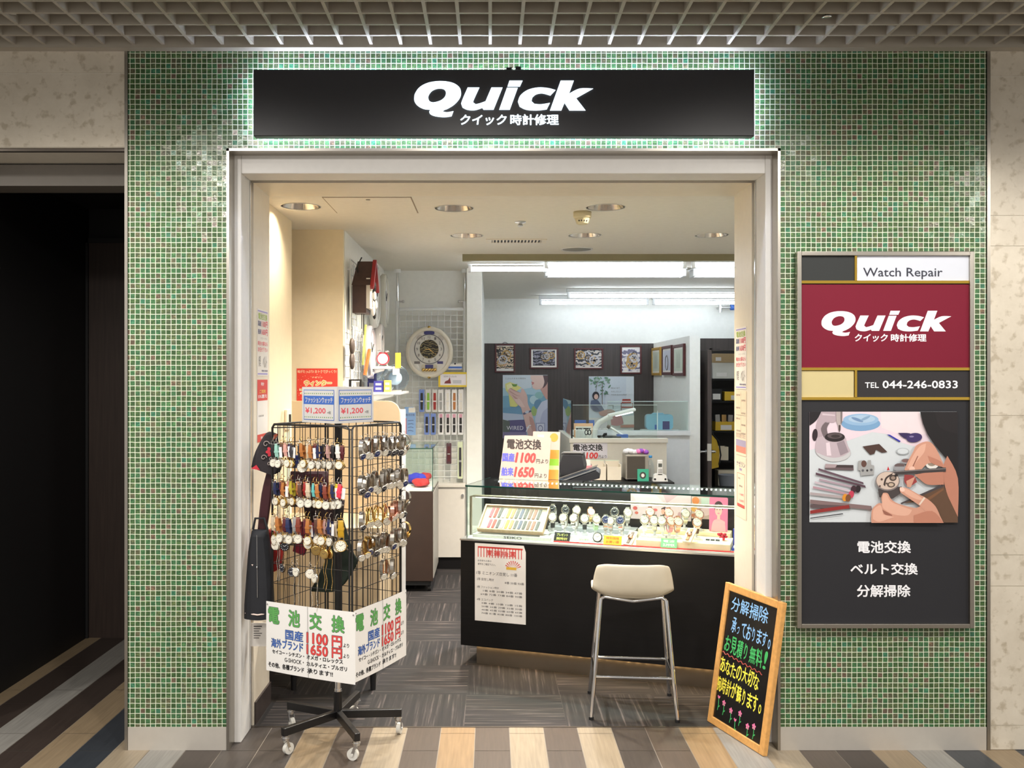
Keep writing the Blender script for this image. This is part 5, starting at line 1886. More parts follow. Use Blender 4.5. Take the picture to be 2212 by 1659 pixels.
# things standing on the counter top -------------------------------------
u0, u1 = cu(1077, .38), cu(1184, .38)
Ms = MC @ Matrix.Translation((u0, .40, 1.0295)) @ Matrix.Rotation(R(82), 4, 'X')
t = thing('price_board', 'large cream price board with red and blue lettering standing on counter glass', 'sign', Ms)
w, h = u1 - u0, .265
MB().prism([(-.004, 0), (w - .006, 0), (w + .004, h - .02), (w, h - .008), (w * .5, h + .004), (.02, h)], -.004, 0).build('board', mat('peach_card', (190, 172, 160), .6), t)
LB = [TXTK, mat('violet_blue_print', (96, 96, 204), .5, 0, 0), mat('banner_red', (222, 72, 70), .5, 0, 0), mat('brown_black_print', (64, 54, 52), .5, 0, 0)]


def price_lines(t, w, h, full=True):
    m = MB()
    m.text('電池交換', w * .12, h * .69, w * .82, h * .93, .001, 3, .03)
    m.text('1100', w * .31, h * .38, w * .72, h * .62, .001, 2, .06, .15)
    m.text('円より', w * .73, h * .38, w * .97, h * .48, .001, 3, .01)
    m.text('国産', w * .04, h * .40, w * .29, h * .60, .001, 1, .04)
    m.text('舶来', w * .03, h * .07, w * .28, h * .27, .001, 1, .04)
    m.text('1650', w * .30, h * .05, w * .70, h * .29, .001, 2, .06, .15)
    m.text('円より', w * .71, h * .05, w * .95, h * .15, .001, 3, .01)
    m.build('lettering', LB, t)


price_lines(t, w, h)
u0, u1 = cu(1147, .44), cu(1206, .44)
t = thing('leaflet_stand', 'tall leaflet with orange circle and green bands behind the price board', 'leaflet', MC @ Matrix.Translation((u0, .455, 1.0295)) @ Matrix.Rotation(R(84), 4, 'X'))
w, h = u1 - u0, .29
MB().prism(rrect(0, 0, w, h, .003), -.003, 0).build('sheet', mat('peach_card', (190, 172, 160), .6), t)
m = MB()
for y0, y1, mi in ((.0, .06, 0), (.06, .085, 1), (.085, .125, 2), (.125, .18, 0)):
    m.poly(rect(w * .45, y0, w * .98, y1), .0006, mi)
m.poly(ell(w * .78, h - .035, .026, .026), .0006, 0)
m.text('修理', .02, h - .1, .06, h - .085, .0008, 3)
m.poly(rect(.03, h - .05, .07, h - .02), .0006, 4)
m.build('print', [mat('orange_print2', (236, 150, 64), .5, 0, 0), mat('pale_green_print', (190, 220, 150), .5, 0, 0), mat('leaf_green_print', (140, 196, 60), .5, 0, 0), TXTK, mat('pale_lilac_print', (226, 220, 226), .5, 0, 0)], t)

# stool
Q_ = T(.70, 4.63 - CAMD, 0, 4)
Q_ = Matrix.Translation((.705, 4.63 - CAMD, 0)) @ Matrix.Rotation(R(-5), 4, 'Z')
t = thing('bar_stool', 'cream shell counter stool on chrome tube legs before the display counter', 'stool', Q_)
IV = mat('ivory_plastic', (200, 191, 170), .4)
# shell: low back curving down into the seat, wings at the sides
N, K = 17, 13
prof = [(-.165, .745), (-.168, .72), (-.168, .68), (-.160, .63), (-.146, .60), (-.12, .578), (-.08, .566), (-.02, .562), (.06, .565), (.12, .570), (.155, .566), (.172, .552), (.176, .535)]
vs, fs = [], []
for j_, (y, z) in enumerate(prof):
    hw = [.172, .178, .186, .196, .198, .20, .202, .203, .203, .200, .192, .182, .17][j_]
    for i in range(N):
        s = -1 + 2 * i / (N - 1)
        e_ = abs(s) ** 3
        yy = y + (.075 * e_ if j_ < 4 else .04 * e_ if j_ < 6 else 0)
        zz = z + (.045 * e_ if 4 < j_ < 10 else 0) - (.02 * abs(s) ** 6 if j_ == 0 else 0)
        if 1 < j_ < 5:
            zz += .02 * e_
        vs.append((s * hw, yy, zz))
for j_ in range(K - 1):
    for i in range(N - 1):
        fs.append((j_ * N + i, j_ * N + i + 1, (j_ + 1) * N + i + 1, (j_ + 1) * N + i))
so = MB().add(vs, fs, 0, True).build('seat', IV, t)
b = so.modifiers.new('solid', 'SOLIDIFY')
b.thickness = .014
b.offset = 0
b = so.modifiers.new('sub', 'SUBSURF')
b.levels = b.render_levels = 1
tops = {}
for sx in (-1, 1):
    for sy in (-1, 1):
        top = Vector((sx * .158, sy * .105 - .01, .565))
        foot = Vector((sx * .205, sy * .185, .0))
        m = MB().cyl(top, foot + Vector((0, 0, .012)), .0105, n=14)
        m.tube([top, top + Vector((-sx * .02, 0, .012)), Vector((0, top.y, .578 - .02))], .009)
        lg = m.build('leg', CHROME, t)
        MB().cyl(foot, foot + Vector((0, 0, .014)), .012, n=14).build('foot_cap', BLACKM, lg)
        tops[sx, sy] = (top, foot)
pz = lambda sx, sy, z: tops[sx, sy][1] + (tops[sx, sy][0] - tops[sx, sy][1]) * (z / .565)
m = MB()
for a, b_ in (((-1, -1), (1, -1)), ((-1, 1), (1, 1)), ((-1, -1), (-1, 1)), ((1, -1), (1, 1))):
    m.tube([pz(*a, .20), pz(*b_, .20)], .008, 10)
m.build('footrest', CHROME, t)
# ---------------------------------------------------------------- back wall: pictures and posters
def gears(name, seed, a, b, c, sc=16):
    """a photograph of watch wheels: curling metal shapes"""
    m = bpy.data.materials.new(name)
    m.use_nodes = True
    nt = m.node_tree
    L = nt.links.new
    p = nt.nodes['Principled BSDF']
    tc = nn(nt, 'ShaderNodeTexCoord')
    mp = nn(nt, 'ShaderNodeMapping')
    mp.inputs['Location'].default_value = (seed * 3.1, seed * 1.7, seed)
    wv = nn(nt, 'ShaderNodeTexWave', wave_type='RINGS')
    wv.inputs['Scale'].default_value = sc
    wv.inputs['Distortion'].default_value = 10
    wv.inputs['Detail'].default_value = 2.5
    wv.inputs['Detail Scale'].default_value = 1.8
    L(tc.outputs['Object'], mp.inputs[0])
    L(mp.outputs[0], wv.inputs['Vector'])
    r = ramp(nt, [(0, a), (.38, a), (.5, b), (.72, b), (.85, c), (1, b)])
    L(wv.outputs['Fac'], r.inputs[0])
    L(r.outputs[0], p.inputs['Base Color'])
    p.inputs['Roughness'].default_value = .4
    return m


MAHO = planky('mahogany_frame', (84, 34, 36), .15, .35, 30, 30, 30)
DW = 11.17


def hung(nm, label, r4, d, mats, mount, cord, fr=.02, u=(1, 0), M=None, w=None, h=None, frm=None):
    if M is None:
        a, b = W(r4[0], r4[3], d), W(r4[2], r4[1], d)
        M, w, h = frame(a), b.x - a.x, b.z - a.z
    t = thing(nm, label, 'picture', M, 'framed pictures at the back')
    m = MB().box(0, 0, -.02, fr, h, .006).box(w - fr, 0, -.02, w, h, .006).box(fr, 0, -.02, w - fr, fr, .006).box(fr, h - fr, -.02, w - fr, h, .006)
    m.build('frame', frm or MAHO, t, bevel=.003)
    MB().box(fr, fr, -.018, w - fr, h - fr, -.004).build('mount', PAPER, t)
    x0, y0, x1, y1 = fr + mount[0], fr + mount[1], w - fr - mount[2], h - fr - mount[3]
    o = MB().poly(rect(-(x1 - x0) / 2, -(y1 - y0) / 2, (x1 - x0) / 2, (y1 - y0) / 2), 0).build('print', mats, t)
    o.matrix_basis = Matrix.Translation(((x0 + x1) / 2, (y0 + y1) / 2, -.0035))
    if mats.name.startswith('gears'):
        rg = random.Random(mats.name)
        W_, H_ = x1 - x0, y1 - y0
        g = MB()
        for i in range(7):
            r_ = rg.uniform(.16, .34) * min(W_, H_)
            cx_, cy_ = rg.uniform(x0 + r_, x1 - r_), rg.uniform(y0 + r_, y1 - r_)
            zz = -.003 + i * .0004
            g.poly(ell(cx_, cy_, r_, r_, 28), zz, i % 3, [ell(cx_, cy_, r_ * .72, r_ * .72, 20)])
            g.poly(ell(cx_, cy_, r_ * .2, r_ * .2, 12), zz, (i + 1) % 3)
            for k_ in range(3):
                a_ = k_ * 1.047 + i
                dx, dy = math.cos(a_) * r_ * .74, math.sin(a_) * r_ * .74
                ox, oy = -dy * .08, dx * .08
                g.poly([(cx_ - dx - ox, cy_ - dy - oy), (cx_ + dx - ox, cy_ + dy - oy), (cx_ + dx + ox, cy_ + dy + oy), (cx_ - dx + ox, cy_ - dy + oy)], zz, i % 3)
        g.build('wheel_print', [mat('wheel_pale', (196, 194, 200), .4), mat('wheel_dark', (60, 58, 64), .4), mat('wheel_gold', (186, 150, 92), .4)], t)
    if cord:
        MB().tube([(w * .34, h, -.012), (w * .46, h + cord, -.014), (w * .54, h + cord, -.014), (w * .66, h, -.012)], .003, 5).build('cord', BLACKM, t)
    return t


hung('framed_picture', 'upright framed print of black and ivory watch wheels, nearest the pillar', (1069, 743, 1113, 805), DW, gears('gears_ivory', 1, C(34, 30, 28), C(222, 212, 186), C(196, 120, 80), 10), (.0, .03, .0, .01), .02)
hung('framed_picture', 'wide framed print of dark blue watch parts with white margin', (1144, 751, 1206, 797), DW, gears('gears_dark', 2, C(40, 38, 48), C(92, 90, 112), C(200, 196, 206), 9), (.02, .02, .02, .015), .045)
hung('framed_picture', 'wide framed print of silver watch parts with gold streaks', (1240, 752, 1303, 798), DW, gears('gears_silver', 3, C(54, 54, 60), C(206, 206, 212), C(200, 164, 90), 9), (.0, .012, .0, .0), .055)
hung('framed_picture', 'upright framed print of pale mauve watch movement beside the white partition', (1340, 746, 1386, 808), DW, gears('gears_mauve', 5, C(120, 116, 140), C(222, 218, 228), C(236, 226, 200), 6), (.0, .015, .0, .025), .02)
XP = 1.966
for nm, lab, pa, pb, y0, y1, frm, pr in (('certificate', 'gold framed certificate on the white partition, farthest from the lens', 1411, 1431, 749, 811, mat('gold_wood_frame', (190, 150, 70), .35), (206, 212, 196)),
                                         ('framed_picture', 'framed pale watch print between two certificates on the white partition', 1433, 1456, 745, 810, MAHO, (204, 206, 220)),
                                         ('certificate', 'brown framed green certificate at the near end of white partition', 1457, 1483, 742, 812, MAHO, (206, 216, 200))):
    d0, d1 = XP * F / (pa - VX), XP * F / (pb - VX)
    zb, zt = ZZ(y1, (d0 + d1) / 2), ZZ(y0 + 2, (d0 + d1) / 2)
    M = frame((XP - .022, d0 - CAMD - .03, zb), (0, -1))
    t = hung(nm, lab, None, 0, mat('cert_%d' % pr[0] + nm + str(pa), pr, .5), (.015, .02, .015, .02), 0, .03, M=M, w=d0 - d1 - .06, h=zt - zb, frm=frm)
    m = MB()
    w_, h_ = d0 - d1 - .06, zt - zb
    for i in range(7):
        m.poly(rect(w_ * .3 + i * w_ * .055, h_ * .25, w_ * .3 + i * w_ * .055 + .006, h_ * (.8 - .05 * (i % 3))), -.003, 0)
    if nm == 'certificate':
        m.build('lettering', GREY, t)
    else:
        MB().tube([(w_ * .5 + .08 * math.cos(a_ * .4), h_ * .42 + .08 * math.sin(a_ * .4), -.002) for a_ in range(16)], .006, 5, 0, True).build('wheel_print', GREY, t)

q = Px(1086, 947, 11.175, 1000, 700, 5.53)
t = thing('watch_poster', 'poster of hands holding a yellow glass with white wired lettering on dark wall', 'poster', q.M)
w, h = (1183 - 1086) * 11.175 / F, (947 - 810) * 11.175 / F
MB().box(0, 0, -.002, w, h, 0).build('sheet', PAPER, t)
sk, sk2, sk3 = (226, 190, 180), (206, 160, 150), (236, 206, 196)
x0, y0, x1, y1 = 477, 610, 1012, 1365
LY = [((176, 208, 222), rect(x0, y0, x1, y1), 0), ((214, 224, 232), [(477, 612), (820, 612), (820, 760), (600, 800), (477, 760)], 0), ((130, 178, 202), [(477, 860), (760, 840), (1010, 860), (1010, 1010), (477, 1050)], 0), ((120, 164, 196), [(477, 1000), (720, 980), (720, 1130), (477, 1140)], 1), ((196, 206, 224), [(477, 1060), (720, 1080), (720, 1150), (477, 1160)], 1),
      ((104, 96, 140), [(540, 1150), (760, 1140), (760, 1365), (540, 1365)], 1), ((104, 112, 104), [(477, 1140), (560, 1160), (560, 1290), (477, 1300)], 1), ((140, 130, 168), [(477, 1290), (760, 1290), (760, 1365), (477, 1365)], 0), ((190, 216, 222), ell(850, 905, 52, 52), 0), ((150, 196, 196), ell(910, 850, 50, 40), 0), ((166, 190, 120), ell(850, 1040, 34, 60), 0), ((110, 150, 180), ell(900, 960, 50, 60), 0),
      (sk3, [(800, 612), (1012, 612), (1012, 900), (985, 880), (925, 780), (870, 785), (832, 765), (826, 735), (815, 700), (826, 680), (805, 645), (812, 625)], 0), (sk2, [(925, 780), (985, 720), (1012, 700), (1012, 905), (985, 885)], 1), ((206, 130, 130), [(812, 688), (842, 694), (852, 704), (836, 722), (822, 724), (826, 704)], 1),
      ((96, 76, 80), [(955, 612), (1012, 612), (1012, 690), (985, 740), (950, 770), (972, 700), (965, 650)], 1), ((206, 210, 228), [(1012, 900), (940, 930), (890, 1010), (860, 1140), (870, 1365), (1012, 1365)], 0), ((186, 190, 216), [(1012, 1000), (950, 1060), (920, 1200), (960, 1365), (1012, 1365)], 1),
      ((232, 226, 140), [(505, 715), (560, 692), (620, 715), (700, 760), (640, 800), (656, 975), (630, 990), (562, 985), (545, 830), (512, 790)], 0), ((244, 240, 190), [(520, 730), (570, 705), (600, 740), (560, 790), (530, 780)], 1), ((110, 150, 70), [(580, 712), (610, 720), (650, 715), (640, 745), (600, 745)], 1),
      (sk, [(540, 790), (566, 760), (640, 800), (690, 820), (700, 770), (725, 780), (768, 860), (776, 950), (812, 1040), (845, 1150), (890, 1365), (785, 1365), (735, 1150), (710, 1060), (690, 995), (640, 950), (590, 880), (548, 830)], 1), (sk3, [(600, 870), (680, 900), (740, 990), (700, 990), (640, 940)], 1), (sk2, [(566, 760), (640, 800), (690, 822), (640, 812), (575, 780)], 1), (sk2, [(560, 795), (640, 845), (690, 860), (640, 855), (565, 815)], 1), (sk2, [(580, 835), (640, 880), (660, 895), (620, 890)], 1), (sk2, [(790, 1100), (845, 1150), (890, 1365), (850, 1365), (800, 1180)], 1),
      ((110, 110, 140), [(716, 1062), (812, 1028), (820, 1046), (724, 1086)], 0), ((206, 210, 220), ell(765, 1050, 24, 18, 14, -20), 0), ((150, 156, 190), [(870, 1180), (980, 1180), (980, 1310), (870, 1310)], 0), ((216, 218, 232), rect(880, 1190, 970, 1300), 0), ((120, 124, 160), ell(925, 1245, 30, 38), 0), ((216, 218, 232), ell(925, 1245, 22, 28), 0)]
art('print', t, q, [(c, [(min(max(x, x0), x1), min(max(y, y0), y1)) for x, y in pts], r_) for c, pts, r_ in LY], .0004, .0003)
m = MB()
m.text('WIRED', *q.R4(522, 1217, 722, 1264), .013, 0, .0)
m.text('f', *q.R4(755, 1205, 800, 1285), .013, 0, 0, .4)
m.text('じぶんのままの時間を', *q.R4(508, 640, 752, 660), .013, 1, 0)
m.build('lettering', [TXTW, GREY], t)
q = Px(1272, 931, 11.175, 1000, 700, 5.53)
t = thing('lifestyle_poster', 'poster of seated person in navy beside leafy tree and red chair', 'poster', q.M)
w, h = (1369 - 1272) * 11.175 / F, (931 - 813) * 11.175 / F
MB().box(0, 0, -.002, w, h, 0).build('sheet', PAPER, t)
LY = [((206, 216, 226), rect(1505, 627, 2042, 1278), 0), ((194, 206, 218), rect(1505, 627, 1700, 1000), 0), ((216, 224, 230), rect(1950, 627, 2042, 1000), 0), ((224, 222, 222), rect(1505, 1120, 2042, 1278), 0)]
rn = random.Random(4)
for i in range(34):
    LY.append(((100, 140, 116) if i % 3 else (140, 170, 150), ell(rn.uniform(1520, 1760), 640 + abs(rn.gauss(0, 45)), rn.uniform(14, 26), rn.uniform(6, 11), 10, rn.uniform(-60, 60)), 0))
for i in range(10):
    LY.append(((90, 130, 106), ell(rn.uniform(1650, 1740), rn.uniform(790, 840), 16, 7, 10, rn.uniform(-60, 60)), 0))
LY += [((120, 110, 100), [(1660, 700), (1668, 700), (1668, 960), (1660, 960)], 0), ((120, 110, 100), [(1600, 680), (1606, 680), (1590, 800), (1584, 800)], 0),
       ((44, 40, 52), ell(1586, 856, 42, 50), 0), ((226, 190, 176), ell(1590, 868, 25, 32), 0), ((96, 108, 134), [(1530, 915), (1600, 905), (1640, 950), (1690, 1030), (1640, 1045), (1570, 1040), (1522, 990)], 1), ((76, 88, 116), [(1530, 960), (1600, 990), (1640, 1040), (1560, 1035)], 1),
       ((190, 150, 140), [(1620, 1050), (1720, 1020), (1800, 1030), (1850, 1100), (1700, 1100), (1640, 1090)], 1), ((176, 80, 72), [(1905, 895), (2000, 895), (2010, 945), (1893, 945)], 1), ((150, 90, 80), [(1885, 940), (1893, 940), (1893, 1030), (1885, 1030)], 0), ((150, 90, 80), [(2022, 940), (2030, 940), (2030, 1030), (2022, 1030)], 0), ((176, 90, 84), [(1895, 985), (2025, 985), (2025, 1003), (1895, 1003)], 0),
       ((190, 120, 130), [(1760, 1100), (1880, 1070), (1930, 1180), (1850, 1215), (1770, 1205)], 1), ((236, 232, 228), [(1900, 1100), (2042, 1090), (2042, 1200), (1920, 1200)], 1), ((200, 130, 116), [(1880, 1205), (2042, 1200), (2042, 1235), (1880, 1235)], 0), ((70, 70, 76), [(1735, 968), (1796, 968), (1796, 974), (1735, 974)], 0), ((70, 70, 76), [(1790, 968), (1796, 968), (1796, 1010), (1790, 1010)], 0)]
art('print', t, q, [(c, [(min(max(x, 1505), 2042), min(max(y, 627), 1278)) for x, y in pts], r_) for c, pts, r_ in LY], .0004, .0002)
m = MB()
m.text('時をみつめて', *q.R4(1768, 755, 1870, 775), .014, 0)
m.text('わたしらしい', *q.R4(1768, 797, 1890, 817), .014, 0)
m.text('今日を生きる時計', *q.R4(1768, 835, 1955, 853), .014, 0)
m.build('lettering', GREY, t)

# ---------------------------------------------------------------- work desk and counter behind the showcase
DD = 8.33
xa, xb, zt = XX(1232, DD), XX(1440, DD), ZZ(947, DD)
t = thing('desk_screen', 'off white desk partition with ledge behind the till', 'partition', T(0, DD - CAMD, 0))
OFFW = mat('off_white_laminate', (222, 218, 206), .4)
MB().box(xa, 0, 0, xb, .04, zt - .04).box(xa, .04, 0, xa + .04, 1.3, zt - .04).build('panel', OFFW, t)
MB().box(xa - .01, -.012, zt - .04, xb + .01, .07, zt).box(xa - .01, .07, zt - .04, xa + .05, 1.3, zt).build('ledge', OFFW, t, bevel=.003)
t = thing('work_table', 'white work table hidden behind the desk partition carrying lamp and tools', 'table', T(0, DD - CAMD, 0))
MB().box(xa + .05, .08, .985, xb, .68, 1.01).build('top', OFFW, t)
for x in (xa + .08, xb - .03):
    for y in (.11, .65):
        MB().box(x - .015, y - .015, 0, x + .015, y + .015, .985).build('leg', OFFW, t)
# clear screens
t = thing('acrylic_screen', 'clear acrylic screen with dark edge standing on desk partition side', 'screen', T(0, DD - CAMD, zt))
zs = ZZ(866, DD)
MB().box(xa + .012, .02, .0, xa + .018, 1.0, zs - zt).build('side_pane', GLASS, t)
MB().box(xa + .008, .012, .0, xa + .022, .02, zs - zt).build('dark_edge', BLACKM, t)
t = thing('acrylic_screen', 'wide clear acrylic screen along the front of desk partition', 'screen', T(0, DD - CAMD, zt))
MB().box(xa + .024, .03, .0005, xb - .08, .034, zs - zt - .04).build('front_pane', GLASS, t)
MB().box(xa + .024, .029, zs - zt - .04, xb - .08, .035, zs - zt - .036).build('top_edge', mat('clear_edge', (205, 225, 222), .2), t)
# price sign on the partition
p = Px(1238, 990, DD - .002, 0, 0)
t = thing('price_sheet', 'white sheet with battery price lettering taped to the desk partition', 'sign', p.M)
a = p.R4(1232, 954, 1312, 990)
MB().box(.0, 0, 0, a[2], a[3], .001).build('sheet', mat('lilac_white_paper', (226, 222, 230), .6), t)
m = MB()
m.text('電池交換', *p.R4(1238, 959, 1302, 974), .0016, 0, .03)
m.text('1100', *p.R4(1257, 977, 1292, 991), .0016, 1, .06, .12)
m.text('円より', *p.R4(1293, 983, 1310, 990), .0016, 0, .01)
m.build('lettering', [TXTK, mat('banner_red', (222, 72, 70), .5, 0, 0)], t)
# dark desk in front of the partition
DK = 7.9
zd = ZZ(1042, DK)
t = thing('dark_desk', 'dark brown desk top with end panels in front of the desk partition', 'desk', T(0, DK - CAMD, 0))
x0, x1 = .45, XX(1457, DK)
MB().box(x0, 0, zd - .03, x1, .415, zd).build('top', ESPR, t, bevel=.002)
for x in (x0 + .01, x1 - .04):
    MB().box(x, .01, 0, x + .025, .4, zd - .03).build('side_panel', ESPR, t)


def at(px, d, z, rz=0):
    return T(XX(px, d), d - CAMD, z, rz)


t = thing('steel_cabinet', 'small steel box with glass door reflecting carton on the dark desk', 'cabinet', at(1352, 8.0, zd + .0005))
SST = mat('satin_silver', (205, 205, 205), .3, 1)
w_, h_ = XX(1401, 8.0) - XX(1352, 8.0), .225
MB().box(0, .01, .012, w_, .22, h_).build('body', mat('stone_grey_metal', (176, 170, 160), .4, .6), t, bevel=.004)
MB().box(.012, .002, .024, w_ - .03, .01, h_ - .014).build('door', mat('smoked_glass', (70, 62, 54), .08), t)
for x in (.015, w_ - .015):
    MB().cyl((x, .03, 0), (x, .03, .012), .008).build('foot', BLACKM, t)
t = thing('sanitary_card', 'green card with dark round emblem leaning on the steel box', 'card', at(1377, 7.985, zd + .0005) @ Matrix.Rotation(R(86), 4, 'X'))
MB().box(0, 0, -.003, .098, .105, 0).build('card', mat('teal_green_card', (64, 170, 140), .5), t)
MB().poly(ell(.047, .05, .028, .03), .0006).build('emblem', mat('dark_emblem', (70, 66, 66), .4), t)
MB().poly(ell(.047, .05, .014, .016), .001).build('emblem', PAPER, t)
t = thing('tissue_pack', 'crumpled white and pink tissue pack lying on the steel box', 'tissue pack', at(1374, 8.1, zd + h_ + .001))
m = MB()
for i in range(9):
    m.ball((-.09 + i * .022, .0 + .012 * math.sin(i * 2), .022 + .006 * math.sin(i * 1.3)), (.026, .05, .022), 0 if i < 5 else (1 if i % 2 else 2), 10, 7)
m.build('pack', [mat('white_film', (236, 236, 240), .3), mat('pink_film', (236, 130, 190), .3), mat('violet_film', (150, 80, 190), .3)], t)
t = thing('water_bottle', 'clear plastic bottle with blue cap between steel box and phone', 'bottle', at(1405, 8.03, zd + .0005))
MB().lathe([(0, .001), (.028, .001), (.03, .01), (.03, .13), (.026, .15), (.012, .185), (.011, .2)], 20).build('bottle_body', glass('clear_plastic', (.9, .93, .95), .2), t)
MB().lathe([(.0, .218), (.0145, .218), (.015, .198), (0, .198)], 18).build('cap', mat('cyan_cap', (60, 150, 214), .4), t)
t = thing('cordless_phone', 'white cordless phone upright in its cradle on the dark desk', 'phone', at(1424, 7.99, zd + .0005))
WP = mat('white_plastic', (236, 236, 234), .35)
MB().prism([(-.06, 0), (.07, 0), (.055, .055), (.03, .065), (-.03, .065), (-.045, .055)], -.03, .03).xform(Matrix.Rotation(R(90), 4, 'X')).build('cradle', WP, t, bevel=.004)
hs = MB().box(-.021, -.03, .05, .026, -.008, .185).build('handset', WP, t, bevel=.006)
MB().box(-.013, -.0325, .125, .018, -.0295, .155).build('display', mat('lcd_grey', (90, 92, 88), .2), hs)
m = MB()
for i in range(9):
    m.box(-.012 + (i % 3) * .012, -.0325, .075 + (i // 3) * .012, -.005 + (i % 3) * .012, -.03, .082 + (i // 3) * .012)
m.build('keys', GREY, hs)
for s in (-.042, .048):
    MB().cyl((s, -.034, .02), (s, -.03, .02), .009).build('knob', BLACKM, t)
for px, lab in ((1327, 'clear box of wire parts on the dark desk left of steel box'), (1294, 'cream open letter box with green rim on the dark desk')):
    t = thing('parts_box', lab, 'box', at(px, 8.02, zd + .0005))
    if px == 1326:
        MB().box(-.055, 0, .0, .055, .1, .1).build('box_body', glass('frosted_box', (.82, .82, .8), .2), t)
        MB().box(-.058, -.003, .1, .058, .103, .106).build('lid', WP, t)
        MB().tube([(.04 * math.cos(i * .5), .05 + .03 * math.sin(i * .5), .025 + .002 * i) for i in range(24)], .002, 5).build('wire', GREY, t)
    else:
        m = MB().box(-.06, 0, 0, .06, .006, .12).box(-.06, .15, 0, .06, .156, .16).box(-.06, .006, 0, -.054, .15, .14).box(.054, .006, 0, .06, .15, .14).box(-.06, 0, 0, .06, .15, .005)
        m.build('box_body', CREAM, t)
        MB().box(-.062, .15, .16, .062, .158, .165).build('rim', mat('mint_card', (214, 236, 214), .5), t)
t = thing('paper_sheaf', 'sheaf of white papers in a pink file between till and letter box', 'file', at(1264, 7.97, zd + .0005))
for i in range(5):
    MB().box(-.06, .02 + i * .012, .0, .05, .026 + i * .012, .15 + .008 * i).build('sheet_bundle', PAPER, t)
MB().box(-.065, -.002, 0, .055, .006, .135).box(.055, -.002, 0, .06, .1, .135).build('cover', mat('pink_file', (230, 150, 158), .5), t)

# till behind the showcase
t = thing('till_printer', 'black receipt printer on stand behind the leaflet', 'printer', T(XX(1238, 6.37), 6.37 - CAMD, .985, -12))
MB().prism([(-.075, 0), (.075, 0), (.085, .06), (.07, .135), (-.06, .135), (-.085, .06)], -.09, .09).xform(Matrix.Rotation(R(90), 4, 'X')).build('body', mat('till_black', (34, 34, 38), .4), t, bevel=.008)
MB().box(-.075, -.06, .137, .075, .06, .15).build('lid', mat('till_dark_grey', (52, 50, 50), .4), t, bevel=.004)
MB().box(-.06, -.062, .15, .06, -.02, .153).build('paper_slot', mat('till_silver', (150, 146, 140), .3, .6), t)
t = thing('till_screen', 'black flat till terminal with sloping screen facing away behind counter', 'till', T(XX(1250, 6.05), 6.05 - CAMD, .74, -8))
MB().prism([(-.20, .20), (.12, .315), (.14, .30), (.14, .27), (-.18, .165)], -.11, .16).xform(Matrix.Rotation(R(90), 4, 'X')).build('display', mat('till_black', (34, 34, 38), .4), t, bevel=.004)
MB().prism([(-.195, .205), (.115, .318), (.117, .322), (-.195, .209)], -.10, .15).xform(Matrix.Rotation(R(90), 4, 'X')).build('screen_glass', mat('till_glass', (26, 32, 40), .15), t)
for y in (-.16, .105):
    MB().prism([(-.20, .205), (.12, .321), (.122, .327), (-.20, .211)], y, y + .012).xform(Matrix.Rotation(R(90), 4, 'X')).build('bezel', mat('till_silver', (150, 146, 140), .3, .6), t)
MB().box(-.12, -.12, .0, .14, .1, .2).build('base', mat('till_black', (34, 34, 38), .4), t, bevel=.01)
t = thing('till_table', 'dark till table standing behind the glass counter', 'table', T(XX(1250, 6.1), 6.1 - CAMD, 0, -15))
MB().box(-.28, -.16, .70, .3, .42, .739).build('top', ESPR, t)
for x in (-.26, .28):
    MB().box(x - .02, -.14, 0, x + .02, .4, .70).build('leg', ESPR, t)
t = thing('printer_shelf', 'small black riser under the receipt printer', 'stand', T(XX(1238, 6.37), 6.37 - CAMD, .7395, -12))
MB().box(-.08, .10, 0, .08, .13, .23).box(-.08, -.08, .23, .08, .13, .245).build('riser', mat('till_black', (34, 34, 38), .4), t)

# lamp and tools on the work table
dl = 8.75
t = thing('desk_lamp', 'white bent arm lamp with flat head over the desk partition', 'lamp', at(1292, dl, 1.0105))
s = dl / F
f2 = lambda px, py: ((px - 1292) * s, 0, ZZ(py, dl) - 1.0105)
MB().lathe([(0, 0), (.08, 0), (.08, .015), (.02, .03), (0, .03)], 24).build('base', WP, t)
MB().tube([(0, 0, .02), f2(1284, 945), f2(1286, 925), f2(1295, 912), f2(1312, 903), f2(1322, 899)], .035, 12, 0, False, .6).build('arm', WP, t)
hd = MB().beam(f2(1313, 898), f2(1372, 884), .09, .03).build('head', WP, t, bevel=.01)
MB().beam(Vector(f2(1330, 898)) , Vector(f2(1366, 890)), .07, .012).build('lamp_tube', mat('desk_lamp_glow', (250, 250, 255), .5, 0, 0, 1, 2.5), hd)
t = thing('folding_arm', 'thin white jointed tool arm with blue foot on the work table', 'tool', at(1340, dl, 1.0105))
f3 = lambda px, py: ((px - 1340) * s, 0, max(.0, ZZ(py, dl) - 1.0105))
MB().tube([f3(1316, 922), f3(1348, 942)], .012, 8).build('rod', WP, t)
MB().ball(f3(1315, 922), .02, 0, 12, 8).build('joint', mat('brown_joint', (90, 74, 66), .5), t)
MB().box(-.03, -.03, 0, .07, .05, .10).build('foot', BLUE, t)
MB().tube([f3(1303, 944), f3(1306, 938), f3(1311, 938)], .014, 8).build('hook_end', BLACKM, t)
t = thing('tool_tray', 'long dark tray of tools at the foot of the jointed arm', 'tray', at(1322, 8.58, 1.0105))
MB().box(-.08, 0, 0, .09, .05, .09).build('tray_body', BLACKM, t, bevel=.01)
t = thing('glass_dome', 'small clear glass dome on dark base beside the screen edge', 'dome', at(1255, 8.55, 1.0105))
MB().cyl((0, 0, 0), (0, 0, .05), .05, n=24).build('base', mat('maroon_leather', (64, 24, 32), .45), t)
MB().lathe([(.042, .05), (.042, .13), (.034, .155), (.018, .172), (0, .177)], 24).build('dome_cover', glass('dome_glass', (.92, .94, .95), .25), t)
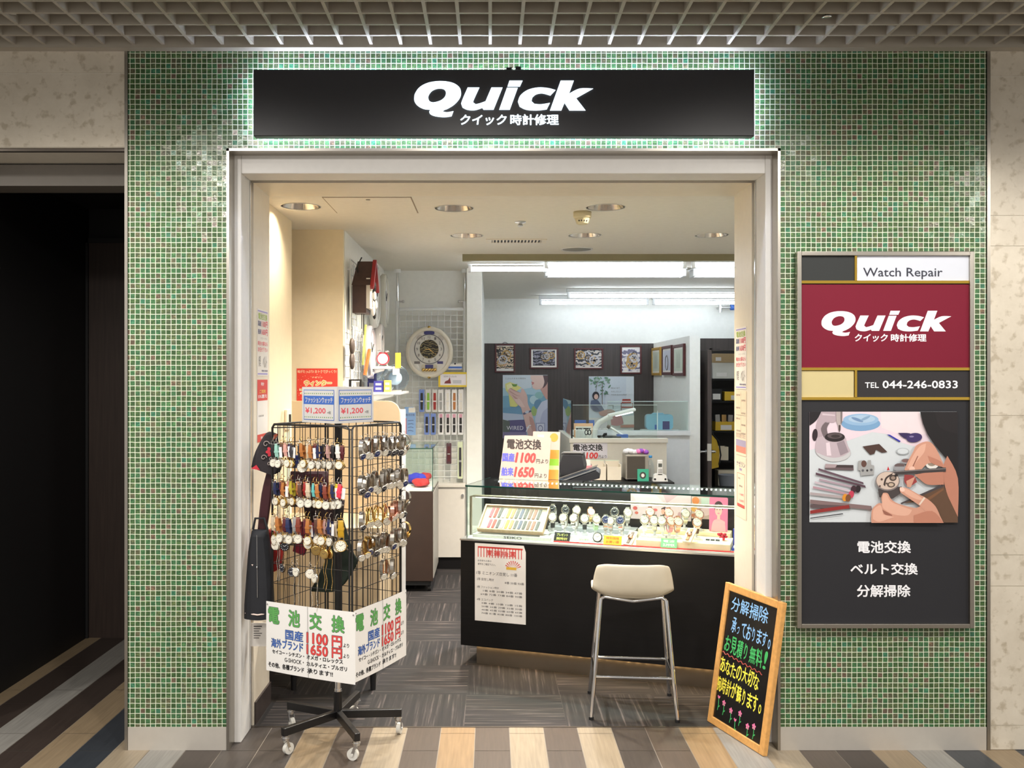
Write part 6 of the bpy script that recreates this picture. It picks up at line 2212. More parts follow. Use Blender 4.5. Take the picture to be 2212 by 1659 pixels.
t = thing('scissors', 'black handled scissors standing between glass dome and lamp', 'scissors', at(1270, 8.56, 1.0105))
for sx in (-1, 1):
    MB().tube([(sx * .014 + .014 * math.cos(i * .6), 0, .13 + .022 * math.sin(i * .6)) for i in range(11)], .005, 6, 0, True).build('handle', BLACKM, t)
    MB().beam((sx * .014, 0, .11), (-sx * .01, 0, .0), .012, .003).build('blade', SST, t)
t = thing('clip_file', 'peach and blue files with bulldog clip leaning behind the glass dome', 'file', at(1262, 8.95, 1.0105))
MB().box(-.09, .02, 0, .10, .03, .225).build('file_board', BLUE, t)
MB().box(-.10, 0, 0, .085, .012, .195).build('file_board', mat('peach_file', (240, 190, 150), .6), t)
sh_ = MB().box(-.085, -.008, .02, .07, -.001, .165).build('sheet', PAPER, t)
MB().box(-.08, -.0095, .135, .06, -.0085, .15).build('print_bar', TXTK, sh_)
MB().box(.02, .0, .19, .045, .035, .235).build('clip', BLACKM, t)
t = thing('water_tank', 'translucent blue water tank on the white ledge behind the glazing', 'tank', at(1423, 9.4, 1.121))
MB().box(XX(1370, 9.25), -.0, -.015, XX(1480, 9.25), .001, -.01)
w_, h_ = 58 * 9.4 / F, 33 * 9.4 / F
BLW = mat('blue_translucent', (136, 186, 214), .2)
MB().prism(rrect(-w_ / 2, 0, w_ / 2, h_, .035), -.05, .05).xform(Matrix.Rotation(R(90), 4, 'X')).build('tank_body', BLW, t)
MB().tube([(-.07, 0, h_ - .004), (-.06, 0, h_ + .006), (.04, 0, h_ + .006), (.05, 0, h_ - .004)], .008, 8).build('handle', BLW, t)
MB().box(-.05, -.054, .002, -.02, -.05, .05).build('sticker', BLUE, t)
MB().box(.03, -.053, .004, .10, -.05, .085).build('sticker', mat('navy_print', (70, 66, 120), .5, 0, 0), t)
o = MB().box(-.2, -.06, -.13, .2, .06, -.0005)
t2 = MB().box(XX(1385, 9.4), -.08, 0, XX(1465, 9.4), .08, 1.1205).build('tank_stand', mat('white_laminate', (228, 230, 232), .35), M=T(0, 9.4 - CAMD, 0))
tag(t2, 'white cupboard behind the low wall carrying the blue water tank', 'cupboard')

# store room shelf ------------------------------------------------------
ds = 10.2
t = thing('store_shelf', 'dark shelf unit with four boards seen through the open store door', 'shelf', T(2.12, ds - CAMD, 0))
zs_ = [ZZ(818, ds), ZZ(866, ds), ZZ(931, ds), ZZ(995, ds)]
for z in zs_:
    MB().box(0, 0, z - .02, .86, .2, z).build('board', ESPR, t)
for x in (.0, .86):
    MB().box(x - .01, 0, 0, x + .01, .2, 2.0).build('upright', ESPR, t)
CART = mat('brown_carton', (184, 158, 118), .7)


def crate(nm, lab, x0, x1, z, h, d_, bm, label_r=None, open_=False):
    t = thing(nm, lab, 'box', T(x0, d_ - CAMD, z + .0005), 'boxes in the store room')
    w_ = x1 - x0
    if open_:
        m = MB().box(0, 0, 0, w_, .004, h).box(0, .15, 0, w_, .154, h).box(0, .004, 0, .004, .15, h).box(w_ - .004, .004, 0, w_, .15, h).box(0, 0, 0, w_, .15, .004)
        m.build('bin_body', bm, t)
    else:
        MB().box(0, 0, 0, w_, .16, h).build('carton', bm, t, bevel=.003)
    if label_r:
        a, b, c, e_ = label_r
        l_ = MB().box(a * w_, -.002, b * h, c * w_, -.0005, e_ * h).build('label', PAPER, t)
        l_['label'] = 'white paper label'
    return t


xl, xr = XX(1538, ds), XX(1620, ds)
crate('carton', 'white carton with grey label on the top store shelf', xl + .01, xr, zs_[0], .175, ds + .01, mat('white_carton', (216, 214, 204), .7), (.1, .14, .38, .38))
crate('carton', 'brown carton on top of the white carton in store', xl + .02, xr - .02, zs_[0] + .176, .10, ds + .01, CART, (.06, .2, .22, .6))
crate('shoe_box', 'black box with white label on the second store shelf', xl, XX(1560, ds), zs_[1], .13, ds + .01, BLACKM, (.1, .12, .85, .6))
YB = mat('yellow_bin', (226, 184, 40), .4)
crate('yellow_bin', 'yellow bin beside the black box on the second store shelf', XX(1566, ds), xr, zs_[1], .10, ds + .01, YB, (.25, .1, .6, .6), True)
crate('yellow_bin', 'yellow bin of papers on the third store shelf', XX(1546, ds), xr - .02, zs_[2], .10, ds + .01, YB, (.16, .1, .5, .65), True)
for i in range(4):
    o = MB().box(0, 0, 0, .05, .03, .16).build('paper_packet', mat('tan_packet' if i % 2 else 'grey_packet', (190, 150, 90) if i % 2 else (170, 166, 160), .7), M=T(XX(1549, ds) + i * .065, ds + .05 - CAMD, zs_[2] + .017) @ Matrix.Rotation(R(3 * (i - 1)), 4, 'Y'))
    tag(o, '%s paper packet standing in the lower yellow bin, %s from its left' % ('tan' if i % 2 else 'grey', ORD[i]), 'packet', 'packets in the yellow bin')
crate('cream_bin', 'cream paper bin on the lowest store shelf', XX(1552, ds), XX(1574, ds), zs_[3], .15, ds + .01, mat('cream_card', (240, 226, 200), .6), None, True)
crate('storage_case', 'wide cream storage case under the lowest store shelf', XX(1552, ds), xr, zs_[3] - .33, .22, ds + .01, mat('cream_card', (240, 226, 200), .6))
MB()
t = thing('low_stand', 'dark low stand holding the cream storage case in store', 'stand', T(XX(1546, ds), ds - CAMD, 0))
MB().box(0, 0, 0, .42, .18, zs_[3] - .3305).build('stand_body', BLACKM, t)
t = thing('yellow_bag', 'yellow satchel with black strap hanging behind the open store door', 'bag', T(XX(1541, 10.0), 10.0 - CAMD, .66))
MB().prism([(-.04, 0), (.05, .02), (.06, .2), (.02, .34), (-.04, .38)], -.03, .03).xform(Matrix.Rotation(R(90), 4, 'X')).build('bag_body', YB, t, bevel=.01)
MB().tube([(.0, .0, .37), (.0, .06, .41), (.0, .215, .389)], .006, 6).build('hanging_loop', BLACKM, t)
MB().tube([(-.02, -.035, .38), (.05, -.04, .3), (.07, -.04, .15), (.05, -.04, .05)], .008, 6).build('strap', BLACKM, t)
t = thing('grey_tub', 'translucent grey tub on the store room floor', 'tub', T(XX(1572, 9.95), 9.95 - CAMD, .42))
MB().lathe([(.08, 0), (.1, .18), (.104, .185), (.096, .18), (.076, .006), (0, .006)], 20).build('tub_body', mat('grey_plastic', (160, 166, 176), .3), t)
t = thing('tub_stool', 'dark low stool under the grey tub in store', 'stool', T(XX(1572, 9.95), 9.95 - CAMD, 0))
MB().box(-.12, -.1, .39, .12, .1, .4195).build('top', BLACKM, t)
for sx in (-1, 1):
    for sy in (-1, 1):
        MB().box(sx * .1 - .012, sy * .08 - .012, 0, sx * .1 + .012, sy * .08 + .012, .39).build('leg', BLACKM, t)
# ---------------------------------------------------------------- left side: clock wall
DG = 8.12
WW = mat('white_wire', (226, 228, 228), .35)
gx0, gx1, gz0, gz1 = XX(863, DG), XX(1001, DG), ZZ(1035, DG), ZZ(668, DG)
t = thing('grid_stand', 'white wire grid on two tension poles carrying clock and strap packs', 'display grid', T(0, DG - CAMD, 0))
for px in (858, 1004):
    x = XX(px, DG)
    MB().cyl((x, .02, .0), (x, .02, ZZ(650, DG)), .017, n=16).build('pole', WW, t)
    MB().cyl((x, .02, ZZ(650, DG)), (x, .02, ZC - .03), .012, n=16).build('upper_pole', CHROME, t)
    MB().cyl((x, .02, ZC - .03), (x, .02, ZC - .0005), .03, n=16).build('foot_pad', WP, t)
    s = 1 if px < 900 else -1
    MB().cyl((x, .02, ZZ(651, DG)), (x + s * .045, .02, ZZ(651, DG)), .008).ball((x + s * .05, .02, ZZ(651, DG)), .013, 0, 10, 6).build('screw', SST, t)
m = MB()
m.tube([(gx0, 0, gz1), (gx1, 0, gz1)], .016, 8)
m.build('top_rail', WW, t)
m = MB()
n_ = 10
for i in range(n_ + 1):
    x = gx0 + (gx1 - gx0) * i / n_
    m.tube([(x, .005, gz0), (x, .005, gz1)], .0034, 5)
nz = int((gz1 - gz0) / .0525)
for i in range(nz + 1):
    z = gz1 - i * .0525
    m.tube([(gx0, 0, z), (gx1, 0, z)], .0034, 5)
m.build('wire_grid', WW, t)

# large wall clock
dcl = 8.04
cx, czk = XX(927, dcl), ZZ(761, dcl)
t = thing('wall_clock', 'large cream oval musical clock with open gold centre on the white grid', 'clock', frame((cx, dcl - CAMD, czk)))
ra, rb = 51.5 * dcl / F, 56 * dcl / F
m = MB()
prof = [(1.0, -.06), (1.0, -.02), (.97, .0), (.90, .008), (.83, .0), (.83, -.01)]
n_ = 48
vs, fs = [], []
for f_, z_ in prof:
    vs += [(ra * f_ * math.cos(2 * math.pi * i / n_), rb * f_ * math.sin(2 * math.pi * i / n_), z_) for i in range(n_)]
for k_ in range(len(prof) - 1):
    fs += [(k_ * n_ + i, k_ * n_ + (i + 1) % n_, (k_ + 1) * n_ + (i + 1) % n_, (k_ + 1) * n_ + i) for i in range(n_)]
m.add(vs, fs, 0, True)
m.build('rim', mat('pearl_cream', (222, 214, 198), .25), t)
MB().prism(ell(0, 0, ra * .84, rb * .84, 48), -.05, -.01).build('face', mat('clock_face', (218, 214, 208), .35), t)
cyf = .028
MB().tube([(.127 * math.cos(a), cyf + .127 * math.sin(a), -.006) for a in [i * math.pi / 24 for i in range(48)]], .003, 6, 0, True).build('dial_ring', mat('clock_grey', (86, 88, 96), .4), t)
MB().prism(ell(0, cyf, .082, .082, 36), -.009, -.006).build('movement', gears('clock_movement', 7, C(26, 24, 22), C(60, 54, 44), C(206, 186, 130), 14), t)
for i in range(12):
    a = math.pi / 2 - (i + 1) * math.pi / 6
    x, y = .105 * math.cos(a), cyf + .105 * math.sin(a)
    q_ = .008 if i < 9 else .012
    MB().text(str(i + 1), x - q_, y - .012, x + q_, y + .012, -.005, 0, .02).build('numeral', GREY, t)
m = MB()
for a, l in ((R(-40), .08), (R(190), .06)):
    dx, dy = math.cos(a), math.sin(a)
    m.poly([(-dy * .004, cyf + dx * .004), (dy * .004, cyf - dx * .004), (dx * l, cyf + dy * l)][::-1], -.003)
    m.poly([(-dy * .004, cyf + dx * .004), (dy * .004, cyf - dx * .004), (dx * l, cyf + dy * l)], -.0028)
m.build('hands', mat('gold_metal', (216, 180, 110), .22, 1), t)
MB().prism(rrect(-.045, .155, .045, .185, .01), -.01, -.004).build('badge', mat('indigo_badge', (58, 58, 116), .4), t)
pb_ = MB().prism(rrect(-.07, -.175, .07, -.105, .02), -.01, -.006).build('pendulum_window', mat('window_cream', (204, 196, 176), .4), t)
MB().box(-.035, -.138, -.006, .035, -.108, -.004).build('plaque', mat('indigo_badge', (58, 58, 116), .4), t)
m = MB()
for i in range(5):
    m.lathe([(0, -.004), (.013, -.004), (.015, 0), (.008, .004), (0, .005)], 14, 0, (-.05 + i * .025, -.152, -.002))
m.build('ornament', mat('gold_metal', (216, 180, 110), .22, 1), t)
for x, y in ((-.085, .13), (.1, .125)):
    MB().prism(ell(x, y, .028, .02, 16, 35 if x < 0 else -35), -.01, -.006).build('relief', mat('relief_silver', (190, 184, 176), .3, .5), t)
for x, nm in ((-.105, 'label'), (.095, 'label')):
    MB().box(x - .025, -.1, -.01, x + .025, -.078, -.0075).build('sticker', mat('grey_print', (120, 116, 116), .5, 0, 0) if x < 0 else mat('navy_print', (70, 66, 120), .5, 0, 0), t)
for y in (rb * .96, -rb * .96):
    MB().lathe([(0, 0), (.014, 0), (.014, .004), (0, .008)], 14, 0, (0, y, -.002)).build('rim_jewel', mat('gold_metal', (216, 180, 110), .22, 1), t)
MB().tube([(.0, rb * .98, -.03), (.0, rb + .03, -.03), (.0, rb + .04, -.05)], .004, 6).build('hook', SST, t)

p = Px(947, 836, 8.06, 0, 0)
t = thing('yellow_sign', 'yellow framed horizontal sign below right of the big clock', 'sign', p.M)
w_, h_ = p(1011, 804)
e = .016
MB().box(0, 0, -.012, e, h_, 0).box(w_ - e, 0, -.012, w_, h_, 0).box(e, 0, -.012, w_ - e, e, 0).box(e, h_ - e, -.012, w_ - e, h_, 0).build('frame', mat('sign_yellow', (224, 196, 50), .5), t)
MB().box(e, e, -.012, w_ - e, h_ - e, -.004).build('sheet', mat('lilac_white_paper', (226, 222, 230), .6), t)
m = MB()
m.text('SEIKO clock', .045, h_ - .044, .16, h_ - .03, -.0035, 0)
m.poly([(.05, .03), (.06, .05), (.085, .06), (.1, .085), (.11, .03)], -.0035, 1)
m.poly(rect(.125, .03, .2, .06), -.0035, 2)
m.build('print', [GREY, mat('dark_red_print', (120, 40, 46), .5, 0, 0), mat('pale_grey_print', (190, 190, 200), .5, 0, 0)], t)
p = Px(968, 798, 8.07, 0, 0)
t = thing('shelf_label', 'white label with blue band clipped beside the big clock', 'label', p.M)
w_, h_ = p(998, 786)
MB().box(0, 0, -.004, w_, h_, 0).build('card', PAPER, t)
MB().box(0, .008, 0, w_, .026, .001).build('band', BLUE, t)
MB().box(w_ * .45, h_ - .006, -.004, w_ * .55, h_ + .008, .004).build('clip', BLACKM, t)

# packs of watch straps on the grid
packs = []
for px, c, bk, kind in ((911, 'black', 'blue', 0), (925, 'green', 'clear', 1), (939, 'red', 'clear', 1), (952, 'grey', 'white', 2), (967, 'white', 'white', 2), (981.5, 'tan', 'white', 2), (995.5, 'white', 'white', 2)):
    packs.append((px, 841, 890, c, bk, 'upper'))
for px, c, bk in ((922, 'black', 'blue'), (936, 'black', 'blue'), (952.5, 'black', 'white'), (967.5, 'black', 'white'), (981, 'black', 'white'), (995, 'black', 'white')):
    packs.append((px, 893, 939, c, bk, 'middle'))
packs += [(969.6, 957, 1002, 'maroon', 'brown', 'lower'), (994, 954, 1034, 'charcoal', 'pale green', 'lower')]
BKM = {'blue': mat('pack_blue', (112, 138, 208), .4), 'clear': mat('pack_clear', (206, 206, 204), .2), 'white': mat('pack_white', (232, 232, 234), .4), 'brown': mat('pack_brown', (92, 62, 70), .4), 'pale green': mat('pack_pale_green', (214, 224, 190), .4)}
STRAPS['green'] = (130, 180, 60)
for i, (px, y0, y1, c, bk, row) in enumerate(packs):
    d_ = 8.09
    p = Px(px - 5.5, y1, d_, 0, 0)
    n_ = sum(1 for q_ in packs if q_[5] == row and q_[0] < px)
    t = thing('strap_pack', '%s watch strap on %s card, %s from left in %s row under big clock' % (c, bk, ORD[n_], row), 'strap pack', p.M, 'strap packs on the white grid')
    w_, h_ = p(px + 5.5, y0)
    MB().prism(rrect(0, 0, w_, h_, .008), -.003, 0).build('card', BKM[bk], t)
    sm_ = mat('strap_' + c, STRAPS[c], .5, 0, .08, 60)
    MB().prism([(w_ * .28, .02), (w_ * .72, .02), (w_ * .76, h_ * .45), (w_ * .72, h_ * .84), (w_ * .28, h_ * .84), (w_ * .24, h_ * .45)], .0, .005).build('strap', sm_, t)
    MB().box(w_ * .24, h_ * .45, .005, w_ * .76, h_ * .50, .007).build('buckle', SST, t)
    if row == 'middle' and bk == 'white':
        MB().box(w_ * .2, h_ * .8, .005, w_ * .8, h_ * .97, .007).build('header', mat('pack_header_pink', (206, 150, 170), .5), t)
    MB().tube([(w_ / 2, h_ - .008, .002), (w_ / 2, h_ + .012, -.002), (w_ / 2, h_ + .012, -.03)], .002, 5).build('hook', SST, t)
p = Px(874, 940, 8.07, 0, 0)
t = thing('blue_leaflet', 'pale blue information card hung on the left of white grid', 'card', p.M)
w_, h_ = p(898, 879)
MB().prism([(0, 0), (w_, 0), (w_, h_ * .8), (w_ * .8, h_), (0, h_)], -.003, 0).build('card', mat('sky_card', (140, 176, 226), .5), t)
m = MB()
m.poly(rect(0, .01, w_ * .16, h_ * .6), .0005, 0)
m.poly(rect(w_ * .36, h_ * .8, w_ * .95, h_ * .98), .0005, 1)
m.text('電池交換', w_ * .1, h_ * .68, w_ * .9, h_ * .76, .001, 2)
for i in range(4):
    m.tube([(w_ * .3, h_ * (.15 + .12 * i), .001), (w_ * (.5 + .08 * i), h_ * (.17 + .12 * i), .001), (w_ * .8, h_ * (.14 + .12 * i), .001)], .0018, 4, 2)
m.build('print', [RED, PAPER, NAVY], t)

# white cabinet and brown cabinet below
dq = 7.95
t = thing('white_cabinet', 'low white cabinet with dark plinth under the strap packs', 'cabinet', T(0, dq - CAMD, 0))
cxa, cxb = XX(880, dq), XX(1004, dq)
zc_ = ZZ(1047, dq)
MB().box(cxa, 0, .105, cxb, .155, zc_ - .02).build('body', mat('warm_white_laminate', (216, 210, 200), .45), t)
MB().box(cxa, .02, 0, cxb, .15, .105).build('plinth', ESPR, t)
MB().box(cxa, -.015, zc_ - .02, cxb + .005, .155, zc_).build('top', mat('warm_white_laminate', (216, 210, 200), .45), t)
MB().cyl((cxb - .02, 0, zc_ - .09), (cxb - .02, -.02, zc_ - .09), .012).build('lock', SST, t)
bx0, bx1, by0, by1 = -.93, -.444, 7.1 - CAMD, 7.84 - CAMD
t = thing('brown_showcase', 'brown stone look cabinet on casters with glass case top by left wall', 'cabinet', T(0, 0, 0))
LEA = mat('rust_brown_laminate', (50, 36, 29), .4, 0, .25, 9)
MB().box(bx0, by0, .085, bx1, by1, .775).build('body', LEA, t, bevel=.003)
MB().box(bx0 + .02, by0 + .02, .05, bx1 - .02, by1 - .02, .085).build('plinth', BLACKM, t)
m = MB().box(bx1, by0 + .05, .1, bx1 + .004, by1 - .05, .76)
m.build('door', mat('grey_door', (170, 164, 154), .4), t)
for y in (by0 + .06, by1 - .06):
    for x in (bx0 + .05, bx1 - .03):
        MB().cyl((x - .012, y, .026), (x + .012, y, .026), .026, n=18).build('caster', BLACKM, t)
for s_, nm in (((bx0, by0, bx1, by0 + .004), 'pane'), ((bx1 - .004, by0 + .004, bx1, by1), 'pane'), ((bx0, by1 - .004, bx1 - .004, by1), 'pane')):
    MB().box(s_[0], s_[1], .776, s_[2], s_[3], 1.10).build('pane', GLASS, t)
MB().box(bx0, by0, 1.10, bx1, by1, 1.106).build('top_pane', GLASS, t)
m = MB().box(bx0, by0 - .001, 1.099, bx1, by0 + .003, 1.107).box(bx1 - .003, by0, 1.099, bx1 + .001, by1, 1.107).box(bx1 - .004, by0 - .001, .776, bx1 + .001, by0 + .004, 1.10)
m.build('glass_edge', GE, t)
MB().box(bx0 + .005, by0 + .01, .7755, bx1 - .01, by1 - .01, .79).build('white_bed', PAPER, t)
for nm, lab, px, d_, c, s in (('red_cloth', 'folded red cloth inside the brown cabinet\'s glass case', 905, 7.3, (206, 40, 46), (.07, .10, .05)), ('blue_cloth', 'crumpled royal blue cloth behind the red one in glass case', 898, 7.5, (44, 50, 190), (.07, .08, .07)), ('red_pouch', 'small red pouch at the right in the brown cabinet\'s case', 922, 7.68, (196, 44, 50), (.045, .07, .055))):
    m = MB()
    rn = random.Random(px)
    for i in range(7):
        m.ball((rn.uniform(-.6, .6) * s[0], rn.uniform(-.6, .6) * s[1], s[2] * rn.uniform(.35, .6)), (s[0] * .7, s[1] * .7, s[2] * .5), 0, 12, 7)
    x_ = min(XX(px, d_), bx1 - .09)
    o = m.build(nm, mat(nm + '_fabric', c, .8, 0, .15, 50), M=T(x_, d_ - CAMD, .7905 + .008))
    tag(o, lab, 'cloth')

# side wall with wire grid, cuckoo clock and edge-on clocks
SX = -.945
t = thing('side_grid', 'white wire grid fixed to the left shelf wall behind the cuckoo clock', 'display grid', T(SX + .03, 0, 0))
ya, yb, za, zb_ = 1.93, 3.2, 1.62, 2.42
m = MB()
i = 0
while ya + i * .07 < yb:
    m.tube([(0, ya + i * .07, za), (0, ya + i * .07, zb_)], .0025, 5)
    i += 1
i = 0
while za + i * .07 < zb_ + .01:
    m.tube([(.003, ya, za + i * .07), (.003, yb, za + i * .07)], .0025, 5)
    i += 1
m.tube([(0, ya, za), (0, ya, zb_), (0, yb, zb_), (0, yb, za)], .005, 6, 0, True)
m.build('wire_grid', WW, t)
for y, z in ((2.0, 1.7), (3.1, 1.7), (2.0, 2.36), (3.1, 2.36)):
    MB().cyl((-.029, y, z), (0, y, z), .006, n=8).build('standoff', WW, t)

d_ = 6.2
yk = d_ - CAMD
zA, zB, zC_ = ZZ(570, d_), ZZ(614, d_), ZZ(678, d_)
x0, x1 = SX + .035, XX(812, 6.16)
t = thing('cuckoo_clock', 'brown house shaped cuckoo clock with red roof edge high on left wall', 'clock', T(0, yk, 0))
BRN = planky('cuckoo_brown', (66, 44, 38), .15, .5, 20, 20, 20)
hw = .13
MB().box(x0, -hw + .02, zC_, x1 - .055, hw - .02, zB).build('case', BRN, t)
for s in (-1, 1):
    m = MB().add([(x0 + .0, s * hw, zB - .01), (x1 - .02, s * hw, zB - .01), (x1 - .02, 0, zA), (x0 + .02, 0, zA), (x0, s * (hw + .015), zB - .02), (x1 - .02, s * (hw + .015), zB - .02), (x1 - .02, s * .004, zA + .016), (x0 + .02, s * .004, zA + .016)], [(0, 1, 2, 3), (4, 7, 6, 5), (0, 4, 5, 1), (1, 5, 6, 2), (3, 2, 6, 7), (0, 3, 7, 4)])
    m.build('roof', BRN, t)
    MB().beam((x1 - .012, s * (hw + .02), zB - .04), (x1 - .012, 0, zA + .02), .02, .024, 0, (1, 0, 0)).build('roof_edge', mat('roof_red', (150, 36, 40), .4), t)
MB().box(x1 - .055, -hw + .02, zC_ + .03, x1 - .03, hw - .02, zB + .03).build('front_board', mat('white_clock_front', (226, 222, 214), .5), t)
rn = random.Random(3)
for i in range(14):
    MB().ball((x1 - .03 + rn.uniform(0, .02), rn.uniform(-.1, .1), zC_ + rn.uniform(-.02, .2)), (.012, .02, .03), 0, 8, 6).build('carving', BLACKM if i % 2 else PAPER, t)
MB().tube([(x1 - .1, .0, zC_), (x1 - .1, .0, zC_ - .1)], .003, 5).tube([(x1 - .09, .03, zC_), (x1 - .09, .03, zC_ - .14)], .003, 5).build('chain', BLACKM, t)
MB().tube([(x0 + .03, -.05, zB + .03), (x0 + .03, -.09, zA - .02), (x0 + .06, -.1, zA + .03), (x0 + .02, -.1, zA - .05)], .004, 6).build('hanger', BLACKM, t)
for i, (nm, lab, px, py, d_, ry, rz, c) in enumerate((('round_clock', 'pale round wall clock seen edge on beside the cuckoo clock', 818, 640, 6.9, .16, .24, (206, 210, 208)), ('round_clock', 'white framed wall clock edge on, farthest along left wall', 831, 650, 7.5, .15, .22, (222, 222, 214)),
                                                      ('round_clock', 'silver rimmed large clock edge on below the cuckoo clock', 795, 760, 6.6, .17, .19, (214, 212, 222)), ('round_clock', 'small pale clock edge on behind silver rimmed clock', 806, 735, 7.2, .10, .13, (226, 222, 222)))):
    zc2 = ZZ(py, d_)
    t = thing(nm, lab, 'clock', T(SX + .05, d_ - CAMD, zc2), 'clocks seen edge on along the left wall')
    m = MB().lathe([(0, 0), (.9, 0), (1, .02), (.98, .05), (.86, .06), (.84, .045)], 36, 0, (0, 0, 0), 'x')
    m.v = [(x, y * ry, z * rz) for x, y, z in m.v]
    m.build('rim', mat('clock_rim_%d' % i, c, .2, .5 if i == 2 else 0), t)
    m = MB().lathe([(0, .046), (.85, .045)], 30, 0, (0, 0, 0), 'x')
    m.v = [(x, y * ry, z * rz) for x, y, z in m.v]
    m.build('face', mat('clock_face_side', (232, 232, 232), .4), t)
    MB().beam((.05, 0, 0), (.05, ry * .5, rz * .3), .004, .006).beam((.05, 0, 0), (.05, -ry * .2, rz * .35), .004, .006).build('hands', TXTK, t)
    MB().cyl((-.03, 0, rz * .6), (0, 0, rz * .6), .012).build('hanger', SST, t)
t = thing('leather_hanging', 'two dark brown oval leather pieces hanging on the left wall', 'wall hanging', T(SX + .05, 5.98 - CAMD, 0))
LTH = mat('dark_leather', (84, 72, 64), .6, 0, .2, 60)
for py, w_ in ((748, .03), (780, .03)):
    m = MB().ball((0, 0, ZZ(py, 5.98)), (.017, .06, .055), 0, 16, 10)
    m.build('leather_disc', LTH, t)
MB().tube([(0, 0, ZZ(732, 5.98)), (0, 0, ZZ(705, 5.98))], .002, 5).build('cord', BLACKM, t)
t = thing('watch_strip', 'green and orange strap strips hung below the silver rimmed clock', 'strap', T(SX + .06, 6.36 - CAMD, ZZ(795, 6.5)))
MB().beam((0.02, 0, -.05), (.05, .02, .13), .03, .012).build('band', mat('orange_band', (206, 116, 60), .5), t)
MB().beam((0.0, .05, .02), (.02, .05, .3), .03, .012).build('band', mat('green_band', (190, 200, 110), .5), t)
# white bracket shelf with goods
for nm, lab, py, d_, w_ in (('wall_shelf', 'upper white bracket shelf on the left wall beside big clock', 792, 6.9, .22), ('wall_shelf', 'lower white bracket shelf with boxed goods on the left wall', 846, 6.9, .30)):
    z = ZZ(py, d_)
    t = thing(nm, lab, 'shelf', T(SX, d_ - CAMD, z))
    MB().box(0, -.25, -.018, w_, .4, 0).build('board', WENAM, t, bevel=.003)
    for y in (-.2, .33):
        MB().prism([(0, 0), (w_ * .8, 0), (w_ * .8, -.012), (0, -.07)], 0, .012).xform(Matrix.Translation((0, y, -.018)) @ Matrix.Rotation(R(90), 4, 'X')).build('bracket', WENAM, t)
zl = ZZ(846, 6.9) + .0006
for nm, lab, dx, dy, s, c in (('blue_carton', 'tall indigo clock carton on the lower wall shelf', .03, -.03, (.06, .08, .16), (52, 56, 130)), ('blue_box', 'short indigo box on the lower wall shelf before glass ornament', .10, -.22, (.07, .07, .08), (60, 60, 150)), ('orange_box', 'small orange box leaning on the lower wall shelf', .175, -.23, (.05, .05, .085), (226, 176, 90)), ('grey_box', 'small grey box at wall end of lower wall shelf', .005, -.24, (.02, .05, .06), (140, 132, 120))):
    t = thing(nm, lab, 'box', T(SX + dx, 6.9 - CAMD + dy, zl))
    MB().box(0, 0, 0, *s).build('carton', mat(nm + '_print', c, .4), t, bevel=.002)
    MB().box(s[0] * .2, -.001, s[2] * .2, s[0] * .8, 0, s[2] * .4).box(s[0] * .2, -.001, s[2] * .6, s[0] * .8, 0, s[2] * .8).build('print_panel', mat('pale_grey_print', (190, 190, 200), .5, 0, 0), t)
t = thing('glass_clock', 'round clear glass clock at the front end of lower wall shelf', 'clock', T(SX + .24, 6.9 - CAMD - .05, zl))
MB().lathe([(0, -.012), (.09, -.012), (.1, 0), (.09, .012), (0, .014)], 30, 0, (0, 0, .1), 'y').build('body', glass('clock_crystal', (.86, .9, .95), .3), t)
MB().lathe([(0, -.0135), (.05, -.0135), (.05, -.0125)], 24, 0, (0, 0, .1), 'y').build('face', mat('pale_blue_face', (170, 200, 226), .3), t)
MB().box(-.05, -.03, 0, .05, .03, .012).build('foot', SST, t)
t = thing('glass_ornament', 'clear crystal ornament cluster standing behind boxes on lower shelf', 'ornament', T(SX + .12, 6.9 - CAMD + .17, zl))
m = MB()
for i in range(6):
    m.ball((.05 * math.cos(i), .05 * math.sin(i), .04 + .022 * i), .035, 0, 10, 7)
m.build('crystal', glass('clock_crystal', (.86, .9, .95), .3), t)
t = thing('hanging_tag', 'white and yellow tags hanging from end of the upper wall shelf', 'tag', T(SX + .225, 6.9 - CAMD - .1, ZZ(792, 6.9)))
MB().box(.0, 0, -.06, .05, .004, -.0).build('white_tag', PAPER, t)
MB().box(.02, -.006, -.01, .06, -.002, .10).build('yellow_tag', mat('yellow_card', (246, 204, 60), .5), t)
t = thing('alarm_clock', 'small red twin alarm clock on the upper wall shelf', 'clock', T(SX + .16, 6.9 - CAMD - .15, ZZ(792, 6.9) + .0005))
MB().cyl((0, -.02, .055), (0, .03, .055), .045, n=26).build('case', mat('alarm_red', (190, 40, 60), .3), t)
MB().lathe([(0, -.0215), (.037, -.021), (.038, -.019)], 22, 0, (0, 0, .055), 'y').build('face', DIALS['white'], t)
for sx in (-1, 1):
    MB().ball((sx * .028, .005, .105), (.018, .018, .013), 0, 12, 7).build('bell', SST, t)
    MB().cyl((sx * .025, .0, .02), (sx * .035, 0, 0), .006, n=8).build('foot', SST, t)

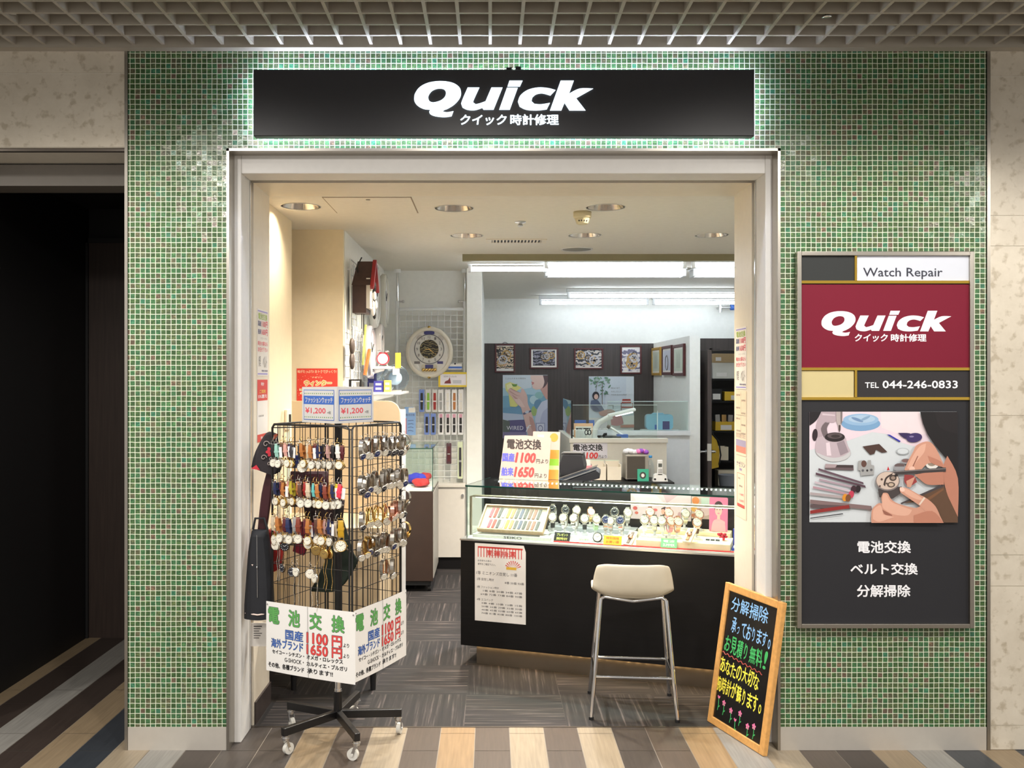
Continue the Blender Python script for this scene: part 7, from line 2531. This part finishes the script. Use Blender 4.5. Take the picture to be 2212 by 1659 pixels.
# cream display cabinet behind the rack -------------------------------------
dcb = 5.42
t = thing('cream_cabinet', 'cream display cabinet with rounded back panel behind the watch rack', 'cabinet', T(0, 0, 0))
CRM = mat('cream_laminate', (200, 178, 144), .45)
xa, xb = -1.16, XX(864, dcb)
ztop = ZZ(866, dcb)
pts = [(xa, .34), (xb, .34), (xb, ztop - .07)] + [(xb - .07 + .07 * math.cos(R(a)), ztop - .07 + .07 * math.sin(R(a))) for a in range(15, 91, 15)] + [(xa, ztop)]
m = MB().prism(pts, -.02, .02)
m.xform(Matrix.Translation((0, dcb - CAMD, 0)) @ Matrix.Rotation(R(90), 4, 'X')).build('back_panel', CRM, t)
MB().box(xa, dcb - CAMD + .02, .34, xb + .03, dcb - CAMD + .035, ztop - .05).build('white_edge', WENAM, t)
yf = 4.86 - CAMD
MB().box(xa, yf, .34, xb - .05, dcb - CAMD - .02, .86).build('body', CRM, t, bevel=.003)
MB().box(xa, yf - .01, .30, xb - .05, dcb - CAMD, .34).build('apron', mat('white_laminate', (228, 230, 232), .35), t)
for x in (xa + .12, xb - .09):
    for y in (yf + .03, dcb - CAMD - .03):
        MB().cyl((x, y, 0), (x, y, .30), .014, .024, n=12).build('leg', BLACKM, t)
# red poster on the column
p = Px(641, 885, 5.95, 0, 0)
t = thing('red_poster', 'square red poster with golden white lettering on the cream column', 'poster', p.M)
w_, h_ = p(729, 796)
MB().box(0, 0, 0, w_, h_, .001).build('sheet', mat('poster_red', (222, 64, 50), .5), t)
m = MB()
m.text('味がたっぷり! おトクでびっくり!', *p.R4(643, 799, 727, 806), .0015, 1, .01)
m.text('ナゼリン', *p.R4(674, 813, 697, 817), .0015, 1, .02)
m.text('ウィンター', *p.R4(656, 820, 718, 835), .0015, 1, .14)
m.text('ウィンター', *p.R4(658, 821.5, 716, 833.5), .0022, 0, .03)
m.text('プレゼント', *p.R4(646, 838, 724, 852), .0015, 1, .14)
m.text('プレゼント', *p.R4(649, 839.5, 721, 850.5), .0022, 0, .03)
rn = random.Random(9)
for i in range(60):
    x, y = rn.uniform(.004, w_ - .004), rn.uniform(.004, h_ - .02)
    m.poly(ell(x, y, .0016, .0016, 6), .0012, 1)
m.build('lettering', [mat('poster_gold', (206, 160, 60), .5, 0, 0), mat('poster_cream', (244, 226, 190), .5, 0, 0)], t)
for px, lab in ((620, 'cream switch plate with dark key on left wall above the rack'), ):
    dd_ = 5.5
    t = thing('switch_box', lab, 'switch', T(-1.211, dd_ - CAMD, ZZ(906, dd_)))
    MB().box(0, -.06, -.06, .012, .06, .06).build('plate', CREAM, t, bevel=.003)
    MB().box(.012, -.0, -.03, .02, .03, .03).build('key', BLACKM, t)
t = thing('handle_frame', 'small black open frame handle box behind the price cube', 'carrier', T(XX(768, 6.0), 6.0 - CAMD, ZZ(846, 6.0)))
for sx in (-1, 1):
    MB().box(sx * .035 - .006, -.02, -.05, sx * .035 + .006, .02, .07).build('upright', BLACKM, t)
MB().box(-.041, -.02, .07, .041, .02, .08).build('grip', BLACKM, t)
MB().box(-.05, -.03, -.08, .05, .03, -.05).build('base', CREAM, t)
t = thing('carrier_post', 'cream pedestal under the black handle box behind the price cube', 'stand', T(XX(768, 6.0), 6.0 - CAMD, 0))
MB().box(-.045, -.028, 0, .045, .028, ZZ(846, 6.0) - .0805).build('post', CREAM, t)
